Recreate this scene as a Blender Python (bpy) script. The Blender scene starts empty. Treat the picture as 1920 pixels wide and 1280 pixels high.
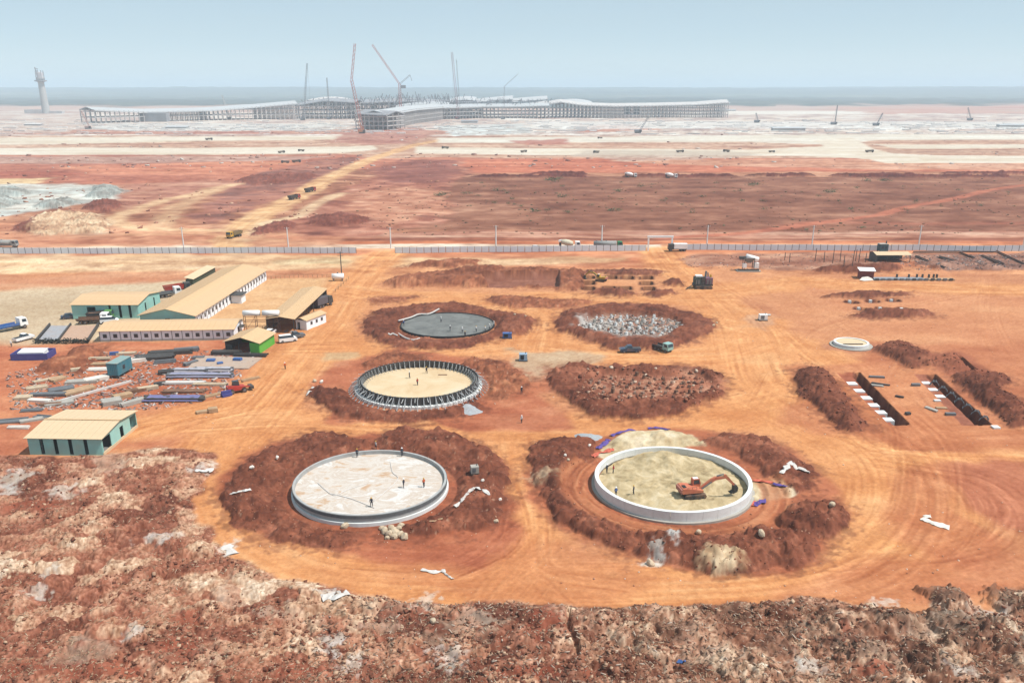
import bpy, bmesh, math, random
import numpy as np
from mathutils import Vector, Matrix
R = math.radians
PI = math.pi
rng = random.Random(7)
S = bpy.context.scene
# ---------------------------------------------------------------- camera, sky, sun, exposure
H = 62.0; PITCH = R(20.0); FPX = 1616.0; CYP = 751.0
cam_d = bpy.data.cameras.new('camera'); cam = bpy.data.objects.new('camera', cam_d)
S.collection.objects.link(cam); S.camera = cam
cam.location = (0, 0, H); cam.rotation_euler = (R(90) - PITCH, 0, 0)
cam_d.sensor_width = 36; cam_d.lens = FPX / 1920 * 36
cam_d.shift_y = (CYP - 640) / 1920
cam_d.clip_start = 1; cam_d.clip_end = 200000
SUN_EL = R(60); SUN_AZ = R(-14)            # direction to the sun: from +X turned towards +Y
w = bpy.data.worlds.new('World'); S.world = w; w.use_nodes = True
nt = w.node_tree
sky = nt.nodes.new('ShaderNodeTexSky'); sky.sky_type = 'NISHITA'; sky.sun_disc = False
sky.sun_elevation = SUN_EL; sky.sun_rotation = R(90) - SUN_AZ
sky.air_density = 0.7; sky.dust_density = 0.1; sky.ozone_density = 3.5
bg = nt.nodes['Background']; bg.inputs[1].default_value = 0.10
# a thin even veil of high cloud over the clear sky
wtc = nt.nodes.new('ShaderNodeTexCoord'); wmp = nt.nodes.new('ShaderNodeMapping'); wmp.inputs['Scale'].default_value = (1, 1, 7)
wn = nt.nodes.new('ShaderNodeTexNoise'); wn.inputs['Scale'].default_value = 2.2; wn.inputs['Detail'].default_value = 7; wn.inputs['Roughness'].default_value = .6
nt.links.new(wtc.outputs['Generated'], wmp.inputs['Vector']); nt.links.new(wmp.outputs[0], wn.inputs['Vector'])
wr = nt.nodes.new('ShaderNodeMapRange'); wr.inputs[1].default_value = .35; wr.inputs[2].default_value = .75; wr.inputs[3].default_value = .66; wr.inputs[4].default_value = .84
nt.links.new(wn.outputs[0], wr.inputs[0])
wm = nt.nodes.new('ShaderNodeMix'); wm.data_type = 'RGBA'; wm.inputs[7].default_value = (4.45, 5.7, 6.2, 1)
nt.links.new(wr.outputs[0], wm.inputs[0]); nt.links.new(sky.outputs[0], wm.inputs[6])
nt.links.new(wm.outputs[2], bg.inputs[0])
sd = bpy.data.lights.new('sun', 'SUN'); sun = bpy.data.objects.new('sun', sd); S.collection.objects.link(sun)
sd.energy = 4.8; sd.angle = R(0.6); sd.color = (1.0, 0.95, 0.88)
sdir = Vector((math.cos(SUN_EL) * math.cos(SUN_AZ), math.cos(SUN_EL) * math.sin(SUN_AZ), math.sin(SUN_EL)))
sun.rotation_euler = sdir.to_track_quat('Z', 'Y').to_euler(); sun.location = (300, 100, 400)
S.view_settings.view_transform = 'Standard'; S.view_settings.look = 'None'
S.view_settings.gamma = 1; S.view_settings.use_curve_mapping = False
S.view_settings.exposure = 0.3
S.cycles.max_bounces = 4; S.cycles.diffuse_bounces = 3; S.cycles.volume_bounces = 1
S.cycles.transparent_max_bounces = 8; S.cycles.use_denoising = True
# ---------------------------------------------------------------- from a spot in the view to the place on the ground
cp_, sp_ = math.cos(PITCH), math.sin(PITCH)
def P(px, py, z=0.0):
    u = (px - 960) / FPX; v = (CYP - py) / FPX
    dy = cp_ + v * sp_; dz = -sp_ + v * cp_
    t = (z - H) / dz
    return (u * t, dy * t)
YH = CYP - FPX * math.tan(PITCH)
def PV(px, py, z=0.0):
    a = P(px, py, z); return Vector((a[0], a[1], z))
# ---------------------------------------------------------------- numpy noise
def vn(x, y, seed=0):
    xi = np.floor(x); yi = np.floor(y); fx = x - xi; fy = y - yi
    fx = fx * fx * (3 - 2 * fx); fy = fy * fy * (3 - 2 * fy)
    xi = xi.astype(np.int64); yi = yi.astype(np.int64)
    def h(a, b):
        k = (a * 374761393 + b * 668265263 + seed * 1442695041) & 0xffffffff
        k = ((k ^ (k >> 13)) * 1274126177) & 0xffffffff
        k = k ^ (k >> 16)
        return (k & 0xffff) / 65535.0
    return (h(xi, yi) * (1 - fx) + h(xi + 1, yi) * fx) * (1 - fy) + (h(xi, yi + 1) * (1 - fx) + h(xi + 1, yi + 1) * fx) * fy
def fbm(x, y, sc, oct=4, seed=0, ax=1.0, gain=0.55):
    s = 0; a = 1; t = 0; f = 1.0 / sc
    c, sn = 0.8, 0.6
    X = x / ax; Y = y
    for i in range(oct):
        if ax == 1.0:
            s = s + a * vn((X * c - Y * sn) * f + i * 17.3, (X * sn + Y * c) * f - i * 9.1, seed + i * 7)
        else:
            s = s + a * vn(X * f + i * 17.3, Y * f - i * 9.1, seed + i * 7)
        t += a; a *= gain; f *= 2.03
    s = s / t
    return np.clip((s - 0.5) * 1.75 + 0.5, 0, 1)
def billow(x, y, sc, oct=3, seed=0):
    s = 0; a = 1; t = 0; f = 1.0 / sc
    for i in range(oct):
        n = vn((x * .8 - y * .6) * f, (x * .6 + y * .8) * f, seed + i * 5)
        s = s + a * (1 - np.abs(2 * n - 1)); t += a; a *= .5; f *= 2.1
    return s / t
def worley(x, y, sc, seed=0, jit=.85, ax=1.0):
    """distance to the nearest of scattered centres (in cells), and two random numbers of that centre"""
    X = x / (sc * ax); Y = y / sc; xi = np.floor(X); yi = np.floor(Y); best = np.full(X.shape, 9.0); r1 = np.zeros(X.shape); r2 = np.zeros(X.shape)
    def h(a, b, k):
        q = (a.astype(np.int64) * 374761393 + b.astype(np.int64) * 668265263 + (seed * 7 + k) * 974634777) & 0xffffffff
        q = ((q ^ (q >> 13)) * 1274126177) & 0xffffffff; q = q ^ (q >> 16); return (q & 0xffff) / 65535.0
    for i in (-1, 0, 1):
        for j in (-1, 0, 1):
            a = xi + i; b = yi + j; d = np.hypot(X - a - .5 - (h(a, b, 1) - .5) * jit, Y - b - .5 - (h(a, b, 2) - .5) * jit); m = d < best
            best = np.where(m, d, best); r1 = np.where(m, h(a, b, 3), r1); r2 = np.where(m, h(a, b, 4), r2)
    return best, r1, r2
def sstep(a, b, x):
    t = np.clip((x - a) / (b - a + 1e-9), 0, 1); return t * t * (3 - 2 * t)
def wp(pts): return [P(*p) for p in pts]
def poly_sd(poly, x, y, pad=0.0):
    """inside-positive distance to a polygon; -1e3 outside of its padded bounding box"""
    p = np.array(poly); out = np.full(x.shape, -1e3)
    sel = (x > p[:, 0].min() - pad) & (x < p[:, 0].max() + pad) & (y > p[:, 1].min() - pad) & (y < p[:, 1].max() + pad)
    if not sel.any(): return out
    X = x[sel]; Y = y[sel]; d = np.full(X.shape, 1e9); ins = np.zeros(X.shape, bool)
    n = len(p)
    for i in range(n):
        ax_, ay = p[i]; bx, by = p[(i + 1) % n]
        ex, ey = bx - ax_, by - ay; L = ex * ex + ey * ey + 1e-9
        t = np.clip(((X - ax_) * ex + (Y - ay) * ey) / L, 0, 1)
        d = np.minimum(d, (X - ax_ - t * ex) ** 2 + (Y - ay - t * ey) ** 2)
        c = ((ay > Y) != (by > Y)) & (X < (bx - ax_) * (Y - ay) / ((by - ay) if abs(by - ay) > 1e-9 else 1e-9) + ax_)
        ins ^= c
    d = np.sqrt(d); out[sel] = np.where(ins, d, -d)
    return out
def line_d(pts, x, y, pad):
    """distance to a polyline, signed side offset and running length; 1e3 beyond pad"""
    p = np.array(pts); D = np.full(x.shape, 1e3); SS = np.zeros(x.shape); OFF = np.zeros(x.shape)
    acc = 0.0
    for i in range(len(p) - 1):
        ax_, ay = p[i]; bx, by = p[i + 1]; ex, ey = bx - ax_, by - ay; L = math.hypot(ex, ey)
        sel = (x > min(ax_, bx) - pad) & (x < max(ax_, bx) + pad) & (y > min(ay, by) - pad) & (y < max(ay, by) + pad)
        idx = np.nonzero(sel)
        if len(idx[0]):
            X = x[idx]; Y = y[idx]
            t = np.clip(((X - ax_) * ex + (Y - ay) * ey) / (L * L), 0, 1)
            dd = np.hypot(X - ax_ - t * ex, Y - ay - t * ey)
            b = dd < D[idx]; j = tuple(k[b] for k in idx)
            D[j] = dd[b]; SS[j] = acc + t[b] * L
            OFF[j] = (((X - ax_) * -ey + (Y - ay) * ex) / L)[b]
        acc += L
    return D, SS, OFF
def smooth_pts(pts, n=6):
    """Catmull-Rom through the points"""
    q = [pts[0]] + list(pts) + [pts[-1]]; out = []
    for i in range(1, len(q) - 2):
        for k in range(n):
            t = k / n
            o = []
            for c in range(2):
                p0, p1, p2, p3 = q[i - 1][c], q[i][c], q[i + 1][c], q[i + 2][c]
                o.append(0.5 * (2 * p1 + (p2 - p0) * t + (2 * p0 - 5 * p1 + 4 * p2 - p3) * t * t + (3 * p1 - p0 - 3 * p2 + p3) * t ** 3))
            out.append(tuple(o))
    out.append(tuple(pts[-1])); return out
# ---------------------------------------------------------------- materials
GAIN = 1.75
def lin(c):
    c = np.array(c, float) / 255.0
    return np.where(c <= 0.04045, c / 12.92, ((c + 0.055) / 1.055) ** 2.4)
def alb(c):                       # a colour as it looks in full daylight -> the surface's own base colour
    return np.clip(lin(c) / GAIN, 0.006, 0.8)
MATS = {}
def mat(name, col, rough=0.85, metal=0.0, var=0.12, nscale=1.5, bump=0.0, dirt=0.0, dirtcol=(0.36, 0.19, 0.10), spec=0.3):
    """a procedural surface: base colour broken by two noises, with optional red dust"""
    if name in MATS: return MATS[name]
    m = bpy.data.materials.new(name); m.use_nodes = True; t = m.node_tree
    b = t.nodes['Principled BSDF']; b.inputs['Roughness'].default_value = rough
    b.inputs['Metallic'].default_value = metal
    b.inputs['Specular IOR Level'].default_value = spec
    tc = t.nodes.new('ShaderNodeTexCoord')
    n = t.nodes.new('ShaderNodeTexNoise'); n.inputs['Scale'].default_value = nscale; n.inputs['Detail'].default_value = 5
    n.inputs['Roughness'].default_value = 0.65
    t.links.new(tc.outputs['Object'], n.inputs['Vector'])
    mr = t.nodes.new('ShaderNodeMapRange'); mr.inputs[1].default_value = 0.3; mr.inputs[2].default_value = 0.7
    mr.inputs[3].default_value = 1 - var; mr.inputs[4].default_value = 1 + var
    t.links.new(n.outputs[0], mr.inputs[0])
    mx = t.nodes.new('ShaderNodeVectorMath'); mx.operation = 'SCALE'
    mx.inputs[0].default_value = tuple(float(v) for v in col[:3])
    t.links.new(mr.outputs[0], mx.inputs['Scale'])
    out = mx.outputs[0]
    if dirt > 0:
        n2 = t.nodes.new('ShaderNodeTexNoise'); n2.inputs['Scale'].default_value = nscale * .45; n2.inputs['Detail'].default_value = 6
        t.links.new(tc.outputs['Object'], n2.inputs['Vector'])
        m2 = t.nodes.new('ShaderNodeMapRange'); m2.inputs[1].default_value = 0.42; m2.inputs[2].default_value = 0.72
        m2.inputs[3].default_value = 0; m2.inputs[4].default_value = dirt
        t.links.new(n2.outputs[0], m2.inputs[0])
        mm = t.nodes.new('ShaderNodeMix'); mm.data_type = 'RGBA'
        t.links.new(m2.outputs[0], mm.inputs[0]); t.links.new(out, mm.inputs[6]); mm.inputs[7].default_value = (*dirtcol, 1)
        out = mm.outputs[2]
    t.links.new(out, b.inputs['Base Color'])
    if bump > 0:
        bp = t.nodes.new('ShaderNodeBump'); bp.inputs['Strength'].default_value = bump; bp.inputs['Distance'].default_value = 0.1
        t.links.new(n.outputs[0], bp.inputs['Height']); t.links.new(bp.outputs[0], b.inputs['Normal'])
    MATS[name] = m; return m
def smat(name, rgb, **k): return mat(name, tuple(alb(rgb)), **k)
def tag(o, label=None, cat=None, group=None, kind=None):
    if label: o['label'] = label
    if cat: o['category'] = cat
    if group: o['group'] = group
    if kind: o['kind'] = kind
    return o
COL = S.collection
# ================================================================ TERRAIN
K_ = (FPX / cp_) * H / cp_
ys = np.concatenate([[2600, 2300, 2050, 1880, 1760, 1670, 1600, 1550, 1515], np.arange(1490, 476, -1.68), np.arange(475, 200, -1.25), np.arange(200, 168, -1.0), [167, 166, 165.4, 165, 164.6, 164.3]])
GP = K_ / (ys - YH)                                  # G' = distance + H tan p
us_in = np.linspace(-0.5700, 0.5700, 1040)
us = np.concatenate([-np.array([1.6, 1.2, .95, .82, .74, .69, .65, .62, .60, .585]), us_in, np.array([.585, .60, .62, .65, .69, .74, .82, .95, 1.2, 1.6])])
GG, UU = np.meshgrid(GP, us, indexing='ij')
X = UU * GG; Y = GG - H * math.tan(PITCH)
NR, NC = X.shape
near = Y < 420
Z = np.zeros_like(X); ZID = np.zeros(X.shape, np.int32); COLR = np.zeros(X.shape + (3,))
def ground_z(x, y):
    g = y + H * math.tan(PITCH); r = np.interp(g, GP, np.arange(NR)); c = np.interp(x / g, us, np.arange(NC))
    i = min(int(r), NR - 2); j = min(int(c), NC - 2); a = r - i; b = c - j
    return float(Z[i, j] * (1 - a) * (1 - b) + Z[i + 1, j] * a * (1 - b) + Z[i, j + 1] * (1 - a) * b + Z[i + 1, j + 1] * a * b)
def pal(n, cols, pos=None):
    C = np.array([alb(c) for c in cols]); k = np.linspace(0, 1, len(cols)) if pos is None else np.array(pos)
    return np.stack([np.interp(n, k, C[:, i]) for i in range(3)], -1)
def rows(y0, y1):                                    # row range lying between two ground distances
    r = np.nonzero((Y[:, 0] > y0) & (Y[:, 0] < y1))[0]
    return slice(r.min(), r.max() + 1) if len(r) else slice(0, 0)
def box_rows(poly, pad):
    p = np.array(poly); return rows(p[:, 1].min() - pad, p[:, 1].max() + pad)
def paint(sl, m, c):
    COLR[sl] = COLR[sl] * (1 - m[..., None]) + c * m[..., None]
def zone(pts, cols, edge=1.5, wob=2.0, wsc=8, nsc=6, oct=4, ax=1.0, seed=1, strength=1.0, zid=None, pos=None, zid_t=0.5):
    poly = wp(pts); pad = edge + wob + 2; sl = box_rows(poly, pad)
    x, y = X[sl], Y[sl]
    d = poly_sd(poly, x, y, pad)
    act = d > -500
    d = d + np.where(act, (fbm(x, y, wsc, 3, seed + 50) - .5) * 2 * wob, 0)
    m = sstep(-edge, edge, d) * strength
    n = fbm(x, y, nsc, oct, seed, ax)
    paint(sl, m, pal(n, cols, pos))
    if zid is not None: ZID[sl][m > zid_t * strength] = zid
    return sl, d, m
MAR = [(102, 60, 46), (128, 76, 58), (150, 92, 70), (182, 120, 94)]
MAR2 = [(122, 72, 54), (150, 92, 68), (176, 112, 82), (206, 144, 108)]
MOUNDS = []
def mound(pts, h, slope=0.75, rough=0.45, rsc=3.0, cols=MAR, seed=3, label='', cat='earth mound', group=None, cut=None, wob=1.2, name='earth_mound', peak=None, specks=0.0, base=0.0, zlift=0.0, fleck=(205, 170, 145)):
    poly = wp(pts); pad = 4; sl = box_rows(poly, pad); x, y = X[sl], Y[sl]
    d = poly_sd(poly, x, y, pad)
    d = np.where(d > -500, d + (fbm(x, y, 1.3, 2, seed + 8) - .5) * .9 * min(wob, 1) + (fbm(x, y, 5.0, 3, seed + 9) - .5) * 2 * wob, d)
    if cut is not None:
        cx, cy, r = cut; d = np.minimum(d, np.hypot(x - cx, y - cy) - r)
    dd = np.clip(d, 0, None)
    top = h * (0.55 + 0.9 * fbm(x, y, 9.0, 3, seed + 21))
    hh = top * (1 - np.exp(-dd * slope / (h * .8)))
    k = np.clip(dd / 1.2, 0, 1)
    wx_ = x + (fbm(x, y, 1.6, 2, seed + 31) - .5) * 1.6; wy_ = y + (fbm(x + 9, y, 1.6, 2, seed + 32) - .5) * 1.6
    q1, qa, qb = worley(wx_, wy_, max(rsc * .95, 1.8), seed + 33); q2, qc, qd = worley(wx_, wy_, .9, seed + 34)
    hh = hh + k * (np.clip(1 - (q1 / .65) ** 2, 0, 1) * (.3 + .7 * qa) - .35) * rough * 1.1 + k * (np.clip(1 - (q2 / .6) ** 2, 0, 1) * qc - .3) * rough * .35
    hh = hh + k * (billow(x, y, rsc, 3, seed) - .5) * rough * .5 + k * (fbm(x, y, 0.9, 2, seed + 5) - .5) * rough * .6
    Z[sl] = np.where(d > 0, np.maximum(Z[sl], base + hh), Z[sl])
    m = np.maximum(sstep(-0.5, 0.3, d), sstep(-2.6, .2, d + (fbm(x, y, 1.1, 3, seed + 51) - .5) * 5.0) * .55 * (d > -500))
    n = fbm(x, y, 2.2, 5, seed + 2); n2 = fbm(x, y, 12, 3, seed + 4)
    c = pal(np.clip(n * .6 + n2 * .4 + (qb - .5) * .25 - .02, 0, 1), cols)
    c = c * (1 + (fbm(x, y, .5, 3, seed + 41) - .5) * .5)[..., None]
    if specks > 0:
        s = vn(x / .35, y / .5, seed + 77); sm = sstep(1 - specks, 1 - specks * .4, s)[..., None] * .6
        c = c * (1 - sm) + alb(fleck) * sm
    paint(sl, m, c)
    if label:
        MOUNDS.append((name, label, cat, group)); ZID[sl][d > 0.0] = 99 + len(MOUNDS)
    return sl, d
# ---- the base colours, by distance
OR = [(212, 140, 98), (224, 156, 108), (232, 168, 118), (238, 180, 130)]
n1 = np.zeros_like(X)
slN = rows(-50, 480)
x, y = X[slN], Y[slN]
a = fbm(x, y, 26, 4, 11); b = fbm(x, y, 5, 4, 12, 3.0); c_ = fbm(x, y, 1.3, 3, 13, 2.0)
COLR[slN] = pal(np.clip(a * .55 + b * .3 + c_ * .15, 0, 1), [(202, 134, 98), (216, 150, 108), (228, 163, 118), (236, 176, 130)])
Z[slN] += (fbm(x, y, 30, 3, 14) - .5) * .5 + (fbm(x, y, 2.5, 3, 15) - .5) * .10
slF = rows(480, 1e9)
x, y = X[slF], Y[slF]
a = fbm(x, y, 60, 5, 21, 5.0); b = fbm(x, y, 14, 4, 22, 6.0)
b = fbm(x, y, 12, 4, 22, 2.2)
COLR[slF] = pal(np.clip(a * .6 + b * .4, 0, 1), [(170, 105, 90), (200, 130, 105), (218, 160, 130), (226, 190, 165)])
Z[slF] += (fbm(x, y, 60, 4, 25, 2.0) - .5) * 1.2
def band(y0, y1, cols, edge=2, wob=3, ax=8, nsc=20, seed=1, x0=-60, x1=1980, strength=1.0, zid=None):
    """a strip of ground that crosses the whole view between two heights of the picture"""
    return zone([(x0, y0), ((x0 + x1) / 2, y0), (x1, y0), (x1, y1), ((x0 + x1) / 2, y1), (x0, y1)], cols, edge, wob, 40, nsc, 4, ax, seed, strength, zid)
W0, W1 = -900, 2800
band(430, 500, [(204, 120, 84), (224, 150, 110), (236, 175, 135)], 3, 3, 10, 5, 31, W0, W1)
# farther bands
band(205, 256, [(176, 150, 145), (205, 180, 170), (232, 215, 200), (246, 240, 232)], 10, 14, 5, 9, 41, W0, W1)
band(192, 210, [(200, 160, 145), (215, 185, 170), (205, 180, 170)], 30, 40, 6, 40, 42, W0, W1)
band(255, 298, [(180, 132, 112), (205, 160, 135), (222, 185, 160), (190, 150, 130)], 8, 10, 8, 18, 43, W0, W1)
band(244, 252, [(178, 110, 95), (205, 150, 130), (222, 180, 155)], 8, 12, 8, 18, 143, W0, 840)
band(296, 322, [(188, 120, 98), (212, 140, 112), (222, 160, 132)], 6, 8, 8, 12, 44, W0, W1)
band(318, 460, [(148, 94, 72), (182, 122, 94), (206, 148, 116), (226, 174, 142)], 6, 6, 1.6, 12, 45, W0, W1)
# right hand brown field
zone([(720, 345), (900, 332), (1300, 331), (2400, 328), (2600, 440), (1600, 438), (1100, 440), (760, 430), (640, 400)],
     [(134, 84, 64), (152, 98, 76), (166, 112, 88), (188, 136, 110)], 6, 10, 30, 14, 5, 1.8, 46)
zone([(860, 300), (1300, 296), (1900, 300), (2600, 310), (2600, 322), (1900, 322), (1300, 322), (870, 326), (840, 312)], [(196, 112, 86), (210, 128, 98), (224, 150, 118)], 5, 6, 30, 12, 4, 8, 47)
zone([(1150, 300), (1500, 298), (2600, 300), (2600, 318), (1700, 318), (1300, 312)], [(196, 140, 112), (222, 168, 138), (232, 190, 164)], 5, 8, 30, 12, 4, 8, 147, .8)
# horizontal stripes on the near edge of the field
band(434, 446, [(170, 100, 80), (206, 150, 126), (232, 190, 166)], 3, 4, 14, 2.2, 48, 640, W1, .8)
band(446, 451, [(130, 74, 56), (160, 92, 70), (204, 130, 98)], 1, 1.5, 12, 3, 49, 300, W1, .85)
band(452, 459, [(206, 122, 82), (218, 136, 96), (228, 158, 122)], 1.5, 1, 12, 4, 50, W0, W1)
band(458, 465.5, [(228, 200, 175), (240, 220, 200), (236, 210, 185)], 1, .6, 12, 4, 51, W0, 1240)
band(456.5, 461.5, [(214, 140, 100), (226, 160, 120), (232, 178, 142)], 1, .6, 12, 4, 52, 1240, W1)
# left field behind the fence
zone([(-900, 288), (300, 290), (700, 290), (640, 310), (470, 340), (200, 345), (-900, 350)], [(178, 108, 88), (200, 126, 100), (216, 146, 118)], 6, 8, 30, 12, 4, 6, 53)
zone([(-900, 292), (620, 293), (560, 302), (200, 306), (-900, 308)], [(180, 138, 124), (198, 154, 138), (210, 170, 150)], 6, 8, 30, 16, 4, 8, 54)
zone([(100, 312), (560, 300), (560, 312), (430, 328), (200, 328)], [(204, 124, 96), (216, 140, 110), (226, 158, 124)], 5, 6, 30, 12, 4, 6, 55)
zone([(-900, 322), (120, 321), (170, 327), (60, 332), (-900, 334)], [(168, 92, 74), (190, 110, 86)], 3, 3, 20, 8, 3, 6, 56)
zone([(-900, 334), (60, 335), (110, 333), (60, 345), (-60, 350), (-900, 360)], [(232, 196, 150), (244, 214, 170)], 4, 4, 20, 10, 3, 4, 57)
zone([(240, 345), (420, 335), (470, 340), (400, 360), (240, 395), (150, 380)], [(176, 116, 98), (200, 140, 116), (216, 164, 138)], 5, 6, 20, 9, 4, 2, 58)
zone([(-60, 440), (-60, 420), (200, 415), (420, 430), (640, 445), (640, 462), (-60, 462)], [(204, 134, 102), (222, 158, 124), (232, 178, 142)], 4, 4, 20, 9, 4, 5, 59)
# gravel pit at the left
zone([(-700, 362), (40, 345), (140, 345), (205, 346), (235, 358), (200, 374), (120, 388), (40, 400), (-60, 412), (-700, 440)],
     [(176, 178, 172), (204, 204, 198), (226, 222, 212), (238, 234, 224)], 5, 5, 16, 22, 4, 3, 60)
# light bumps by the pit
zone([(30, 430), (70, 408), (130, 398), (190, 402), (215, 420), (190, 438), (90, 440)], [(196, 140, 112), (226, 190, 160), (240, 218, 188), (214, 166, 136)], 4, 5, 14, 7, 4, 1.5, 61)
# dug bank along the haul road
zone([(360, 410), (372, 385), (430, 345), (520, 318), (600, 300), (680, 292), (660, 310), (590, 345), (540, 370), (470, 395), (400, 425)],
     [(140, 94, 84), (166, 112, 98), (190, 128, 108), (204, 142, 116)], 4, 6, 16, 10, 5, 1.6, 62)
zone([(500, 430), (490, 415), (600, 388), (700, 320), (780, 300), (860, 300), (880, 330), (830, 345), (840, 410), (760, 430), (720, 445), (560, 447)],
     [(142, 86, 72), (172, 108, 88), (198, 134, 110), (216, 160, 136)], 4, 8, 16, 9, 5, 1.6, 63)
zone([(700, 318), (760, 300), (850, 300), (868, 320), (830, 342), (740, 345)], [(140, 84, 76), (158, 96, 84), (180, 116, 98)], 4, 8, 16, 9, 5, 1.6, 64, .8)
zone([(640, 370), (720, 350), (820, 352), (836, 400), (740, 420), (650, 405)], [(176, 112, 88), (210, 148, 118), (226, 174, 144)], 4, 10, 14, 6, 5, 1.5, 65, .8)
# cream tracks
def road(pts, wid, cols, edge=1.5, seed=5, strength=1.0, zid=None, wob=.8, ax=1.0, nsc=5):
    pts = smooth_pts(wp(pts), 5); pad = wid + edge + 2; sl = box_rows(pts, pad); x, y = X[sl], Y[sl]
    D, SS, OF = line_d(pts, x, y, pad)
    D = D + np.where(D < 900, (fbm(x, y, 7, 3, seed + 3) - .5) * 2 * wob, 0)
    m = (1 - sstep(wid - edge, wid + edge, D)) * strength
    n = np.clip(vn(OF / .9, SS / 30, seed) * .6 + fbm(x, y, nsc, 3, seed + 1) * .5 - .05, 0, 1)
    paint(sl, m, pal(n, cols))
    if zid is not None: ZID[sl][m > .5 * strength] = zid
    return sl, D
CRM = [(222, 168, 120), (234, 186, 138), (242, 202, 158)]
road([(425, 470), (440, 445), (470, 415), (540, 378), (590, 350), (650, 318), (720, 290), (780, 272), (830, 262)], 7.5, CRM, 3, 71, 1, 2, 2)
road([(640, 362), (600, 378), (560, 405), (500, 418), (465, 450)], 4, [(232, 190, 150), (242, 214, 178)], 3, 72, .9)
road([(440, 345), (380, 360), (320, 372), (250, 395), (215, 410), (240, 425), (300, 430), (420, 432)], 5, [(230, 186, 144), (242, 206, 166)], 4, 73, .9, None, 2)
road([(400, 352), (340, 385), (310, 410), (300, 425)], 6, [(216, 168, 130), (236, 200, 160)], 4, 74, .7, None, 2)
road([(250, 440), (400, 438), (520, 452)], 4, [(226, 168, 128), (236, 184, 146)], 3, 75, .8)
road([(1240, 446), (1400, 436), (1520, 420), (1640, 405), (1700, 388), (1790, 372), (1850, 358), (1960, 340)], 3.2, [(196, 116, 90), (212, 136, 106)], 1.5, 76, .9)
road([(1440, 430), (1540, 417), (1700, 420), (1960, 418)], 4, [(190, 114, 90), (204, 130, 104)], 4, 77, .5)
# the far roadworks: pale concrete taxiways
CONC = [(226, 208, 184), (238, 224, 204), (246, 236, 220)]
CONC2 = [(226, 212, 194), (238, 228, 212), (246, 240, 228)]
zone([(-900, 279), (400, 277), (640, 276), (700, 273), (705, 280), (640, 287), (300, 290), (-900, 291)], CONC, 3, 2, 40, 16, 3, 8, 81, 1, 3)
zone([(-900, 262), (200, 258), (600, 254), (690, 250), (640, 262), (400, 264), (100, 271), (-900, 275)], CONC, 3, 3, 40, 16, 3, 8, 82, 1, 3)
zone([(780, 276), (1000, 278), (1400, 281), (1540, 275), (1600, 272), (1620, 280), (1660, 287), (1760, 292), (2900, 300), (2900, 306), (1700, 306), (1660, 300), (1500, 292), (1000, 290), (780, 288)], CONC, 3, 2, 40, 16, 3, 8, 83, 1, 3)
zone([(820, 258), (1200, 256), (1540, 252), (2900, 250), (2900, 262), (1650, 262), (1610, 266), (1560, 272), (1400, 266), (820, 268)], CONC2, 4, 4, 40, 16, 3, 8, 84, 1, 3)
zone([(1520, 262), (1600, 258), (1640, 280), (1750, 305), (1660, 306), (1560, 280)], CONC, 3, 2, 30, 16, 3, 4, 85, 1, 3)
zone([(1640, 271), (2900, 268), (2900, 277), (1680, 279)], CONC, 3, 3, 30, 16, 3, 8, 86, 1, 3)
zone([(1100, 282), (1380, 283), (1430, 290), (1300, 300), (1180, 302), (1080, 292)], [(196, 176, 160), (214, 200, 186)], 4, 8, 20, 12, 3, 6, 87, .6)
zone([(960, 264), (1060, 260), (1070, 270), (980, 273)], [(190, 120, 104), (206, 140, 120)], 4, 8, 20, 12, 3, 6, 88, .9)
zone([(640, 245), (780, 238), (820, 250), (760, 270), (700, 272), (620, 268)], [(176, 112, 98), (196, 136, 118), (206, 160, 140)], 6, 8, 20, 12, 3, 3, 89, .9)
zone([(1080, 236), (1180, 233), (1240, 244), (1090, 248)], [(200, 136, 114), (216, 160, 138)], 6, 8, 20, 12, 3, 3, 90, .9)
zone([(820, 236), (980, 232), (1000, 250), (850, 256)], [(190, 190, 186), (214, 214, 210), (236, 234, 228)], 6, 8, 20, 12, 3, 3, 91, .9)
band(228, 242, [(226, 222, 214), (246, 244, 240)], 6, 16, 5, 10, 92, 1000, 2000, .7)
band(208, 214, [(240, 230, 216), (246, 240, 230)], 8, 10, 8, 20, 93, 1360, 1700, .9)
band(232, 246, [(206, 204, 198), (240, 238, 232)], 6, 18, 5, 10, 94, 180, 640, .7)
zone([(-700, 212), (160, 206), (170, 236), (100, 250), (-700, 256)], [(190, 150, 138), (214, 190, 176), (240, 232, 222)], 10, 20, 50, 12, 4, 5, 95, .8)
zone([(1540, 200), (2900, 190), (2900, 212), (1640, 214)], [(200, 140, 122), (216, 168, 150), (206, 180, 164)], 30, 60, 90, 40, 4, 5, 96, .9)
# woods out to the horizon
slW = rows(2400, 1e9); x, y = X[slW], Y[slW]
lim = 3000 + (fbm(x, y, 900, 4, 98) - .5) * 1500 + np.where(x > 900, 400, 0)
mW = sstep(-120, 120, y - lim)
fw = fbm(x, y, 1500, 5, 99, 4.0); fl = fbm(x, y, 260, 4, 100, 3.0)
cw = pal(np.clip(fw * .6 + fl * .4, 0, 1), [(60, 72, 72), (84, 96, 90), (120, 128, 114), (180, 170, 150)], [0, .45, .75, 1])
paint(slW, mW, cw); ZID[slW][mW > .5] = 4
Z[slW] += mW * (fbm(x, y, 120, 2, 101) - .3) * 10
Z[slW] += sstep(5500, 9500, y) * (34 + 26 * fbm(x, y, 2600, 5, 102) + 10 * sstep(2200, 5200, x) + 5 * fbm(x, y, 420, 3, 103))
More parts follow.
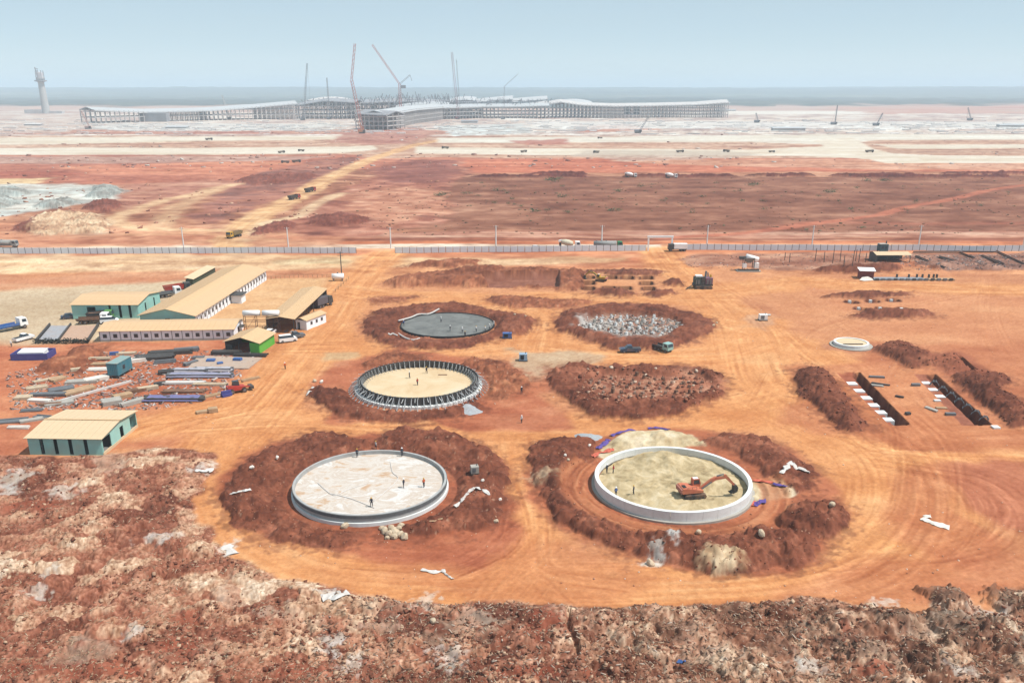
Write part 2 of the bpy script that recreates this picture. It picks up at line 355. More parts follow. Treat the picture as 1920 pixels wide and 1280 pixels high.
# ================================================================ nearer than the fence
# pale sandy ground left of centre
zone([(-700, 478), (640, 477), (720, 480), (900, 484), (1180, 482), (1190, 490), (900, 498), (760, 500), (650, 505), (500, 508), (-700, 520)],
     [(226, 178, 134), (238, 198, 156), (246, 212, 176)], 3, 3, 14, 12, 4, 3, 111)
zone([(-700, 520), (60, 522), (230, 512), (420, 505), (640, 508), (600, 522), (300, 530), (120, 540), (-700, 560)],
     [(204, 134, 98), (220, 156, 118), (232, 180, 142)], 4, 4, 20, 10, 4, 4, 112, .9)
zone([(-700, 580), (-20, 548), (120, 538), (250, 530), (380, 520), (410, 530), (310, 590), (200, 640), (60, 644), (-700, 648)],
     [(204, 178, 146), (216, 192, 162), (228, 204, 172)], 3, 4, 20, 14, 4, 4, 113, 1, 5)
zone([(500, 521), (620, 520), (650, 528), (600, 592), (480, 622), (380, 600), (400, 580), (450, 550)], [(224, 172, 124), (234, 186, 138), (240, 196, 150)], 1.2, 1, 20, 8, 4, 4, 114, 1, 5)
zone([(500, 490), (620, 482), (660, 488), (640, 494), (540, 496)], [(176, 160, 120), (214, 186, 150), (200, 176, 136)], 2, 3, 10, 4, 4, 4, 214, .7)
# storage yard, redder
zone([(-700, 646), (60, 646), (480, 640), (560, 640), (530, 672), (480, 710), (440, 760), (400, 775), (280, 770), (130, 770), (-700, 780)],
     [(176, 98, 70), (196, 116, 84), (212, 134, 98), (222, 150, 112)], 2, 2.5, 12, 7, 5, 1.5, 115, .95)
zone([(-700, 780), (60, 775), (300, 775), (400, 785), (430, 830), (350, 845), (280, 850), (60, 850), (-700, 850)],
     [(176, 98, 72), (200, 122, 90), (222, 150, 110), (230, 162, 120)], 2, 3, 12, 9, 5, 1.5, 116, .85)
# main haul roads (bright orange)
OR2 = [(218, 146, 94), (228, 159, 105), (236, 170, 116), (243, 185, 132)]
ROADS = [
 ([(720, 478), (690, 505), (655, 545), (620, 600), (560, 670), (500, 745), (440, 810), (405, 870), (385, 915), (395, 960), (430, 1010), (520, 1065), (640, 1095), (800, 1108), (1000, 1112), (1250, 1108), (1430, 1098), (1560, 1070), (1650, 1015), (1690, 940), (1670, 870), (1600, 815), (1500, 770), (1420, 720), (1395, 660), (1370, 600), (1310, 545), (1260, 500), (1238, 470)], 6.5),
 ([(955, 830), (965, 900), (985, 960), (1000, 1040), (960, 1100)], 3.2),
 ([(430, 800), (560, 795), (700, 805), (850, 800), (1000, 800), (1130, 795), (1280, 785), (1420, 755)], 5.5),
 ([(600, 655), (700, 655), (800, 664), (900, 655), (1000, 650), (1080, 660), (1200, 668), (1340, 665), (1400, 650)], 6),
 ([(660, 545), (760, 558), (900, 562), (1010, 590), (1010, 640)], 6.5),
 ([(1000, 560), (1120, 562), (1280, 560), (1330, 560)], 6),
 ([(1350, 545), (1500, 530), (1640, 538), (1960, 545)], 7),
 ([(1340, 600), (1480, 640), (1560, 680), (1660, 760), (1740, 830), (1760, 920), (1730, 1000), (1600, 1060)], 5),
 ([(1640, 850), (1760, 845), (1960, 852)], 4),
 ([(1700, 690), (1690, 730), (1750, 800), (1790, 810), (1960, 800)], 3),
 ([(420, 760), (330, 780), (270, 800)], 5),
]
for i, (pts, wd) in enumerate(ROADS):
    road(pts, wd * 1.35, OR2, 3.5, 120 + i, .95, 2, 1.6)
zone([(1330, 560), (1480, 600), (1500, 700), (1480, 790), (1600, 830), (1660, 940), (1620, 1050), (1500, 1100), (1450, 1090), (1560, 1010), (1590, 960), (1530, 890), (1480, 840), (1400, 812), (1300, 800), (1360, 740), (1370, 690)], OR2, 2.5, 3, 14, 10, 4, 1.5, 140, .9, 2)
zone([(420, 790), (560, 790), (600, 800), (540, 822), (480, 850), (440, 880), (400, 900), (400, 850)], OR2, 2, 3, 14, 10, 4, 1.5, 141, .9, 2)
zone([(560, 660), (600, 640), (640, 600), (680, 625), (700, 650), (600, 700), (570, 740), (580, 790), (440, 790), (480, 740)], OR2, 2, 3, 14, 10, 4, 1.5, 142, .85, 2)
# redder, less driven ground at the right
RD = [(184, 106, 74), (200, 124, 88), (212, 140, 102), (224, 156, 116)]
zone([(1560, 690), (1640, 640), (1960, 600), (1960, 850), (1700, 860), (1590, 810), (1480, 790), (1480, 690)], RD, 3, 5, 14, 9, 5, 1.6, 143, .75)
zone([(1790, 870), (1960, 880), (1960, 1010), (1860, 990), (1800, 940)], [(168, 98, 76), (190, 116, 88), (208, 134, 102)], 3, 4, 12, 7, 4, 1.6, 144, .9)
zone([(1680, 870), (1790, 868), (1830, 950), (1880, 1010), (1800, 1040), (1720, 1010)], RD, 3, 5, 14, 9, 5, 1.6, 145, .7)
zone([(1500, 1092), (1700, 1050), (1960, 1050), (1960, 1110), (1760, 1130), (1640, 1140), (1480, 1118)], RD, 3, 4, 14, 9, 5, 1.6, 146, .7)
zone([(1520, 540), (1960, 560), (1960, 640), (1660, 640), (1540, 620)], [(206, 136, 98), (222, 154, 112), (230, 168, 124)], 3, 4, 14, 9, 5, 3, 147, .7)
zone([(560, 1060), (760, 1040), (960, 1030), (1010, 1000), (1160, 1050), (1300, 1090), (1100, 1128), (800, 1118), (600, 1095)], RD, 3, 4, 14, 9, 5, 3, 148, .45)
# between the tanks: reddish churned earth
zone([(575, 735), (600, 690), (680, 662), (760, 655), (900, 670), (1040, 690), (1020, 760), (1080, 800), (960, 800), (900, 800), (760, 792), (620, 785)], [(166, 92, 68), (190, 112, 82), (208, 132, 98), (220, 154, 120)], 1.5, 3, 10, 5, 5, 1.6, 150, .9)
zone([(960, 655), (1080, 658), (1120, 672), (1050, 690), (980, 710), (950, 690)], [(190, 156, 126), (206, 178, 148), (214, 190, 160)], 1.5, 3, 8, 5, 4, 2, 151, .85)
zone([(620, 662), (690, 655), (680, 668), (600, 680)], [(206, 172, 132), (222, 190, 150)], 1, 2, 8, 5, 4, 2, 152, .8)
zone([(420, 940), (420, 890), (520, 830), (700, 808), (930, 850), (960, 950), (960, 1010), (900, 1062), (780, 1065), (640, 1040), (500, 1015)], [(172, 98, 72), (188, 112, 82), (204, 130, 96)], 1.5, 2, 9, 5, 5, 1.6, 153, .95)
zone([(985, 850), (1120, 815), (1300, 800), (1480, 840), (1540, 900), (1590, 960), (1560, 1020), (1480, 1075), (1330, 1085), (1180, 1050), (1060, 990), (1000, 930)], [(176, 102, 74), (192, 116, 84), (208, 134, 98)], 1.5, 2, 9, 5, 5, 1.6, 154, .95)
zone([(1400, 590), (1440, 590), (1470, 610), (1440, 625), (1390, 615)], [(206, 160, 130), (220, 180, 150)], 1.5, 3, 8, 5, 4, 2, 155, .6)
zone([(1560, 640), (1640, 640), (1650, 655), (1600, 668), (1540, 655)], [(186, 120, 92), (206, 146, 116)], 1.5, 3, 8, 5, 4, 2, 156, .7)
zone([(860, 790), (960, 770), (1060, 780), (1060, 798), (940, 800)], [(196, 120, 88), (214, 146, 112)], 1.5, 3, 8, 5, 4, 2, 157, .7)
# wheel tracks: bundles of paler and darker lines that follow the way trucks drive
def tracks(pts, wid, n, amp=0.16, seed=1, wsc=1.0):
    pts = smooth_pts(wp(pts), 6); pad = wid + 2; sl = box_rows(pts, pad); x, y = X[sl], Y[sl]
    D, SS, OF = line_d(pts, x, y, pad)
    env = 1 - sstep(wid * .55, wid, D)
    t = (vn(OF / (.55 * wsc) + 3 * vn(SS / 25, SS * 0 + 1, seed), SS / 28, seed) - .5) * 1.2 + (vn(OF / (.3 * wsc), SS / 12, seed + 4) - .5) * .8
    g = sstep(.3, .8, vn(OF / 3.0, SS / 22, seed + 8))
    COLR[sl] *= (1 + env * t * amp * .6 * (0.4 + 1.2 * g))[..., None] ** np.array([.75, 1.1, 1.25])
    Z[sl] += env * t * .05
for i, (pts, wd) in enumerate(ROADS): tracks(pts, wd * 2.0, 6, .30, 200 + i)
tracks([(1290, 500), (1380, 560), (1450, 620), (1500, 700), (1490, 790), (1560, 830)], 7, 6, .3, 221)
tracks([(1400, 560), (1470, 620), (1560, 700), (1640, 790), (1650, 830)], 5, 6, .3, 222)
tracks([(1960, 560), (1800, 555), (1600, 600), (1500, 660), (1440, 760)], 6, 6, .3, 223)
tracks([(1500, 560), (1640, 640), (1780, 640), (1960, 700)], 5, 6, .25, 224)
tracks([(1860, 500), (1850, 580), (1880, 660), (1960, 720)], 5, 6, .2, 225)
tracks([(1700, 870), (1850, 900), (1930, 960), (1900, 1010), (1820, 1040), (1700, 1060)], 9, 6, .4, 226, 1.3)
tracks([(1730, 880), (1800, 900), (1850, 950), (1840, 1000), (1760, 1030), (1640, 1060)], 7, 6, .35, 227)
tracks([(1600, 1090), (1750, 1075), (1960, 1060)], 6, 6, .3, 228)
tracks([(1470, 690), (1530, 730), (1620, 830), (1720, 850)], 3, 6, .3, 229)
tracks([(1130, 1100), (1000, 1070), (985, 980)], 5, 6, .3, 230)
tracks([(800, 1105), (940, 1075), (1010, 1010), (1000, 900)], 5, 6, .3, 231)
tracks([(860, 1060), (940, 1020), (960, 960)], 4, 6, .5, 232)
tracks([(700, 1060), (860, 1060), (950, 1000)], 6, 6, .5, 233)
tracks([(900, 1120), (960, 1060), (1040, 1130)], 3, 6, .3, 234)
tracks([(480, 820), (520, 790), (600, 770), (560, 720)], 5, 6, .25, 235)
tracks([(280, 795), (380, 780), (460, 760), (520, 700), (590, 640)], 5, 6, .3, 236)
tracks([(270, 850), (350, 820), (430, 790)], 6, 6, .3, 237)
tracks([(60, 770), (200, 740), (330, 690), (420, 660)], 4, 6, .3, 238)
tracks([(380, 640), (330, 690), (230, 745)], 2.5, 6, .4, 239)
tracks([(-60, 600), (120, 570), (300, 540), (420, 500), (640, 480)], 7, 6, .12, 240)
tracks([(-60, 500), (200, 490), (400, 492), (640, 486)], 9, 6, .12, 241)
tracks([(0, 560), (200, 540), (420, 512)], 6, 6, .12, 242)
tracks([(1240, 480), (1290, 510), (1400, 520), (1600, 530)], 5, 6, .25, 243)
# ---------------------------------------------------------------- rough ground in front
BL = [(-900, 850), (0, 850), (55, 855), (200, 852), (290, 836), (350, 840), (400, 848), (412, 870), (385, 900), (368, 935), (378, 975), (408, 1012), (448, 1050), (520, 1078), (600, 1092), (700, 1114), (850, 1128), (1000, 1134), (1150, 1138), (1300, 1134), (1420, 1128), (1480, 1120), (1560, 1126), (1640, 1136), (1700, 1156), (1735, 1156), (1745, 1106), (1790, 1104), (1850, 1146), (1880, 1108), (1930, 1096), (2900, 1080), (2900, 3000), (-900, 3000)]
poly = wp(BL); sl = rows(-60, 150); x, y = X[sl], Y[sl]
dR = poly_sd(poly, x, y, 6) + (fbm(x, y, 4, 3, 301) - .5) * 1.8
mR = sstep(-.6, .8, dR)
big = fbm(x, y, 13, 4, 302); med = fbm(x, y, 3.2, 4, 303); fin = fbm(x, y, .8, 3, 304)
wx = x + (fbm(x, y, 2.2, 3, 331) - .5) * 2.4; wy = y + (fbm(x + 90, y, 2.2, 3, 332) - .5) * 2.4
d1, ra, rb = worley(wx, wy, 3.6, 333, .9, 1.25); d2, rc, rd = worley(wx + 40, wy, 1.7, 334, .9, 1.1)
dome1 = np.clip(1 - (d1 / .62) ** 2, 0, 1) * (.35 + .65 * ra); dome2 = np.clip(1 - (d2 / .6) ** 2, 0, 1) * (.3 + .7 * rc)
rt = sstep(-10, 14, x + (y - 95) * .4)
mic = fbm(x, y, .34, 3, 316); fib = fbm(x * .9 + y * .4, y * .9 - x * .3, .42, 3, 317, .4)
kk = np.clip(rb * .42 + big * .42 + med * .25 + dome1 * .18 + (rd - .5) * .24 + (rb - .5) * .22 - .16, 0, 1)
cR = pal(kk, [(122, 74, 58), (148, 92, 72), (176, 116, 92), (198, 148, 120), (216, 178, 148), (228, 198, 172)])
gr = pal(np.clip(kk * .8 + (fin - .5) * .4 + .12, 0, 1), [(104, 66, 52), (138, 94, 74), (168, 122, 98), (198, 156, 130), (222, 190, 162), (236, 214, 192)])
cR = cR * (1 - .8 * rt[..., None]) + gr * .8 * rt[..., None]
cR = cR * (1 + (mic - .5) * .85 + (fib - .5) * .55 + (fin - .5) * .3)[..., None] ** np.array([.8, 1.05, 1.2])
paint(sl, mR, cR)
l3 = fbm(x, y, .6, 3, 313); l2 = billow(x, y, 1.3, 3, 312)
fr = sstep(135, 95, y)                                # the heaps grow towards the camera
hR = dome1 * (.75 + .35 * rt * fr + .35 * fr) + dome2 * (.24 + .16 * rt) + l2 * (.2 + .08 * rt) + l3 * .22 + mic * .12 + fbm(x, y, 11, 3, 311) * .5
Z[sl] += mR * np.clip(dR / 3, 0, 1) * (hR - .3)
ZID[sl][mR > .5] = 6
# white patches of spoil and bare bits in the rough
WH = [(222, 208, 190), (240, 232, 220), (248, 244, 238)]
def patch(cx, cy, rx, ry, cols=WH, seed=1, st=.9, wob=.5, edge=.5, h=0.0):
    c = P(cx, cy); r1 = abs(P(cx + rx, cy)[0] - c[0]); r2 = abs(P(cx, cy - ry)[1] - c[1])
    sl = rows(c[1] - 3 * r2 - 3, c[1] + 3 * r2 + 3); x, y = X[sl], Y[sl]
    q = np.hypot((x - c[0]) / r1, (y - c[1]) / r2) + (fbm(x, y, max(r1 * .5, .8), 4, seed + 7) - .5) * 2 * wob
    m = (1 - sstep(1 - edge, 1 + edge * .6, q)) * st
    paint(sl, m, pal(fbm(x, y, max(r1 * .6, .6), 4, seed), cols))
    if h: Z[sl] += m * h
    return sl, m
for i, (cx, cy, rx, ry) in enumerate([(382, 880, 20, 9), (428, 1028, 14, 14), (630, 1117, 30, 9), (620, 1212, 22, 16), (400, 1232, 38, 18), (72, 1118, 22, 10), (115, 925, 30, 14), (20, 905, 30, 24), (300, 1018, 30, 10), (95, 1085, 10, 14), (250, 1200, 20, 12), (800, 1130, 24, 16), (1495, 1245, 9, 12), (1520, 1262, 26, 14), (1660, 1128, 26, 8), (1860, 1155, 30, 16), (1790, 1270, 30, 14), (720, 1150, 60, 12), (700, 1180, 70, 12), (850, 1200, 60, 12), (540, 1160, 40, 20), (150, 1230, 60, 20), (200, 870, 50, 16), (450, 1115, 40, 24), (880, 1170, 60, 16), (840, 1240, 30, 26), (660, 1250, 20, 20), (1330, 1240, 60, 20), (1620, 1230, 50, 30), (1720, 1190, 40, 20)]):
    patch(cx, cy, rx, ry, WH if rx < 31 else [(206, 170, 144), (228, 204, 178), (236, 222, 204)], 400 + i, .55 if rx < 31 else .35, .8)
for i, (cx, cy, rx, ry) in enumerate([(150, 1265, 160, 22), (330, 1235, 60, 30), (1020, 1175, 40, 36), (1010, 1270, 90, 14), (350, 1165, 40, 14), (70, 950, 60, 12), (560, 1262, 60, 12), (1640, 1270, 30, 12), (1590, 1200, 12, 24)]):
    slp, mp = patch(cx, cy, rx, ry, [(150, 84, 64), (168, 98, 76), (190, 116, 90)], 450 + i, .85, .5)
# dark heaps in the bottom right corner
for i, (cx, cy, rx, ry, hh) in enumerate([(1700, 1165, 60, 20, 1.6), (1765, 1120, 34, 22, 1.6), (1790, 1190, 46, 34, 2.2), (1885, 1130, 30, 26, 1.8), (1880, 1215, 40, 24, 1.6), (1600, 1225, 44, 24, 1.4), (1700, 1240, 40, 24, 1.6), (1450, 1225, 30, 16, .9), (1380, 1160, 50, 14, .5), (1900, 1265, 40, 20, 1.2), (1500, 1190, 40, 16, .6), (1555, 1165, 40, 16, .7), (1730, 1268, 40, 18, 1.0), (1280, 1195, 50, 16, .5), (1210, 1215, 16, 10, .5)]):
    slp, mp = patch(cx, cy, rx, ry, [(74, 50, 42), (108, 76, 62), (140, 100, 82), (176, 136, 112)], 480 + i, .7, .7, .4)
    x, y = X[slp], Y[slp]
    Z[slp] += mp * (hh * .62 + (billow(x, y, 1.6, 3, 490 + i) - .5) * .5)
# little crack by the cleared plot
D, SS, OF = line_d(wp([(1066, 1145), (1067, 1185), (1080, 1210), (1083, 1230)]), X[sl], Y[sl], 2)
mk = (D < .35); Z[sl] -= mk * .8
# ---------------------------------------------------------------- the six tank sites
TR = 12.9
def centre(px, py, z=0): return P(px, py, z)
T1 = centre(694.5, 898, 1.9); T2 = centre(1261.5, 886, 2.5); T3 = centre(785, 713, 1.6); T4 = centre(839.5, 609, .4); T5 = centre(1180, 609); T6 = centre(1196, 728)
def disc(c, r, z, cols, seed=1, nsc=3, zid=None, edge=.05, rough=0.0, oct=4, ax=1.0):
    sl = rows(c[1] - r - 3, c[1] + r + 3); x, y = X[sl], Y[sl]; q = np.hypot(x - c[0], y - c[1])
    m = q < r
    Z[sl] = np.where(m, z + rough * (fbm(x, y, 2.5, 3, seed + 3) - .5), Z[sl])
    if cols is not None: paint(sl, m.astype(float), pal(fbm(x, y, nsc, oct, seed, ax), cols))
    if zid is not None: ZID[sl][m] = zid
    return sl, m
BG = 'earth berms round the tank pits'
CL = [(212, 165, 125), (228, 186, 146)]
mound([(413, 925), (428, 888), (468, 862), (520, 832), (590, 813), (650, 816), (692, 830), (700, 900), (700, 1000), (690, 1006), (640, 1028), (560, 1028), (500, 1012), (440, 980)], 0.99, .8, .6, 2.5, MAR, 501, 'crescent bank of dug red earth left of the bare concrete ring tank', 'earth bank', None, (*T1, TR + 1.0), specks=.06)
mound([(712, 905), (708, 836), (722, 808), (760, 800), (850, 813), (915, 843), (948, 880), (955, 940), (930, 975), (850, 1000), (760, 1012), (718, 1004)], 0.92, .7, .7, 2.5, MAR, 502, 'rutted bank of red earth right of the bare concrete ring tank', 'earth bank', None, (*T1, TR + 1.2), specks=.09)
mound([(984, 852), (1010, 833), (1060, 824), (1112, 830), (1100, 852), (1078, 882), (1080, 920), (1112, 958), (1172, 982), (1195, 1000), (1180, 1042), (1110, 1014), (1050, 980), (1014, 945), (1000, 900)], 0.99, .8, .6, 2.4, MAR, 503, 'long bank of red earth left of the sand filled white tank', 'earth bank', specks=.07)
mound([(1176, 1003), (1210, 990), (1300, 994), (1400, 986), (1470, 1002), (1530, 1012), (1520, 1046), (1480, 1068), (1400, 1080), (1340, 1082), (1290, 1070), (1240, 1062), (1190, 1042)], 1.7, .8, .8, 2.2, MAR, 504, 'lumpy dark heap of red earth in front of the sand filled tank', 'earth bank', specks=.06)
mound([(1455, 968), (1500, 942), (1560, 934), (1590, 958), (1588, 1000), (1550, 1012), (1490, 1002), (1450, 986)], 1.19, .9, .8, 2.2, MAR, 505, 'round dark earth heap right of the sand filled tank beside the haul road', 'earth mound', specks=.05)
mound([(1308, 832), (1350, 814), (1420, 817), (1480, 845), (1528, 882), (1520, 912), (1470, 922), (1434, 905), (1412, 876), (1370, 848)], 1.06, .8, .6, 2.4, MAR, 506, 'dark earth bank behind the right side of the sand filled white tank', 'earth bank', None, (*T2, TR + 1.5), specks=.05)
mound([(576, 738), (600, 728), (680, 735), (780, 740), (880, 745), (900, 765), (860, 780), (800, 789), (720, 791), (640, 782), (590, 762)], 1.06, .8, .6, 2.5, MAR, 507, 'dark crescent bank of earth in front of the tank ringed with formwork', 'earth bank', None, (*T3, TR + 2.6), specks=.06)
mound([(680, 690), (700, 672), (742, 660), (800, 668), (820, 690)], 0.92, .8, .6, 2.5, MAR2, 508, 'low red earth bank behind the tank ringed with formwork', 'earth bank', None, (*T3, TR + 2.6), specks=.08)
mound([(860, 690), (880, 672), (940, 680), (975, 700), (990, 722), (965, 745), (930, 752), (905, 740)], 0.59, .6, .8, 2.5, MAR2, 509, 'trampled low red earth bank right of the formwork ring', 'earth bank', None, (*T3, TR + 2.6), specks=.1)
mound([(680, 616), (700, 588), (742, 577), (800, 572), (850, 569), (882, 573), (930, 585), (985, 592), (1003, 606), (985, 622), (940, 630), (920, 642), (860, 656), (790, 656), (740, 650), (700, 640)], 0.99, .75, .5, 2.6, MAR, 510, 'ring bank of maroon earth round the fresh dark grey slab', 'earth bank', None, (*T4, TR + .6), specks=.04)
mound([(935, 600), (960, 588), (1003, 600), (1000, 620), (960, 630), (930, 622)], 1.25, .9, .5, 2.4, MAR, 511, 'separate earth heap at the right tip of the grey slab pit', 'earth mound')
p5 = wp([(1078, 612), (1110, 594), (1180, 588), (1262, 598), (1285, 614), (1244, 634), (1165, 634), (1104, 626)])
mound([(1030, 606), (1060, 586), (1110, 573), (1180, 570), (1245, 575), (1290, 585), (1330, 600), (1344, 613), (1320, 632), (1280, 647), (1220, 657), (1150, 657), (1090, 637), (1050, 620)], 1.25, .85, .45, 2.6, MAR, 512, 'ring bank of maroon earth round the pit of white pile heads', 'earth bank', specks=.03)
p6 = wp([(1095, 712), (1130, 700), (1200, 700), (1320, 705), (1350, 722), (1322, 742), (1250, 756), (1165, 756), (1110, 742)])
mound([(1026, 702), (1040, 688), (1090, 681), (1140, 690), (1230, 688), (1310, 688), (1352, 706), (1364, 730), (1330, 752), (1272, 776), (1200, 786), (1130, 782), (1080, 762), (1040, 738)], 1.19, .85, .6, 2.4, MAR, 513, 'ring bank of dark earth round the pit of cut brown piles', 'earth bank', specks=.05)
for pp, seed, cols in ((p5, 520, [(150, 96, 78), (190, 150, 130), (214, 190, 172)]), (p6, 521, [(140, 84, 66), (172, 112, 88), (206, 158, 130)])):
    sl = box_rows(pp, 4); x, y = X[sl], Y[sl]; d = poly_sd(pp, x, y, 4); m = sstep(-.8, .8, d)
    act = d > -500
    Z[sl] = Z[sl] * (1 - m) + m * (-.35 + .5 * (billow(x, y, 2.0, 3, seed) - .4))
    paint(sl, sstep(-.2, 1.2, d), pal(fbm(x, y, 1.6, 4, seed), cols)); ZID[sl][d > 0] = 7
# right open side of T6 is low and trampled
sl, m = patch(1290, 712, 66, 18, [(150, 86, 64), (196, 132, 104), (226, 176, 146)], 523, .9, .6)
Z[sl] = Z[sl] * (1 - .75 * m)
# slopes in the bank colours of T5's grey rubble
patch(1130, 612, 46, 13, [(150, 140, 134), (196, 190, 184), (226, 222, 218)], 524, .85, .6)
patch(1190, 632, 60, 7, [(150, 130, 122), (206, 196, 188)], 525, .8, .6)
# tank floors; the ring walls are built as objects
disc(T1, TR - 1.1, .95, None); disc(T2, TR - .9, -.9, None)
disc(T3, TR + .8, .25, None); disc(T4, TR + .3, .25, None)
disc(T1, TR + .9, 0.0, None) if False else None
# sand around the filled tank
SAND = [(186, 162, 126), (216, 194, 156), (236, 216, 182), (244, 230, 204)]
zone([(1122, 852), (1142, 826), (1190, 808), (1240, 803), (1300, 818), (1320, 836), (1250, 850), (1140, 870)], SAND, .4, .8, 4, 3, 4, 1, 530)
zone([(1385, 925), (1405, 905), (1450, 902), (1494, 926), (1440, 942), (1395, 948)], SAND, .4, .8, 4, 3, 4, 1, 531)
for cx, cy, rx, ry, hh in ((1200, 825, 60, 14, .9), (1270, 822, 40, 12, .7), (1435, 924, 40, 12, .7)):
    sl, m = patch(cx, cy, rx, ry, SAND, 532, .2, .4); Z[sl] += m * hh * 4
patch(1258, 1018, 12, 16, [(196, 190, 184), (228, 226, 222)], 533, .9, .5); patch(1232, 1040, 16, 12, [(170, 160, 152), (214, 208, 202)], 534, .9, .6)
patch(1350, 1062, 42, 16, [(176, 140, 108), (220, 190, 152), (236, 212, 178)], 535, .9, .5, h=.5)
patch(1220, 1057, 22, 5, WH, 536, .9, .5); patch(1015, 897, 26, 12, [(176, 140, 110), (214, 186, 156)], 537, .8, .6)
# ring ruts round the sand tank
D_ = P(1262, 893); sl = rows(T2[1] - 24, T2[1] + 24); x, y = X[sl], Y[sl]; q = np.hypot(x - T2[0], y - T2[1])
ang = np.arctan2(y - T2[1], x - T2[0])
rr = (vn((q - TR) / .45, ang * 2.2, 541) - .5); env = sstep(TR + .8, TR + 1.8, q) * (1 - sstep(TR + 5, TR + 6.5, q)) * ((ang < .2) | (ang > 2.5))
flat = env * (1 - sstep(TR + 4.5, TR + 6, q))
Z[sl] = Z[sl] * (1 - flat * .85) + env * rr * .28
paint(sl, env * .75, pal(np.clip(rr + .5, 0, 1), [(168, 98, 68), (204, 132, 94), (226, 160, 118)])); 
sl = rows(T1[1] - 24, T1[1] + 24); x, y = X[sl], Y[sl]; q = np.hypot(x - T1[0], y - T1[1]); ang = np.arctan2(y - T1[1], x - T1[0])
rr = (vn((q - TR) / .6, ang * 2.5, 551) - .5); env = sstep(TR + .5, TR + 1.5, q) * (1 - sstep(TR + 3.5, TR + 5, q)) * .6
Z[sl] -= env * .35; COLR[sl] *= (1 + env * rr * .4)[..., None]
# ---------------------------------------------------------------- long heaps, trenches
mound([(720, 532), (735, 524), (800, 514), (870, 505), (910, 503), (1000, 507), (1080, 510), (1085, 520), (1085, 540), (1000, 541), (900, 538), (800, 537), (740, 538)], 1.9, .8, .5, 3, MAR2, 560, 'longest heap of red earth stretching behind the tank pits', 'earth mound', specks=.02)
mound([(1048, 545), (1052, 520), (1070, 510), (1095, 512), (1092, 535), (1080, 546)], 2.6, .9, .4, 3, MAR2, 561, 'tall rounded heap of red earth at the end of the longest heap', 'earth mound')
mound([(762, 500), (800, 491), (860, 487), (900, 488), (895, 497), (850, 502)], 1.6, .8, .4, 3, MAR2, 562, 'small low heap of red earth near the gap in the fence', 'earth mound')
mound([(1085, 514), (1100, 507), (1200, 507), (1240, 509), (1235, 517), (1160, 516)], 1.4, .8, .5, 2.5, MAR, 563, 'thin dark earth ridge behind the rows of footing pits', 'earth mound')
mound([(1092, 552), (1120, 545), (1170, 545), (1200, 552), (1160, 557)], 1.2, .8, .5, 2.5, MAR, 564, 'low earth heap in front of the rows of footing pits', 'earth mound')
mound([(1205, 552), (1230, 546), (1262, 544), (1265, 550), (1230, 556)], 1.0, .8, .5, 2.5, MAR, 565, 'flat earth heap in front right of the footing pits', 'earth mound')
mound([(1246, 531), (1262, 525), (1280, 528), (1278, 535), (1255, 536)], 1.4, .8, .5, 2.5, MAR, 566, 'small dark earth heap beside the drilling rig', 'earth mound')
mound([(905, 562), (940, 557), (1040, 560), (1105, 565), (1100, 574), (1040, 580), (960, 578)], .9, .6, .6, 2.5, MAR2, 567, 'flat reddish heap between the long heap and the upper tank pits', 'earth mound', specks=.05)
mound([(690, 562), (720, 556), (780, 557), (760, 566), (700, 570)], .6, .5, .4, 2.5, MAR2, 568, 'faint low earth swell left behind the grey slab pit', 'earth mound')
mound([(1546, 556), (1570, 550), (1620, 547), (1700, 549), (1712, 555), (1640, 560)], 1.3, .8, .5, 2.5, MAR, 569, 'narrow dark earth ridge behind two rows of stump pits', 'earth mound')
mound([(1598, 592), (1620, 584), (1700, 580), (1740, 584), (1752, 592), (1700, 598), (1630, 597)], 1.3, .8, .5, 2.5, MAR, 570, 'narrow dark earth ridge in front of two rows of stump pits', 'earth mound')
mound([(1518, 508), (1540, 500), (1600, 496), (1660, 498), (1700, 505), (1640, 512), (1560, 512)], 1.5, .8, .5, 2.5, MAR, 571, 'earth heap among bare posts left of the brick hut', 'earth mound')
mound([(1482, 700), (1512, 686), (1548, 700), (1580, 735), (1610, 775), (1630, 800), (1600, 812), (1570, 806), (1530, 770), (1500, 735)], 2.2, .8, .6, 2.6, MAR, 572, 'tall dark earth heap left of the trench with white pads', 'earth mound', specks=.03)
mound([(1638, 655), (1660, 643), (1700, 645), (1740, 665), (1760, 685), (1700, 690), (1670, 672)], 1.7, .8, .5, 2.6, MAR, 573, 'dark earth heap right of the small round tank', 'earth mound', specks=.02)
mound([(1745, 668), (1790, 662), (1822, 690), (1850, 696), (1780, 698), (1752, 685)], 1.0, .6, .5, 2.6, MAR2, 574, 'broken earth heap beside the short dark trench', 'earth mound')
mound([(1782, 706), (1820, 696), (1860, 712), (1890, 740), (1960, 790), (1980, 800), (1900, 798), (1860, 775), (1820, 740)], 2.1, .8, .6, 2.6, MAR, 575, 'long dark earth heap right of the trench with rebar cages', 'earth mound', specks=.02)
mound([(1840, 698), (1890, 705), (1902, 720), (1870, 726), (1845, 715)], 1.2, .7, .5, 2.6, MAR, 576, 'small round earth heap behind the long heap at the right edge', 'earth mound')
mound([(1820, 505), (1740, 502), (1730, 492), (1800, 492), (1960, 500), (1960, 508)], .9, .7, .5, 2.5, MAR2, 577, 'low brown heap in front of the rebar yard', 'earth mound')
mound([(55, 700), (100, 675), (150, 650), (190, 645), (180, 665), (150, 690), (110, 700)], 1.0, .7, .4, 2.5, MAR2, 578, 'low earth ridge running down from the fenced plot to the storage yard', 'earth mound')
mound([(125, 702), (160, 680), (190, 655), (205, 650), (200, 670), (175, 695), (150, 704)], 1.0, .7, .4, 2.5, MAR2, 588, 'second low earth ridge beside the teal container', 'earth mound')
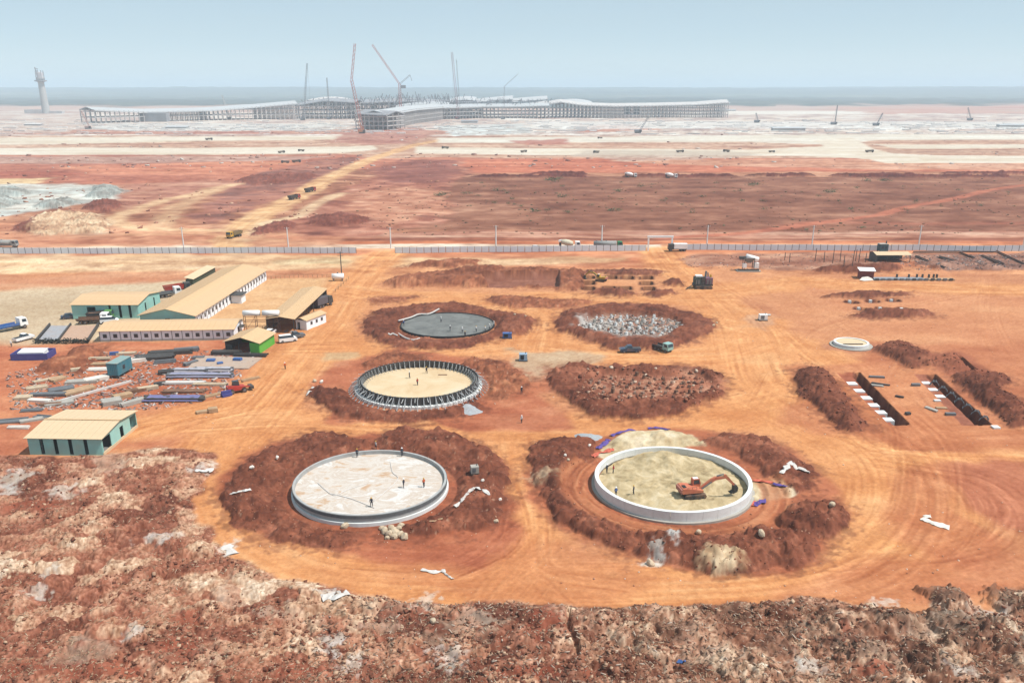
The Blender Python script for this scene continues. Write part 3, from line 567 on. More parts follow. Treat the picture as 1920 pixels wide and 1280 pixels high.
zone([(1270, 485), (1300, 478), (1500, 474), (1660, 474), (1700, 484), (1640, 500), (1480, 508), (1400, 502), (1290, 498)], [(140, 88, 72), (176, 124, 102), (206, 160, 134)], 1.5, 2, 8, 5, 4, 2, 580, .9)
zone([(1700, 478), (1960, 472), (1960, 506), (1780, 508), (1720, 495)], [(120, 84, 74), (160, 118, 102), (196, 150, 130)], 1.5, 2, 8, 4, 4, 2, 581, .9)
zone([(1740, 662), (1800, 660), (1860, 700), (1780, 702)], [(156, 92, 70), (186, 116, 88)], 1.5, 2, 8, 5, 4, 2, 582, .8)
# far heaps behind the fence
FG = 'dark banks along the far trench'
FAR = [(96, 44, 38), (118, 58, 48), (140, 74, 60)]
for i, (x0, x1, y0) in enumerate([(885, 1110, 331), (985, 1110, 326), (1165, 1385, 330), (1395, 1530, 329), (1548, 1740, 329), (1585, 1900, 331), (1760, 1960, 325)]):
    mound([(x0, y0 + 1.5), (x0 + 15, y0 - 1.5), (x1 - 20, y0 - 1.5), (x1, y0 + 1.5), ((x0 + x1) / 2, y0 + 2.5)], 1.8, .6, .6, 4, FAR, 600 + i, ['leftmost long dark bank of the far trench', 'short dark bank just behind the leftmost far bank', 'dark bank beside the two far mixer trucks', 'dark bank right of the two far mixer trucks', 'dark far bank above the brown field, third from the right', 'longest dark far bank above the brown field at the right', 'dark far bank cut off by the right photo edge'][i], 'spoil bank', FG)
for i, (pts, h, lab) in enumerate([
    ([(470, 442), (480, 428), (520, 418), (555, 418), (550, 428), (500, 438)], 3, 'dark red heap where the haul road widens behind the fence'),
    ([(575, 420), (590, 405), (640, 400), (690, 408), (690, 418), (620, 424)], 3, 'dark red heap right of the pale side track'),
    ([(440, 340), (480, 330), (540, 325), (600, 330), (560, 342), (480, 348)], 5, 'grey brown heap where the bank meets the haul road'),
    ([(150, 392), (170, 380), (210, 374), (235, 384), (200, 398)], 4, 'dark red heap right of the gravel pit'),
    ([(20, 432), (40, 418), (70, 404), (140, 395), (80, 440)], 3.5, 'brown heap left of the pale broken mound')]):
    mound(pts, h * .45, .5, .9, 4, [(130, 78, 66), (150, 90, 76), (176, 110, 90)], 620 + i, lab, 'earth mound')
mound([(50, 436), (70, 408), (130, 398), (185, 402), (210, 420), (190, 436), (90, 440)], 1.1, .4, 1.2, 3, [(170, 124, 98), (224, 186, 152), (240, 216, 184)], 630, 'pale cracked mound behind the fence at the left', 'earth mound')
for i, pts in enumerate([[(-60, 372), (-20, 355), (30, 353), (66, 362), (40, 368)], [(-60, 395), (-20, 376), (20, 371), (42, 382), (0, 392)], [(55, 388), (90, 378), (140, 375), (150, 382), (100, 392)], [(160, 370), (175, 350), (205, 347), (234, 358), (205, 372)]]):
    mound(pts, 3.4, .5, .5, 5, [(150, 152, 148), (176, 178, 172), (196, 196, 190)], 640 + i, ['grey gravel heap at the far left of the gravel pit', 'second grey gravel heap at the left photo edge', 'low grey gravel heap in the middle of the pit', 'ribbed grey gravel heap at the right end of the pit'][i], 'gravel heap', None, name='gravel_heap')
# trenches
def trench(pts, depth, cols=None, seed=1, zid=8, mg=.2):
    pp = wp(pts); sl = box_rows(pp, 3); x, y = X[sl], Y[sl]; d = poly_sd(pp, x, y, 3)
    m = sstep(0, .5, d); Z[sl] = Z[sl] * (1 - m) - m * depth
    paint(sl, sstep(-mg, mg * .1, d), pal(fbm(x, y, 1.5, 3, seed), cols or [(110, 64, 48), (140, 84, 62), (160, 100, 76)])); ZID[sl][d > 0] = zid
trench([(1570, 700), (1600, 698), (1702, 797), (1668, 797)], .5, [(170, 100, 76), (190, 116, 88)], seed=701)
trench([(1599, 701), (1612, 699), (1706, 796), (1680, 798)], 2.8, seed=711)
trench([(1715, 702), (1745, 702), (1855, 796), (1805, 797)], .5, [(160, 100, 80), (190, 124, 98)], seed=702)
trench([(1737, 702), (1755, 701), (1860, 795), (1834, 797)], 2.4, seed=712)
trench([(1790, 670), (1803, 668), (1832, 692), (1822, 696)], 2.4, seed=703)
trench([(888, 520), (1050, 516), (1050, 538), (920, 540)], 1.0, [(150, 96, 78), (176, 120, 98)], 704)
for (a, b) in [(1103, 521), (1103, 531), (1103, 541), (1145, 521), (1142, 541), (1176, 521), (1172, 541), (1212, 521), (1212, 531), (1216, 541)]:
    trench([(a - 12, b + 2.6), (a - 11, b - 2.6), (a + 11, b - 2.6), (a + 12, b + 2.6)], 3.2, [(80, 42, 32), (100, 56, 42)], 705, mg=1.3)  # pit shade put into the colour: walls and floor painted dark past the rim
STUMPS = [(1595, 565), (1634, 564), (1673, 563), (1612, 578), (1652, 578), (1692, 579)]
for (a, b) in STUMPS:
    trench([(a - 12, b + 1), (a - 8, b - 3), (a + 14, b), (a + 16, b + 3), (a, b + 3)], 1.2, [(90, 48, 38), (120, 68, 52)], 706, mg=.9)  # stump pits likewise painted dark over their walls, standing in for shade
Z[:, :] += 0
# fine relief everywhere near
sl = rows(-60, 330); x, y = X[sl], Y[sl]
Z[sl] += (fbm(x, y, .8, 3, 801) - .5) * .05
v = 1 + (fbm(x, y, .6, 3, 802) - .5) * .26 + (fbm(x, y, 3.5, 4, 805, 1.5) - .5) * .16; COLR[sl] *= v[..., None] ** np.array([.75, 1.05, 1.25])
sl = rows(300, 1500); x, y = X[sl], Y[sl]
v = 1 + (fbm(x, y, 4.5, 4, 803, 1.3) - .5) * .55 + (fbm(x, y, 16, 4, 804, 1.6) - .5) * .4
v = np.where(ZID[sl] == 3, 1 + (v - 1) * .25, v)
COLR[sl] *= v[..., None] ** np.array([.8, 1.1, 1.2])
COLR = np.clip(COLR, .008, .75) ** 1.06 * 1.03
# ---------------------------------------------------------------- mesh, split by what each face belongs to
NAMES = {0: 'ground', 2: 'dirt_road', 3: 'concrete_taxiway', 4: 'forest', 5: 'gravel_yard', 6: 'rough_ground', 7: 'pit_floor', 8: 'trench'}
def ground_material(nm='soil', b1=.14, fine=2.2):
    m = bpy.data.materials.new(nm); m.use_nodes = True; t = m.node_tree
    b = t.nodes['Principled BSDF']; b.inputs['Roughness'].default_value = .95; b.inputs['Specular IOR Level'].default_value = .12
    at = t.nodes.new('ShaderNodeAttribute'); at.attribute_name = 'soil_colour'
    tc = t.nodes.new('ShaderNodeTexCoord')
    n = t.nodes.new('ShaderNodeTexNoise'); n.inputs['Scale'].default_value = fine; n.inputs['Detail'].default_value = 6; n.inputs['Roughness'].default_value = .7
    t.links.new(tc.outputs['Object'], n.inputs['Vector'])
    mr = t.nodes.new('ShaderNodeMapRange'); mr.inputs[1].default_value = .3; mr.inputs[2].default_value = .7; mr.inputs[3].default_value = 1 - b1; mr.inputs[4].default_value = 1 + b1
    t.links.new(n.outputs[0], mr.inputs[0])
    mx = t.nodes.new('ShaderNodeVectorMath'); mx.operation = 'SCALE'
    t.links.new(at.outputs['Color'], mx.inputs[0]); t.links.new(mr.outputs[0], mx.inputs['Scale'])
    t.links.new(mx.outputs[0], b.inputs['Base Color'])
    bp = t.nodes.new('ShaderNodeBump'); bp.inputs['Strength'].default_value = .35; bp.inputs['Distance'].default_value = .12
    t.links.new(n.outputs[0], bp.inputs['Height']); t.links.new(bp.outputs[0], b.inputs['Normal'])
    return m
SOIL = ground_material()
def build_terrain():
    FZ = ZID[:-1, :-1]
    vid = np.arange(NR * NC).reshape(NR, NC)
    quads = np.stack([vid[:-1, :-1], vid[:-1, 1:], vid[1:, 1:], vid[1:, :-1]], -1)
    pos = np.stack([X, Y, Z], -1).reshape(-1, 3); col = COLR.reshape(-1, 3)
    out = {}
    for z in np.unique(FZ):
        q = quads[FZ == z]
        if len(q) < 3: continue
        u, inv = np.unique(q, return_inverse=True); inv = inv.reshape(-1)
        me = bpy.data.meshes.new('soil'); me.vertices.add(len(u)); me.vertices.foreach_set('co', pos[u].astype(np.float32).ravel())
        me.loops.add(len(inv)); me.loops.foreach_set('vertex_index', inv.astype(np.int32))
        me.polygons.add(len(q)); me.polygons.foreach_set('loop_start', np.arange(0, len(inv), 4, dtype=np.int32)); me.polygons.foreach_set('loop_total', np.full(len(q), 4, np.int32))
        me.update(calc_edges=True)
        ca = me.color_attributes.new('soil_colour', 'FLOAT_COLOR', 'POINT')
        ca.data.foreach_set('color', np.concatenate([col[u], np.ones((len(u), 1))], 1).astype(np.float32).ravel())
        me.materials.append(SOIL)
        if z < 99:
            nm = NAMES[int(z)]; o = bpy.data.objects.new(nm, me); COL.objects.link(o); o['kind'] = 'stuff' if nm == 'forest' else 'structure'
            if nm == 'forest': tag(o, 'hazy dark green woods stretching to the horizon', 'forest')
        else:
            nm, lab, cat, grp = MOUNDS[int(z) - 100]
            o = bpy.data.objects.new(nm, me); COL.objects.link(o); tag(o, lab, cat, grp)
        out[int(z)] = o
        me.polygons.foreach_set('use_smooth', np.ones(len(q), bool)) if z in (0, 2, 3, 5) else None
build_terrain()
# ================================================================ OBJECT HELPERS
class MB:
    """collects shapes for one mesh"""
    def __init__(s): s.v = []; s.f = []
    def add(s, v, f):
        k = len(s.v); s.v += [tuple(a) for a in v]; s.f += [tuple(i + k for i in q) for q in f]; return s
    def box(s, x0, x1, y0, y1, z0, z1):
        return s.add([(x0, y0, z0), (x1, y0, z0), (x1, y1, z0), (x0, y1, z0), (x0, y0, z1), (x1, y0, z1), (x1, y1, z1), (x0, y1, z1)],
                     [(0, 3, 2, 1), (4, 5, 6, 7), (0, 1, 5, 4), (1, 2, 6, 5), (2, 3, 7, 6), (3, 0, 4, 7)])
    def beam(s, a, b, w, h=None, roll=0):
        a = Vector(a); b = Vector(b); d = (b - a); q = d.to_track_quat('Z', 'Y').to_matrix()
        h = h or w; L = d.length; r = Matrix.Rotation(roll, 3, 'Z')
        pts = [(-w / 2, -h / 2, 0), (w / 2, -h / 2, 0), (w / 2, h / 2, 0), (-w / 2, h / 2, 0), (-w / 2, -h / 2, L), (w / 2, -h / 2, L), (w / 2, h / 2, L), (-w / 2, h / 2, L)]
        return s.add([q @ (r @ Vector(p)) + a for p in pts], [(0, 3, 2, 1), (4, 5, 6, 7), (0, 1, 5, 4), (1, 2, 6, 5), (2, 3, 7, 6), (3, 0, 4, 7)])
    def tube(s, a, b, r0, r1=None, n=8, cap=True):
        r1 = r0 if r1 is None else r1
        a = Vector(a); b = Vector(b); q = (b - a).to_track_quat('Z', 'Y').to_matrix(); v = []
        for (c, r) in ((a, r0), (b, r1)):
            for i in range(n): v.append(q @ Vector((r * math.cos(2 * PI * i / n), r * math.sin(2 * PI * i / n), 0)) + c)
        f = [(i, (i + 1) % n, n + (i + 1) % n, n + i) for i in range(n)]
        if cap: f += [tuple(range(n - 1, -1, -1)), tuple(range(n, 2 * n))]
        return s.add(v, f)
    def lathe(s, prof, n=48, closed=False, c=(0, 0), a0=0.0, a1=2 * PI):
        full = abs(a1 - a0 - 2 * PI) < 1e-6; m = n if full else n + 1; v = []
        for i in range(m):
            a = a0 + (a1 - a0) * i / n
            for r, z in prof: v.append((c[0] + r * math.cos(a), c[1] + r * math.sin(a), z))
        k = len(prof); f = []
        for i in range(n):
            j = (i + 1) % m
            for p in range(k if closed else k - 1):
                q = (p + 1) % k; f.append((i * k + p, j * k + p, j * k + q, i * k + q))
        return s.add(v, f)
    def prism(s, pts, a, b, axis='y'):
        """outline in x,z (axis y) or y,z (axis x) or x,y (axis z) swept from a to b"""
        n = len(pts); v = []
        for t in (a, b):
            for p in pts: v.append((p[0], t, p[1]) if axis == 'y' else (t, p[0], p[1]) if axis == 'x' else (p[0], p[1], t))
        return s.add(v, [tuple(range(n)), tuple(range(2 * n - 1, n - 1, -1))] + [(i, i + n, (i + 1) % n + n, (i + 1) % n) for i in range(n)])
    def quad(s, a, b, c, d, th=0.0):
        if th <= 0: return s.add([a, b, c, d], [(0, 1, 2, 3)])
        lo = [(p[0], p[1], p[2] - th) for p in (a, b, c, d)]
        return s.add([a, b, c, d] + lo, [(0, 1, 2, 3), (7, 6, 5, 4), (0, 4, 5, 1), (1, 5, 6, 2), (2, 6, 7, 3), (3, 7, 4, 0)])
    def mesh(s, name, m, smooth=False):
        me = bpy.data.meshes.new(name); me.from_pydata(s.v, [], s.f); me.update()
        if m: me.materials.append(m)
        bm = bmesh.new(); bm.from_mesh(me); bmesh.ops.recalc_face_normals(bm, faces=bm.faces); bm.to_mesh(me); bm.free()
        if smooth: me.polygons.foreach_set('use_smooth', [True] * len(me.polygons))
        return me
    def build(s, name, m, parent=None, smooth=False):
        o = bpy.data.objects.new(name, s.mesh(name, m, smooth)); COL.objects.link(o)
        if parent: o.parent = parent
        return o
def thing(name, label, cat, loc=(0, 0, 0), rz=0.0, group=None):
    o = bpy.data.objects.new(name, None); COL.objects.link(o); o.empty_display_size = .5
    o.location = loc; o.rotation_euler = (0, 0, rz); tag(o, label, cat, group); return o
def inst(name, me, parent=None, loc=(0, 0, 0), rot=(0, 0, 0), sc=None):
    o = bpy.data.objects.new(name, me); COL.objects.link(o); o.location = loc; o.rotation_euler = rot
    if sc: o.scale = sc if isinstance(sc, (tuple, list)) else (sc, sc, sc)
    if parent: o.parent = parent
    return o
KIDS = {}
def copy_thing(root, loc, rz, label=None, group=None, sc=None):
    r = root.copy(); COL.objects.link(r); r.location = loc; r.rotation_euler = (0, 0, rz)
    if sc: r.scale = (sc, sc, sc)
    if label: r['label'] = label
    if group: r['group'] = group
    def rec(a, b):
        for ch in a.children:
            c = ch.copy(); COL.objects.link(c); c.parent = b; rec(ch, c)
    rec(root, r); return r
def G3(px, py, dz=0.0):
    a = P(px, py, 0); z = ground_z(*a)
    for _ in range(3):
        a = P(px, py, z); z = ground_z(*a)
    return (a[0], a[1], z + dz)
# ---- materials
M_TAN = smat('roof_tan', (246, 206, 158), rough=.6, var=.09, nscale=.35, dirt=.35, dirtcol=(.5, .34, .22))
M_CREAM = smat('roof_cream', (248, 220, 180), rough=.6, var=.08, nscale=.35, dirt=.25, dirtcol=(.5, .36, .24))
M_TEAL = mat('sheet_teal', (.26, .50, .46), rough=.5, var=.05, nscale=.8, dirt=.25)
M_WHITEW = mat('panel_white', (.74, .77, .82), rough=.55, var=.04, nscale=1, dirt=.08)
M_DARK = mat('dark', (.02, .02, .022), .8, var=.3)
M_GLASS = mat('window_glass', (.03, .04, .05), .15, var=.1, spec=.6)
M_FRAME = smat('frame_grey', (150, 150, 155), rough=.5, var=.08)
M_CONC = smat('concrete', (196, 192, 184), rough=.9, var=.12, nscale=1.2, dirt=.15, bump=.2)
M_CONCW = mat('concrete_white', (.60, .62, .62), rough=.8, var=.07, nscale=1.0, dirt=.1, bump=.1)
M_CONCD = smat('concrete_grey', (150, 148, 146), rough=.9, var=.15, nscale=1.5, bump=.2)
M_STEEL = smat('steel_grey', (140, 142, 146), rough=.5, metal=.3, var=.15)
M_STEELD = smat('steel_dark', (92, 88, 86), rough=.6, metal=.2, var=.2)
M_RUST = smat('rusty_rebar', (120, 92, 82), rough=.8, var=.3)
M_TYRE = mat('tyre', (.018, .018, .018), .9, var=.3, dirt=.6, nscale=3)
M_WOOD = smat('timber', (206, 172, 136), rough=.85, var=.2, nscale=2, dirt=.3)
M_WOODD = smat('timber_dark', (140, 104, 84), rough=.85, var=.2, nscale=2, dirt=.3)
M_FENCE = mat('fence_sheet', (.58, .63, .68), rough=.5, var=.05, nscale=.5, dirt=.06)
M_FENCEP = smat('fence_post', (110, 118, 128), rough=.6, var=.1)
M_WHITEP = mat('white_paint', (.74, .74, .74), rough=.4, var=.04, dirt=.2)
M_RED = smat('red_paint', (206, 70, 60), rough=.5, var=.08, dirt=.2)
M_GREENB = smat('bright_green', (110, 214, 84), rough=.55, var=.05, dirt=.15)
M_BLUE = smat('blue_paint', (70, 120, 190), rough=.5, var=.08, dirt=.2)
M_TEALC = smat('container_teal', (86, 158, 176), rough=.5, var=.07, dirt=.2)
M_ORANGE = smat('machine_orange', (226, 106, 70), rough=.45, var=.08, dirt=.35, nscale=1.2)
M_YEL = smat('machine_yellow', (232, 184, 70), rough=.5, var=.08, dirt=.35)
M_NAVY = smat('tarp_navy', (86, 88, 160), rough=.6, var=.12, bump=.3)
M_TARPB = smat('tarp_violet', (170, 172, 200), rough=.55, var=.1, nscale=1.5, bump=.4, dirt=.15)
M_TARPG = smat('tarp_pale', (200, 200, 210), rough=.55, var=.1, nscale=1.5, bump=.4, dirt=.15)
M_ROCK = smat('rock_pale', (226, 206, 178), rough=.9, var=.2, nscale=3, dirt=.3)
M_ROCKW = mat('rock_white', (.60, .56, .51), rough=.9, var=.12, nscale=3, dirt=.15)
M_SHEETW = mat('plastic_white', (.50, .48, .46), rough=.6, var=.06, dirt=.2)
# ================================================================ SHEDS AND OFFICES
def ground_frame(fl, fr, br, z=0.0):
    a = Vector(P(*fl, z)); b = Vector(P(*fr, z)); c = Vector(P(*br, z))
    ex = (b - a); wd = ex.length; ang = math.atan2(ex.y, ex.x); dp = abs((c - b).dot(Vector((-math.sin(ang), math.cos(ang)))))
    return a, ang, wd, dp
def wall_run(t, m, x0, x1, y, z0, z1, gaps, th=.12, axis='x', name='wall'):
    """a wall along x (or y) with openings (from, to, sill, head)"""
    mb = MB()
    def bx(a, b, lo, hi):
        if b - a < .01 or hi - lo < .01: return
        if axis == 'x': mb.box(a, b, y - th / 2, y + th / 2, lo, hi)
        else: mb.box(y - th / 2, y + th / 2, a, b, lo, hi)
    p = x0
    for (a, b, s, h) in sorted(gaps):
        bx(p, a, z0, z1); bx(a, b, z0, s); bx(a, b, h, z1); p = b
    bx(p, x1, z0, z1)
    return mb.build(name, m, t)
def roof_sheets(t, m, x0, x1, y0, y1, ze, zr, n, ridge='x', ov=.4, name='roof_sheet', th=.08):
    """corrugated roof sheets, each its own piece, on both slopes of a gable"""
    if ridge == 'x': s0, s1, a0, a1 = x0 - ov, x1 + ov, y0 - ov, y1 + ov
    else: s0, s1, a0, a1 = y0 - ov, y1 + ov, x0 - ov, x1 + ov
    mid = (a0 + a1) / 2; L = (s1 - s0) / n
    for side in (0, 1):
        b0, b1 = (a0, mid) if side == 0 else (mid, a1)
        h0, h1 = (ze, zr) if side == 0 else (zr, ze)
        mb = MB(); k = max(2, int(L / .5)); w = L - .03
        for i in range(k):
            for (u0, u1, dz) in ((i / k, (i + .5) / k, .0), ((i + .5) / k, (i + 1) / k, .018)):
                pts = [(u0 * w, b0, h0 + dz), (u1 * w, b0, h0 + dz), (u1 * w, b1, h1 + dz), (u0 * w, b1, h1 + dz)]
                if ridge != 'x': pts = [(p[1], p[0], p[2]) for p in pts]
                mb.quad(*pts, th=th)
        me = mb.mesh(name, m)
        for q in range(n):
            dz = .006 * (q % 2)
            inst(name, me, t, (s0 + q * L, 0, dz) if ridge == 'x' else (0, s0 + q * L, dz))
def windows(t, xs, y, z0, z1, wd, axis='x', out=-1, name='window'):
    for x in xs:
        mb = MB(); g = MB(); e = .06
        def bx(q, a, b, lo, hi, d0, d1):
            if axis == 'x': q.box(a, b, y + out * d1, y + out * d0, lo, hi)
            else: q.box(y + out * d0 if out < 0 else y + out * d0, y + out * d1, a, b, lo, hi)
        for (a, b, lo, hi) in ((x - wd / 2 - e, x + wd / 2 + e, z0 - e, z0), (x - wd / 2 - e, x + wd / 2 + e, z1, z1 + e), (x - wd / 2 - e, x - wd / 2, z0, z1), (x + wd / 2, x + wd / 2 + e, z0, z1)):
            bx(mb, a, b, lo, hi, .06, .12)
        bx(g, x - wd / 2, x + wd / 2, z0, z1, .06, .09)
        f = mb.build(name, M_FRAME, t); g.build('pane', M_GLASS, f)
# --- cream roofed shed in the left foreground
a, ang, wd, dp = ground_frame((57, 851), (194, 853), (274, 800))
t = thing('storage_shed', 'large open storage shed with cream roof and mint walls in the left foreground', 'shed', (a.x, a.y, .0), ang)
HW = 3.2
gf = [(wd * q - .35, wd * q + .35, .05, HW) for q in (.185, .375, .575, .785)]
wall_run(t, M_TEAL, 0, wd, 0, -.3, HW, gf)
wall_run(t, M_TEAL, .1, dp - .1, wd, .45, HW + .1, [(.3, dp * .24, .45, HW - .3), (dp * .5, dp * .6, .45, HW - .6), (dp * .8, dp * .985, .45, HW - .3)], axis='y')
wall_run(t, M_TEAL, .1, dp - .1, 0, -.3, HW, [], axis='y'); wall_run(t, M_TEAL, 0, wd, dp, -.3, HW, [])
MB().box(wd - .12, wd + .14, 0, dp, -.3, .44).build('wall_base', M_CREAM, t)
MB().prism([(0, HW), (dp / 2, HW + .75), (dp, HW)], wd - .05, wd + .05, 'x').build('gable', M_TEAL, t)
MB().prism([(0, HW), (dp / 2, HW + .75), (dp, HW)], -.05, .05, 'x').build('gable', M_TEAL, t)
roof_sheets(t, M_CREAM, 0, wd, 0, dp, HW + .05, HW + .85, 12, 'x', .45)
MB().box(-.5, wd + .5, dp / 2 - .25, dp / 2 + .25, HW + .93, HW + .97).build('ridge_cap', M_TAN, t)
MB().box(.2, wd - .2, .2, dp - .2, .0, .06).build('floor_slab', M_CONCD, t)
for q in range(1, 6):
    MB().beam((wd * q / 6, .3, 0), (wd * q / 6, .3, HW), .16).beam((wd * q / 6, dp - .3, 0), (wd * q / 6, dp - .3, HW), .16).beam((wd * q / 6, .3, HW - .1), (wd * q / 6, dp - .3, HW - .1), .14).build('portal_frame', M_STEEL, t)
print('H', wd, dp, ang)
# --- teal workshop behind the offices
a, ang, wd, dp = ground_frame((138, 597), (261, 597), (300, 577))
t = thing('workshop', 'mint green workshop with tan roof and dark door strips, left in the camp', 'shed', (a.x, a.y, 0), ang)
HW = 4.0; dp = max(dp, 16)
wall_run(t, M_TEAL, 0, wd, 0, -.2, HW, [(wd * .23, wd * .36, .0, HW - .6), (wd * .56, wd * .595, .2, HW - .1), (wd * .71, wd * .75, .2, HW - .1), (wd * .86, wd * .90, .2, HW - .1)])
wall_run(t, M_TEAL, 0, dp, wd, -.2, HW, [(dp * .3, dp * .36, .5, HW - .6), (dp * .7, dp * .76, .5, HW - .6)], axis='y')
wall_run(t, M_TEAL, 0, dp, 0, -.2, HW, [], axis='y'); wall_run(t, M_TEAL, 0, wd, dp, -.2, HW, [])
for xx in (0, wd): MB().prism([(0, HW), (dp / 2, HW + 1.2), (dp, HW)], xx - .05, xx + .05, 'x').build('gable', M_TEAL, t)
roof_sheets(t, M_TAN, 0, wd, 0, dp, HW + .05, HW + 1.3, 14, 'x', .5)
print('B', wd, dp, ang)
# --- long hall
z = 3.2; fl = P(262, 591, z); fr = P(363, 593, z); bk = P(497, 507, z)
ex = Vector(fr) - Vector(fl); wd = ex.length; ang = math.atan2(ex.y, ex.x); dirb = Vector(bk) - Vector(fr); dp = dirb.length
ang = math.atan2(dirb.y, dirb.x) - PI / 2
t = thing('dormitory_hall', 'longest tan roofed hall running away from the camera with white right side', 'hall', (fl[0], fl[1], 0), ang)
wall_run(t, M_TEAL, 0, wd, 0, -.2, z, [(wd * .45, wd * .55, 0, 2.4)])
MB().prism([(0, z), (wd / 2, z + 1.9), (wd, z)], -.05, .05, 'y').build('gable', M_TEAL, t); MB().prism([(0, z), (wd / 2, z + 1.9), (wd, z)], dp - .05, dp + .05, 'y').build('gable', M_TEAL, t)
wall_run(t, M_WHITEW, 0, dp, wd, -.2, z, [], axis='y'); wall_run(t, M_TEAL, 0, dp, 0, -.2, z, [], axis='y'); wall_run(t, M_TEAL, 0, wd, dp, -.2, z, [])
windows(t, [dp * (q + .5) / 22 for q in range(22)], wd, 1.2, 2.2, 1.0, 'y', 1)
for q in range(23):
    MB().box(wd + .06, wd + .16, dp * q / 23, dp * q / 23 + .18, 0, z).build('pilaster', M_FRAME, t)
roof_sheets(t, M_TAN, 0, wd, 0, dp, z + .05, z + 2.0, 26, 'y', .6)
print('A', wd, dp, ang)
b = MB().box(wd + .2, wd + 3.4, dp * .44, dp * .50, -.1, 2.6); b.build('entrance_porch', M_WHITEW, t)
b = MB().box(wd + .1, wd + 3.9, dp * .43, dp * .51, 2.6, 2.75); b.build('porch_roof', M_STEELD, t)
# --- front office block
a, ang, wd, dp = ground_frame((189, 641), (439, 637), (468, 617))
t = thing('site_office', 'long low white office block with tan roof and one row of small windows', 'office', (a.x, a.y, 0), ang)
HW = 2.9; dp = max(dp, 9)
wall_run(t, M_WHITEW, 0, wd, 0, -.3, HW, []); wall_run(t, M_WHITEW, 0, dp, wd, -.3, HW, [(dp * .45, dp * .6, 0, 2.1)], axis='y')
wall_run(t, M_WHITEW, 0, dp, 0, -.3, HW, [], axis='y'); wall_run(t, M_WHITEW, 0, wd, dp, -.3, HW, [])
N = 13
windows(t, [wd * (q + .5) / N for q in range(N)], 0, 1.1, 2.0, .9, 'x', -1)
for q in range(N + 1): MB().box(wd * q / N - .06, wd * q / N + .06, -.16, -.065, 0, HW - .02).build('pilaster', M_FRAME, t)
MB().box(0, wd, -.12, -.065, -.3, .55).build('plinth', M_CONC, t)
for xx in (0, wd): MB().prism([(0, HW), (dp / 2, HW + .9), (dp, HW)], xx - .05, xx + .05, 'x').build('gable', M_WHITEW, t)
roof_sheets(t, M_TAN, 0, wd, 0, dp, HW + .05, HW + 1.0, 24, 'x', .55)
MB().box(wd + .1, wd + 1.6, dp * .4, dp * .65, 2.2, 2.3).build('door_canopy', M_STEELD, t)
print('C', wd, dp, ang)
# --- open machinery shed
z = 4.0
c4 = [P(513, 590, z), P(551, 598, z), P(612, 541, z), P(577, 538, z)]
fl = Vector(c4[0]); fr = Vector(c4[1]); br = Vector(c4[2]); d = (br - fr); dp = d.length; ang = math.atan2(d.y, d.x) - PI / 2; wd = 7.5
t = thing('machinery_shed', 'narrow open fronted shed with tan lean-to roof beside the dirt road', 'shed', (fr.x - wd * math.cos(ang), fr.y - wd * math.sin(ang), 0), ang)
roof_sheets(t, M_TAN, 0, wd, 0, dp, z, z + .7, 12, 'y', .3)
for q in range(8):
    for xx in (0.2, wd - .2): MB().box(xx - .1, xx + .1, dp * q / 7 - .1 + .1, dp * q / 7 + .1 + .1, -.2, z + .1).build('post', M_STEELD, t)
wall_run(t, M_WOODD, 0, dp, .0, -.1, z, [], axis='y'); wall_run(t, M_STEELD, 0, wd, dp, -.1, z, [])
MB().box(.2, wd, .2, dp, -.05, .05).build('floor_slab', M_CONCD, t)
print('D', wd, dp, ang)
# --- white hut
a, ang, wd, dp = ground_frame((556, 617), (572, 619), (592, 600))
t = thing('guard_hut', 'small white hut with tan roof next to the open machinery shed', 'hut', (a.x, a.y, 0), ang)
wd = 3.4; dp = 9
for (q) in (0,):
    wall_run(t, M_WHITEW, 0, wd, 0, -.2, 2.7, [(.4, 1.3, 0, 2.1)]); wall_run(t, M_WHITEW, 0, dp, wd, -.2, 2.7, [], axis='y'); wall_run(t, M_WHITEW, 0, dp, 0, -.2, 2.7, [], axis='y'); wall_run(t, M_WHITEW, 0, wd, dp, -.2, 2.7, [])
windows(t, [2.2, 4.6, 7], wd, 1.2, 2.0, .8, 'y', 1); roof_sheets(t, M_TAN, 0, wd, 0, dp, 2.75, 3.4, 5, 'y', .35)
# --- green shed
a, ang, wd, dp = ground_frame((424, 660), (487, 663), (508, 652))
dp = 9.0
t = thing('green_shed', 'small open shed with bright green right wall and tan gable roof by the yard', 'shed', (a.x, a.y, 0), ang)
HW = 2.7
wall_run(t, M_GREENB, 0, dp, wd, -.2, HW, [], axis='y'); wall_run(t, M_WOODD, 0, dp, 0, -.2, HW, [], axis='y'); wall_run(t, M_GREENB, 0, wd, dp, -.2, HW, []); wall_run(t, M_GREENB, wd * .72, wd, 0, -.2, HW, [])
wall_run(t, M_STEELD, .1, wd * .2, .1, -.2, HW - .6, [])
for xx in (.1, wd * .4, wd * .72): MB().box(xx - .08, xx + .08, -.08, .08, -.2, HW).build('post', M_STEELD, t)
MB().prism([(0, HW), (wd / 2, HW + 1.3), (wd, HW)], dp - .05, dp + .05, 'y').build('gable', M_GREENB, t)
roof_sheets(t, M_TAN, 0, wd, 0, dp, HW + .05, HW + 1.4, 6, 'y', .5)
print('F', wd, dp, ang)
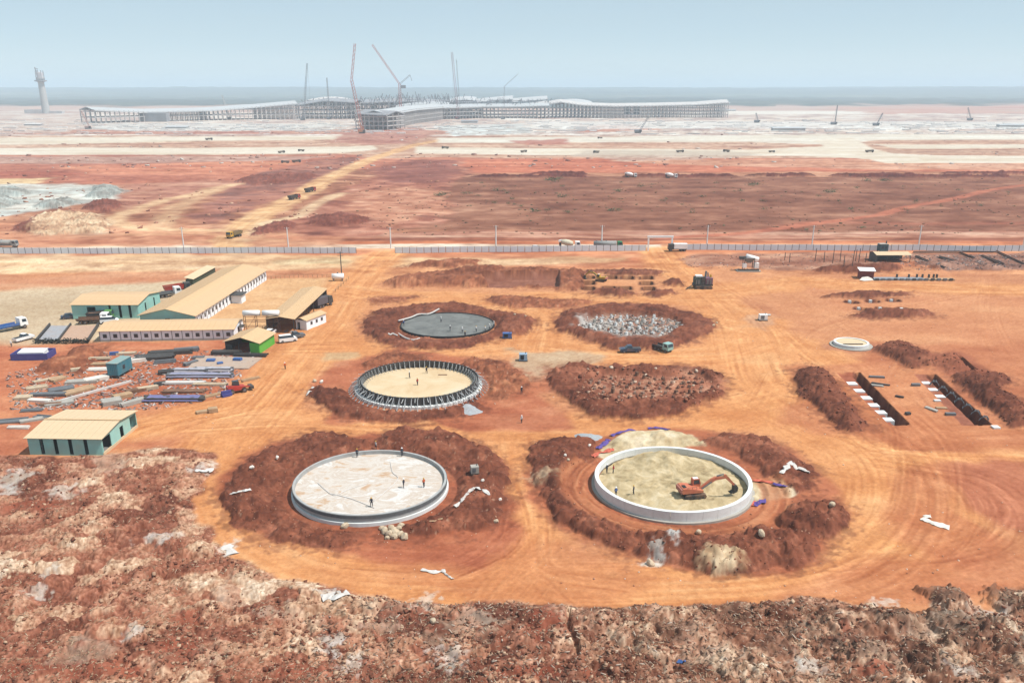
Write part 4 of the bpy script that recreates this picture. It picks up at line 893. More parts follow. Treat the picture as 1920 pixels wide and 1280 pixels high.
# --- twin water tanks on a scaffold
p = G3(493, 622); t = thing('water_tower', 'two white horizontal water tanks on a thin scaffold beside the office end wall', 'water tower', p, 0)
for xx in (-2.6, 2.6):
    MB().tube((xx - 2.2, 0, 5.2), (xx + 2.2, 0, 5.2), .75, .75, 14).build('water_tank', M_WHITEP, t, True)
for xx in (-4.6, -1.5, 1.5, 4.6):
    for yy in (-.8, .8): MB().beam((xx, yy, -.2), (xx, yy, 4.6), .12).build('leg', M_WOODD, t)
b = MB()
for zz in (1.5, 3.0, 4.4):
    for yy in (-.8, .8): b.beam((-4.6, yy, zz), (4.6, yy, zz), .1)
    for xx in (-4.6, -1.5, 1.5, 4.6): b.beam((xx, -.8, zz), (xx, .8, zz), .08)
for xx, xo in ((-4.6, -1.5), (1.5, 4.6)): b.beam((xx, -.8, 0), (xo, -.8, 4.4), .07)
b.build('brace', M_WOODD, t)
# --- fenced plot with low walls left of the office, hedge of netting
a = P(66, 643); b_ = P(168, 643); c = P(188, 612)
t = thing('roof_frame', 'low unfinished plot with grey and pink slabs and dark rails left of the office block', 'canopy', (a[0], a[1], 0), 0)
Lx = b_[0] - a[0]; sh = (c[0] - b_[0]); Ly = c[1] - b_[1]
def pq(u, v, z): return (u * Lx + v * sh, v * Ly, z)
MB().quad(pq(.05, .08, .5), pq(.42, .08, .5), pq(.42, .95, .5), pq(.05, .95, .5), .3).build('slab', smat('slab_bluegrey', (182, 184, 190), dirt=.2), t)
MB().quad(pq(.44, .08, .5), pq(.95, .08, .5), pq(.95, .95, .5), pq(.44, .95, .5), .3).build('slab', smat('slab_pink', (214, 178, 154), dirt=.2), t)
for u in (.02, .43, .97): MB().beam(pq(u, 0, .6), pq(u, 1, .6), .35, .9).build('rail', M_STEELD, t)
b = MB(); r2 = random.Random(3)
for i in range(520):
    u = r2.random(); c0 = Vector((u * Lx * 1.0, r2.uniform(-.9, .5), r2.uniform(0, 1.2))); 
    q = [c0 + Vector((r2.uniform(-.45, .45), r2.uniform(-.4, .4), r2.uniform(-.35, .35))) for _ in range(3)]; b.add(q, [(0, 1, 2)])
o = b.build('hedge', smat('hedge_dark', (62, 66, 58), var=.5, nscale=2), None); o.location = (a[0], a[1], 0)
tag(o, 'dark low hedge of netting and scrub along the front of the unfinished plot', 'hedge')
# --- long green shed and red truck behind the long hall
p = G3(356, 536); q = G3(398, 512)
L = math.hypot(q[0] - p[0], q[1] - p[1]); an = math.atan2(q[1] - p[1], q[0] - p[0])
t = thing('lean_to', 'long narrow dark green lean-to with pale roof behind the long hall', 'shed', p, an)
MB().box(0, L, -1.2, 1.2, -.1, 2.2).build('wall', smat('olive_dark', (84, 92, 70)), t); MB().quad((-.3, -1.6, 2.3), (L + .3, -1.6, 2.3), (L + .3, 1.6, 2.9), (-.3, 1.6, 2.9), .08).build('roof', M_CREAM, t)
# --- perimeter fence: three runs of sheet panels
PANEL = MB().box(0, 2.62, -.03, .03, .08, 2.35)
for q in range(8): PANEL.box(.06 + q * .32, .2 + q * .32, -.055, -.032, .1, 2.33)
PANEL = PANEL.mesh('fence_panel', M_FENCE)
POST = MB().box(-.07, .07, -.07, .07, -.4, 2.5).mesh('post', M_FENCEP)
CAP = None
for (x0, y0, x1, y1, lab) in ((-60, 475.5, 668, 474.5, 'long pale grey sheet fence left of the fence gap'), (741, 474, 1211, 470.5, 'pale grey sheet fence between the fence gap and the white gate'), (1286, 469.5, 1990, 471, 'long pale grey sheet fence right of the white gate')):
    a = Vector(P(x0, y0)); b = Vector(P(x1, y1)); L = (b - a).length; n = int(L / 2.8); an = math.atan2(b.y - a.y, b.x - a.x)
    t = thing('fence', lab, 'fence', (a.x, a.y, ground_z(a.x, a.y)), an)
    for q in range(n + 1):
        gx = a.x + (b.x - a.x) * q / n; gy = a.y + (b.y - a.y) * q / n; dz = ground_z(gx, gy) - t.location.z
        inst('post', POST, t, (q * L / n, 0, dz))
        if q < n: inst('fence_panel', PANEL, t, (q * L / n + .09, 0, dz), (0, 0, rng.uniform(-.012, .012)))
# --- gate portal
a = Vector(P(1215, 470)); b = Vector(P(1259, 470)); t = thing('gate', 'white portal gate frame in the sheet fence', 'gate', (a.x, a.y, 0), 0); L = (b - a).length
for xx in (0, L): MB().box(xx - .3, xx + .3, -.3, .3, -.2, 5.2).build('gate_post', M_WHITEP, t)
MB().box(-.5, L + .5, -.32, .32, 5.2, 6.0).build('lintel', M_WHITEP, t)
# --- power poles
pole0 = None
for i, px in enumerate((345, 541, 733, 930, 1128, 1325, 1522, 1722, 1918)):
    p = G3(px, 462 if px > 900 else 466)
    side = ['leftmost of the pale concrete poles along the fence', 'pale concrete pole behind the fence, second from the left', 'pale concrete pole just right of the gap in the fence', 'pale concrete pole behind the fence, left of the white car', 'pale concrete pole behind the tank truck with the green cab', 'pale concrete pole right of the white gate', 'pale concrete pole above the batching hopper field, third from the right', 'pale concrete pole above the open shed with the cream roof', 'rightmost of the pale concrete poles along the fence'][i]
    if pole0 is None:
        t = pole0 = thing('power_pole', side, 'pole', p, 0, 'concrete poles along the fence')
        MB().tube((0, 0, -.5), (0, 0, 8.6), .28, .2, 8).build('shaft', M_CONCW, t); MB().beam((-.9, 0, 8.1), (.9, 0, 8.1), .12).build('crossarm', M_STEEL, t)
        for xx in (-.8, 0, .8): MB().tube((xx, 0, 8.16), (xx, 0, 8.45), .07, .05, 6).build('insulator', M_WHITEP, t)
    else: copy_thing(pole0, p, 0, side, 'concrete poles along the fence')
p = G3(641, 520); t = thing('utility_pole', 'dark wooden pole standing beside the white tank at the camp corner', 'pole', p, 0)
MB().tube((0, 0, -.5), (0, 0, 9), .2, .14, 8).build('shaft', M_STEELD, t); MB().beam((-1, 0, 8.4), (1, 0, 8.4), .14).build('crossarm', M_STEELD, t); MB().beam((-1, 0, 7.6), (1, 0, 7.6), .12).build('crossarm', M_STEELD, t)
p = G3(634, 526); t = thing('storage_tank', 'white horizontal storage tank on a cradle at the camp corner', 'tank', p, .1)
MB().tube((-2, 0, 1.5), (2, 0, 1.5), 1.0, 1.0, 16).build('tank_shell', M_WHITEP, t, True); MB().box(-1.6, -1.3, -.8, .8, -.1, .9).box(1.3, 1.6, -.8, .8, -.1, .9).build('cradle', M_STEEL, t); MB().tube((0, 0, 2.4), (0, 0, 2.9), .25).build('hatch', M_STEEL, t)
# post rails round the courtyard
def rail(pts, n, h, lab, m=None):
    t = thing('post_and_rail', lab, 'fence', (0, 0, 0)); W = [Vector(G3(*p)) for p in pts]
    for i in range(len(W) - 1):
        MB().beam(W[i] + Vector((0, 0, h * .9)), W[i + 1] + Vector((0, 0, h * .9)), .08).build('rail', m or M_WOOD, t)
        for q in range(n): c0 = W[i].lerp(W[i + 1], q / n); MB().box(c0.x - .07, c0.x + .07, c0.y - .07, c0.y + .07, c0.z - .1, c0.z + h).build('post', m or M_WOOD, t)
rail([(500, 524), (560, 520), (622, 520)], 7, 1.1, 'low pale post and rail line behind the camp courtyard')
rail([(654, 524), (624, 552)], 6, 1.1, 'low pale post and rail line right of the camp courtyard')
rail([(470, 640), (500, 612), (520, 606)], 4, 1.1, 'low post and rail by the green shed')
# --- open shed with cream roof at the right, brick hut, slab
a, ang, wd, dp = ground_frame((1643, 492), (1704, 491), (1712, 484)); p = P(1643, 492)
t = thing('open_shed', 'open sided shed with cream roof in front of the fence at the right', 'shed', (p[0], p[1], 0), 0); wd = 12.5; dp = 7
roof_sheets(t, M_CREAM, 0, wd, 0, dp, 2.8, 3.5, 6, 'x', .4)
for xx in (0, wd / 3, wd * 2 / 3, wd):
    for yy in (0, dp): MB().box(xx - .1, xx + .1, yy - .1, yy + .1, -.2, 2.85).build('post', M_STEELD, t)
wall_run(t, M_STEELD, 0, wd, dp, -.1, 2.8, []); wall_run(t, M_STEELD, 0, dp, 0, -.1, 2.8, [], axis='y')
p = P(1612, 523); t = thing('brick_hut', 'brick red hut with white roof beside the grey slab', 'hut', (p[0], p[1], 0), -.15)
wall_run(t, smat('brick_red', (150, 76, 70), var=.15), 0, 4.4, 0, -.2, 2.8, []); wall_run(t, smat('brick_red', (150, 76, 70)), 0, 3.6, 4.4, -.2, 2.8, [], axis='y'); wall_run(t, smat('brick_red', (150, 76, 70)), 0, 3.6, 0, -.2, 2.8, [], axis='y'); wall_run(t, smat('brick_red', (150, 76, 70)), 0, 4.4, 3.6, -.2, 2.8, [(1, 2, 0, 2)])
MB().quad((-.4, -.4, 2.9), (4.9, -.4, 2.9), (5.2, 4.1, 3.3), (-.4, 4.1, 3.3), .1).build('roof', M_WHITEP, t)
# ================================================================ THE TANKS
def ring_mesh(r_out, r_in, z0, z1, m, name, parent, n=96): return MB().lathe([(r_in, z0), (r_in, z1), (r_out, z1), (r_out, z0)], n, True).build(name, m, parent)
def disc_mesh(r, z, m, name, parent, n=96):
    b = MB(); b.add([(0, 0, z)] + [(r * math.cos(2 * PI * i / n), r * math.sin(2 * PI * i / n), z) for i in range(n)], [(0, i + 1, (i + 1) % n + 1) for i in range(n)]); return b.build(name, m, parent)
def stained(name, cols, sc=.25, seed=0.0, ax=(1, 1)):
    m = bpy.data.materials.new(name); m.use_nodes = True; t = m.node_tree; b = t.nodes['Principled BSDF']; b.inputs['Roughness'].default_value = .9; b.inputs['Specular IOR Level'].default_value = .15
    tc = t.nodes.new('ShaderNodeTexCoord'); mp = t.nodes.new('ShaderNodeMapping'); mp.inputs['Location'].default_value = (seed, seed * .7, 0); mp.inputs['Scale'].default_value = (ax[0], ax[1], 1)
    t.links.new(tc.outputs['Object'], mp.inputs['Vector'])
    n = t.nodes.new('ShaderNodeTexNoise'); n.inputs['Scale'].default_value = sc; n.inputs['Detail'].default_value = 8; n.inputs['Roughness'].default_value = .68; n.inputs['Distortion'].default_value = .6
    t.links.new(mp.outputs[0], n.inputs['Vector'])
    cr = t.nodes.new('ShaderNodeValToRGB'); e = cr.color_ramp.elements
    while len(e) < len(cols): e.new(.5)
    for i, (p, c) in enumerate(cols): e[i].position = p; a_ = alb(c); e[i].color = (*[float(v) for v in a_], 1)
    t.links.new(n.outputs[0], cr.inputs[0]); t.links.new(cr.outputs[0], b.inputs['Base Color']); return m
t = thing('ring_tank', 'bare concrete ring tank with pale stained floor at the lower left', 'tank', (T1[0], T1[1], 0))
M_W1 = smat('ring_wall_grey', (196, 198, 198), rough=.85, var=.14, nscale=.8, dirt=.2, bump=.15)
t.scale = (.955, .955, 1); ring_mesh(13.0, 12.62, -.5, 1.78, M_W1, 'wall', t); ring_mesh(13.28, 13.002, -.5, .55, M_CONCW, 'footing', t)
ring_mesh(13.1, 13.002, 1.2, 1.7, smat('rim_dark', (120, 122, 124), rough=.9, var=.2), 'rim_band', t)
disc_mesh(12.63, 1.12, stained('stained_floor', [(.3, (204, 150, 108)), (.4, (222, 194, 168)), (.47, (238, 230, 222)), (.54, (222, 204, 188)), (.6, (248, 244, 240)), (.72, (216, 208, 202))], .22, 3, (.7, 1.3)), 'floor', t)
def hose(pts, r, m, lab, z=None, name='hose', cat='hose', parent=None):
    b = MB(); W = [Vector(PV(p[0], p[1], z)) if z is not None else Vector(G3(p[0], p[1], r)) for p in smooth_pts(pts, 4)]
    for i in range(len(W) - 1): b.tube(W[i], W[i + 1], r, r, 6)
    o = b.build(name, m, parent)
    if not parent: tag(o, lab, cat)
    return o
hose([(596, 905), (625, 928), (650, 918), (690, 905)], .07, M_SHEETW, 'white hose line across the left part of the stained tank floor', 1.18)
hose([(622, 925), (660, 935), (702, 952)], .07, M_SHEETW, 'white hose line in the front of the stained tank floor', 1.18)
hose([(732, 866), (736, 885), (745, 900), (702, 938)], .07, M_SHEETW, 'white hose line in the right part of the stained tank floor', 1.18)
t = thing('ring_tank', 'white walled ring tank filled with sand at the lower right, an excavator inside', 'tank', (T2[0], T2[1], 0)); t.scale = (.962, .962, .7)
for q in range(32):       # cast wall bays with open joints
    a0 = 2 * PI * q / 32 + .0012; a1 = 2 * PI * (q + 1) / 32 - .0012
    b = MB(); n = 4; v = []
    for i in range(n + 1):
        an = a0 + (a1 - a0) * i / n
        for r, zz in ((12.6, 1.0), (12.6, 2.6), (13.25, 2.6), (13.25, -.6)): v.append((r * math.cos(an), r * math.sin(an), zz))
    f = [(i * 4 + p, i * 4 + (p + 1) % 4, (i + 1) * 4 + (p + 1) % 4, (i + 1) * 4 + p) for i in range(n) for p in range(4)] + [(0, 1, 2, 3), (n * 4 + 3, n * 4 + 2, n * 4 + 1, n * 4)]
    b.add(v, f).build('wall_bay', M_CONCW, t)
ring_mesh(13.75, 13.26, -.5, .35, M_CONC, 'footing', t)
# sand inside
nr, na = 60, 200
RRg, AA = np.meshgrid(np.linspace(0, 12.62, nr), np.linspace(0, 2 * PI, na, endpoint=False), indexing='ij')
sx = RRg * np.cos(AA); sy = RRg * np.sin(AA)
sz = 1.25 + .55 * (fbm(sx + 50, sy, 5, 3, 900) - .5) + 1.3 * np.exp(-((sx - .5) ** 2 + (sy - 9) ** 2) / 14) + .3 * (vn(np.hypot(sx + 3, sy + 2.5) / .45, np.arctan2(sy + 2.5, sx + 3) * 1.5, 901) - .5) * sstep(6.5, 5, np.hypot(sx - 1, sy + 1.5))
sz += -1.1 * np.exp(-((sx - 7.2) ** 2 / 8 + (sy + 3.5) ** 2 / 5)) + .7 * (billow(sx, sy, 1.6, 3, 902) - .5) * np.exp(-((sx - 0) ** 2 + (sy - 8) ** 2) / 14) + (fbm(sx, sy, .8, 3, 903) - .5) * .22 + (billow(sx, sy, 2.4, 3, 904) - .5) * .3
sz += .55 * np.exp(-((sx - 5.0) ** 2 / 5 + (sy - .5) ** 2 / 4)); sz -= .15 * sstep(9, 12.6, RRg)
sz -= .28 * sstep(9, 12.6, RRg) ; sz -= .3
idx = np.arange(nr * na).reshape(nr, na)
me = bpy.data.meshes.new('sand_fill'); me.from_pydata(np.stack([sx, sy, sz], -1).reshape(-1, 3).tolist(), [], [(int(idx[i, j]), int(idx[i + 1, j]), int(idx[i + 1, (j + 1) % na]), int(idx[i, (j + 1) % na])) for i in range(nr - 1) for j in range(na)])
me.polygons.foreach_set('use_smooth', [True] * len(me.polygons))
me.materials.append(stained('sand', [(.3, (156, 134, 100)), (.42, (196, 174, 134)), (.55, (222, 200, 160)), (.7, (240, 222, 188))], .38, 8))  # darkest tones stand in for shaded hollows, along with churned sand
o = bpy.data.objects.new('sand_fill', me); COL.objects.link(o); o.location = (T2[0], T2[1], 0); o.scale = (.962, .962, 1); tag(o, 'yellowish sand filling the white walled ring tank, dug by the excavator', 'sand', None, 'stuff')
def sand_z(x, y):
    i = int(np.argmin((sx.ravel() - (x - T2[0])) ** 2 + (sy.ravel() - (y - T2[1])) ** 2)); return float(sz.ravel()[i])
# T3: formwork ring with raking props
t = thing('formwork_tank', 'ring of dark formwork panels and raking props round a cream tank floor', 'tank under construction', (T3[0], T3[1], 0))
disc_mesh(12.45, .62, stained('cream_floor', [(.3, (226, 190, 146)), (.45, (240, 212, 172)), (.6, (246, 224, 188)), (.75, (238, 228, 206))], .12, 5), 'floor', t)
ring_mesh(13.9, 12.44, -.4, .5, M_CONCW, 'footing', t)
NP = 66
pn = MB().box(-.58, .58, -.04, .04, .5, 2.1).box(-.58, .58, -.1, -.041, .9, 1.0).box(-.58, .58, -.1, -.041, 1.6, 1.7).mesh('formwork_panel', M_STEELD)
pi = MB().box(-.57, .57, -.04, .04, .6, 2.1).mesh('inner_panel', M_STEELD); pj = MB().box(-.07, .07, -.3, .0, .62, 2.1).beam((0, -.1, 2.0), (0, -1.1, .64), .07).mesh('inner_rib', smat('prop_galv', (200, 202, 204), metal=.2))
pr = MB().beam((0, 2.1, .1), (0, .12, 1.95), .11).beam((0, 1.5, .1), (0, .12, 1.0), .08).box(-.07, .07, .1, .22, .5, 2.15).box(-.12, .12, 1.9, 2.3, 0, .14).mesh('prop', smat('prop_galv', (200, 202, 204), metal=.2))
tb = MB().beam((0, 0, 1.95), (0, 1.5, 1.6), .07).mesh('tie_bar', M_CONCW)
for q in range(NP):
    an = 2 * PI * q / NP; c0 = (math.cos(an), math.sin(an))
    inst('formwork_panel', pn, t, (12.98 * c0[0], 12.98 * c0[1], 0), (0, 0, an - PI / 2)); inst('inner_panel', pi, t, (12.5 * c0[0], 12.5 * c0[1], 0), (0, 0, an - PI / 2)); inst('inner_rib', pj, t, (12.44 * math.cos(an + .037), 12.44 * math.sin(an + .037), 0), (0, 0, an + .037 - PI / 2))
    inst('prop', pr, t, (13.02 * math.cos(an + .037), 13.02 * math.sin(an + .037), 0), (rng.uniform(-.02, .02), 0, an - PI / 2 + .037))
    if q % 2 == 0: inst('tie_bar', tb, t, (13.0 * c0[0], 13.0 * c0[1], rng.uniform(-.1, .1)), (0, 0, an - PI / 2 + .02))
ring_mesh(12.92, 12.56, .5, 1.75, M_CONCD, 'wall', t)
MB().box(-1, 1, -.15, .15, .63, .75).build('timber_bearer', M_WOODD, t).location = (P(830, 703, .6)[0] - T3[0], P(830, 703, .6)[1] - T3[1], 0)
bpy.context.view_layer.update()
# T4: fresh slab
t = thing('round_slab', 'fresh dark grey round concrete slab in the upper left pit', 'slab', (T4[0], T4[1], 0))
disc_mesh(12.7, .5, stained('wet_concrete', [(.3, (110, 112, 112)), (.5, (132, 134, 132)), (.7, (150, 152, 150))], .3, 2), 'slab_top', t)
ring_mesh(12.95, 12.68, -.3, .72, M_DARK, 'edge_form', t)
hose([(747, 601), (770, 595), (785, 589), (805, 588), (823, 579)], .22, M_SHEETW, 'long white concrete pipe lying along the back left of the grey slab', 1.0, 'pipe', 'pipe')
hose([(747, 625), (760, 633), (775, 637), (787, 634)], .2, M_SHEETW, 'white pipe lying on the front left edge of the grey slab', .85, 'pipe', 'pipe')
hose([(728, 625), (745, 627)], .2, M_SHEETW, 'short white pipe left of the grey slab', None, 'pipe', 'pipe')
# small round tank at the right
c = P(1596, 643, .6)
t = thing('small_round_tank', 'small cream round tank with white rim among the right tracks', 'tank', (c[0], c[1], 0))
ring_mesh(4.3, 3.75, -.3, .95, M_CONCW, 'wall', t, 40); ring_mesh(5.2, 4.302, -.3, .2, M_CONC, 'footing', t, 40); disc_mesh(3.76, .8, M_CREAM, 'lid', t, 40)
MB().box(-2.8, 2.2, -2.1, -1.8, .85, 1.0).build('timber_bearer', M_STEELD, t)
# pile heads in the two pile pits
def pit_piles(poly, n, cols, seed, lab, grp, nm='pile_head', skip=None):
    r = random.Random(seed); p = np.array(poly); meshes = []
    for q, m in enumerate(cols):
        for k in range(3):
            b = MB(); s_ = r.uniform(.22, .34); hh = r.uniform(.35, 1.0); b.box(-s_, s_, -s_, s_, -.8, hh)
            b2 = b
            for (dx, dy) in ((-.15, -.15), (.15, -.15), (.15, .15), (-.15, .15)): b2.beam((dx, dy, hh), (dx + r.uniform(-.15, .15), dy + r.uniform(-.15, .15), hh + r.uniform(.3, .6)), .05)
            meshes.append(b.mesh(nm, m))
    k = 0; xs = np.linspace(p[:, 0].min() + .8, p[:, 0].max() - .8, 13); yy = np.linspace(p[:, 1].min() + .8, p[:, 1].max() - .8, 7)
    for i, x0 in enumerate(xs):
        for j, y0 in enumerate(yy):
            x1 = x0 + (j % 2) * .9 + r.uniform(-.5, .5); y1 = y0 + r.uniform(-.5, .5)
            if poly_sd(poly, np.array([x1]), np.array([y1]), 1)[0] < .7 or r.random() < .18: continue
            o = inst(nm, r.choice(meshes), None, (x1, y1, ground_z(x1, y1)), (r.uniform(-.1, .1), r.uniform(-.1, .1), r.uniform(0, 1))); tag(o, lab, 'pile', grp); k += 1
    return k
pit_piles(p5, 60, [M_CONCW, M_CONCW, M_CONC], 31, 'pale cut pile head standing in the rubble of the upper right pit', 'pile heads in the upper right pit')
pit_piles(p6, 60, [smat('pile_brown', (150, 110, 92)), smat('pile_brown2', (196, 160, 140)), M_WOODD], 32, 'brown cut pile head standing in the middle right pit', 'pile heads in the middle right pit')
# pads in the trench
TR1 = thing('pad_row', 'row of white concrete pads stepping along the left side of the dark trench', 'concrete pads', (0, 0, 0))
for i in range(6):
    a = P(1596.5 + i * 13.4, 718 + i * 13.5, -.2); MB().box(a[0] - 1.15, a[0] + 1.15, a[1] - .95, a[1] + .95, -2.6, -.2).build('concrete_pad', M_CONCW, TR1)
# ================================================================ VEHICLES
WHEEL = {}
def wheel(t, x, y, r, w):
    k = (r, w)
    if k not in WHEEL:
        WHEEL[k] = (MB().tube((0, -w / 2, 0), (0, w / 2, 0), r, r, 12).mesh('tyre', M_TYRE), MB().tube((0, -w / 2 - .02, 0), (0, w / 2 + .02, 0), r * .5, r * .5, 8).mesh('rim', M_STEEL))
    o = inst('wheel', WHEEL[k][0], t, (x, y, r)); inst('rim', WHEEL[k][1], o); return o
def car_body(t, m, L, W, prof, cab, glass=M_GLASS):
    """side profile swept across the width, narrower cabin with its windows"""
    MB().prism(prof, -W / 2, W / 2, 'y').build('body', m, t)
    b = MB(); (xa, xb, xc, xd, z0, z1) = cab; wi = W / 2 - .05; wo = W / 2 - .22
    b.add([(xa, -wi, z0), (xd, -wi, z0), (xd, wi, z0), (xa, wi, z0), (xb, -wo, z1), (xc, -wo, z1), (xc, wo, z1), (xb, wo, z1)], [(0, 1, 5, 4), (1, 2, 6, 5), (2, 3, 7, 6), (3, 0, 4, 7)])
    b.build('window_band', glass, t)
    MB().box(xb - .04, xc + .04, -wo - .04, wo + .04, z1, z1 + .05).build('roof', m, t)
def make_car(name, label, m, loc, rz, kind='pickup', group=None, cat=None, bedm=None):
    t = thing(name, label, cat or kind, loc, rz, group)
    if kind == 'pickup':
        L = 5.3; prof = [(-2.6, .45), (2.55, .45), (2.65, .8), (2.5, 1.05), (1.3, 1.15), (-.5, 1.15), (-.55, 1.12), (-2.62, 1.12)]
        car_body(t, m, L, 1.85, prof, (-.55, -.35, .65, 1.35, 1.12, 1.78)); MB().box(-2.5, -.65, -.75, .75, 1.13, 1.15).build('cargo_bed', bedm or M_DARK, t)
    elif kind == 'van':
        prof = [(-2.3, .4), (2.3, .4), (2.35, .9), (2.0, 1.2), (1.4, 1.3), (-2.3, 1.3)]; car_body(t, m, 4.6, 1.8, prof, (-2.25, -2.1, .8, 1.6, 1.28, 1.95))
    else:
        prof = [(-2.2, .35), (2.2, .35), (2.25, .7), (2.0, .9), (1.2, 1.0), (-1.6, 1.02), (-2.25, .95)]; car_body(t, m, 4.5, 1.75, prof, (-1.75, -1.1, .5, 1.25, .98, 1.48))
    for xx in (-1.5, 1.6):
        for yy in (-.8, .8): wheel(t, xx, yy, .38, .24)
    for yy in (-.6, .6): MB().box(2.5 if kind == 'pickup' else 2.22, 2.68 if kind == 'pickup' else 2.3, yy - .16, yy + .16, .78, .92).build('headlight', M_WHITEP, t)
    return t
def make_truck(name, label, kind, loc, rz, cabm, bodym, group=None, L=8.5, cat=None):
    t = thing(name, label, cat or {'dump': 'dump truck', 'mixer': 'mixer truck', 'tanker': 'tanker truck', 'flat': 'truck', 'box': 'truck'}[kind], loc, rz, group)
    MB().box(-L / 2, L / 2, -.45, .45, .75, 1.05).build('chassis', M_STEELD, t)
    x1 = L / 2; MB().prism([(x1 - 2.0, .8), (x1 + .1, .8), (x1 + .1, 1.7), (x1 - .15, 2.9), (x1 - 2.0, 2.95)], -1.2, 1.2, 'y').build('cab', cabm, t)
    MB().add([(x1 + .13, -1.05, 1.8), (x1 + .13, 1.05, 1.8), (x1 - .08, 1.0, 2.75), (x1 - .08, -1.0, 2.75)], [(0, 1, 2, 3)]).build('windscreen', M_GLASS, t)
    for yy in (-1.22, 1.22): MB().add([(x1 - 1.4, yy, 1.8), (x1 - .2, yy, 1.8), (x1 - .35, yy, 2.6), (x1 - 1.4, yy, 2.6)], [(0, 1, 2, 3)]).build('side_window', M_GLASS, t)
    for xx in (x1 - .9, -x1 + 2.4, -x1 + 1.1):
        for yy in (-1.0, 1.0): wheel(t, xx, yy, .52, .42)
    if kind == 'dump':
        MB().add([(-x1, -1.15, 1.2), (x1 - 2.4, -1.15, 1.2), (x1 - 2.4, 1.15, 1.2), (-x1, 1.15, 1.2), (-x1 - .3, -1.3, 2.5), (x1 - 2.2, -1.3, 2.7), (x1 - 2.2, 1.3, 2.7), (-x1 - .3, 1.3, 2.5)], [(0, 3, 2, 1), (0, 1, 5, 4), (1, 2, 6, 5), (2, 3, 7, 6), (3, 0, 4, 7)]).build('tipper_body', bodym, t)
        MB().box(-x1, x1 - 2.5, -1.15, 1.15, 2.0, 2.2).build('load', M_WOODD, t)
    elif kind == 'mixer':
        b = MB(); prof = [(.4, -2.7), (.95, -2.3), (1.25, -.6), (1.2, .8), (.7, 2.3)]; ring = []
        n = 14
        for r, xx in prof:
            for i in range(n): ring.append((xx - .9, r * math.cos(2 * PI * i / n), 2.45 + r * math.sin(2 * PI * i / n) - xx * .16))
        b.add(ring, [(p * n + i, p * n + (i + 1) % n, (p + 1) * n + (i + 1) % n, (p + 1) * n + i) for p in range(4) for i in range(n)] + [tuple(range(n)), tuple(range(4 * n + n - 1, 4 * n - 1, -1))])
        b.build('mixer_drum', bodym, t, True); MB().prism([(-x1 - .3, 2.6), (-x1 + .9, 3.3), (-x1 + .9, 3.7), (-x1 - .3, 3.4)], -.5, .5, 'y').build('hopper', cabm, t)
        MB().beam((-x1 + .4, 0, 1), (-x1 + .4, 0, 2.6), .9, .3).build('drum_support', M_STEELD, t)
    elif kind == 'tanker':
        MB().tube((-x1 - .1, 0, 2.05), (x1 - 2.4, 0, 2.05), 1.12, 1.12, 16).build('tank_shell', bodym, t, True)
        for xx in (-x1 + 1, -x1 + 3, -x1 + 5): MB().tube((xx, 0, 3.1), (xx, 0, 3.35), .3, .3, 8).build('hatch', M_STEEL, t)
        MB().box(-x1, x1 - 2.5, -1.2, -1.1, 1.1, 1.3).box(-x1, x1 - 2.5, 1.1, 1.2, 1.1, 1.3).build('side_rail', M_STEEL, t)
    elif kind == 'box': MB().box(-x1, x1 - 2.2, -1.2, 1.2, 1.15, 3.1).build('cargo_box', bodym, t)
    else:
        MB().box(-x1, x1 - 2.2, -1.2, 1.2, 1.1, 1.25).build('flatbed', bodym, t)
        for yy in (-1.2, 1.2): MB().box(-x1, x1 - 2.3, yy - .04, yy + .04, 1.25, 1.75).build('sideboard', bodym, t)
    return t
M_PKBLUE = smat('pickup_darkblue', (60, 84, 112), rough=.35, var=.06, dirt=.35)
make_car('pickup_truck', 'dark blue pickup parked in front of the upper right pit', M_PKBLUE, G3(1181, 660), .05 + PI, 'pickup', bedm=M_STEELD)
t = make_truck('light_truck', 'light truck with pale green cab and dark bed parked right of the dark blue pickup', 'flat', G3(1242, 657), -.9, smat('cab_palegreen', (170, 214, 208), rough=.4), M_STEELD, L=6.0)
t.scale = (.85, .85, .8)
make_car('pickup_truck', 'white pickup standing on the pale yard at the far left', M_WHITEP, G3(45, 638), PI * .35, 'pickup')
make_car('car', 'white car parked by the green shed, front car of two', M_WHITEP, G3(540, 641), .45, 'van', cat='van'); make_car('car', 'grey car parked by the green shed, right behind the white van', M_STEEL, G3(553, 634), .6, 'pickup', cat='car')
make_car('car', 'white car parked under the water towers', M_WHITEP, G3(507, 627), 1.4, 'car')
make_car('car', 'white car parked in front of the mint workshop', M_WHITEP, G3(206, 606), .25, 'van', cat='van'); make_car('car', 'dark car at the left corner of the mint workshop', M_PKBLUE, G3(131, 597), .4, 'car')
make_truck('parked_truck', 'dark truck with folded arm parked in front of the mint workshop', 'flat', G3(176, 606), .15, M_WHITEP, M_WOODD)
make_truck('parked_truck', 'grey truck in front of the mint workshop next to the white van', 'dump', G3(190, 601), .2, smat('cab_green', (110, 170, 96)), M_STEELD, L=6.5)
make_truck('parked_truck', 'dark grey truck beside the open machinery shed', 'box', G3(605, 575), 1.1, M_STEELD, smat('truck_grey', (112, 104, 110)), L=7)
make_truck('parked_truck', 'red truck standing behind the long hall', 'dump', G3(334, 548), .6, M_STEELD, M_RED, L=8); make_truck('parked_truck', 'grey and white truck behind the long hall', 'flat', G3(318, 556), .6, M_WHITEP, M_STEEL, L=7)
make_truck('bus_trailer', 'long low blue trailer cut off by the left photo edge', 'flat', G3(4, 622), .95, M_WHITEP, M_BLUE, L=13, cat='trailer')
make_car('car', 'white car driving behind the fence left of the mixer truck', M_WHITEP, G3(1005, 467), .02, 'car')
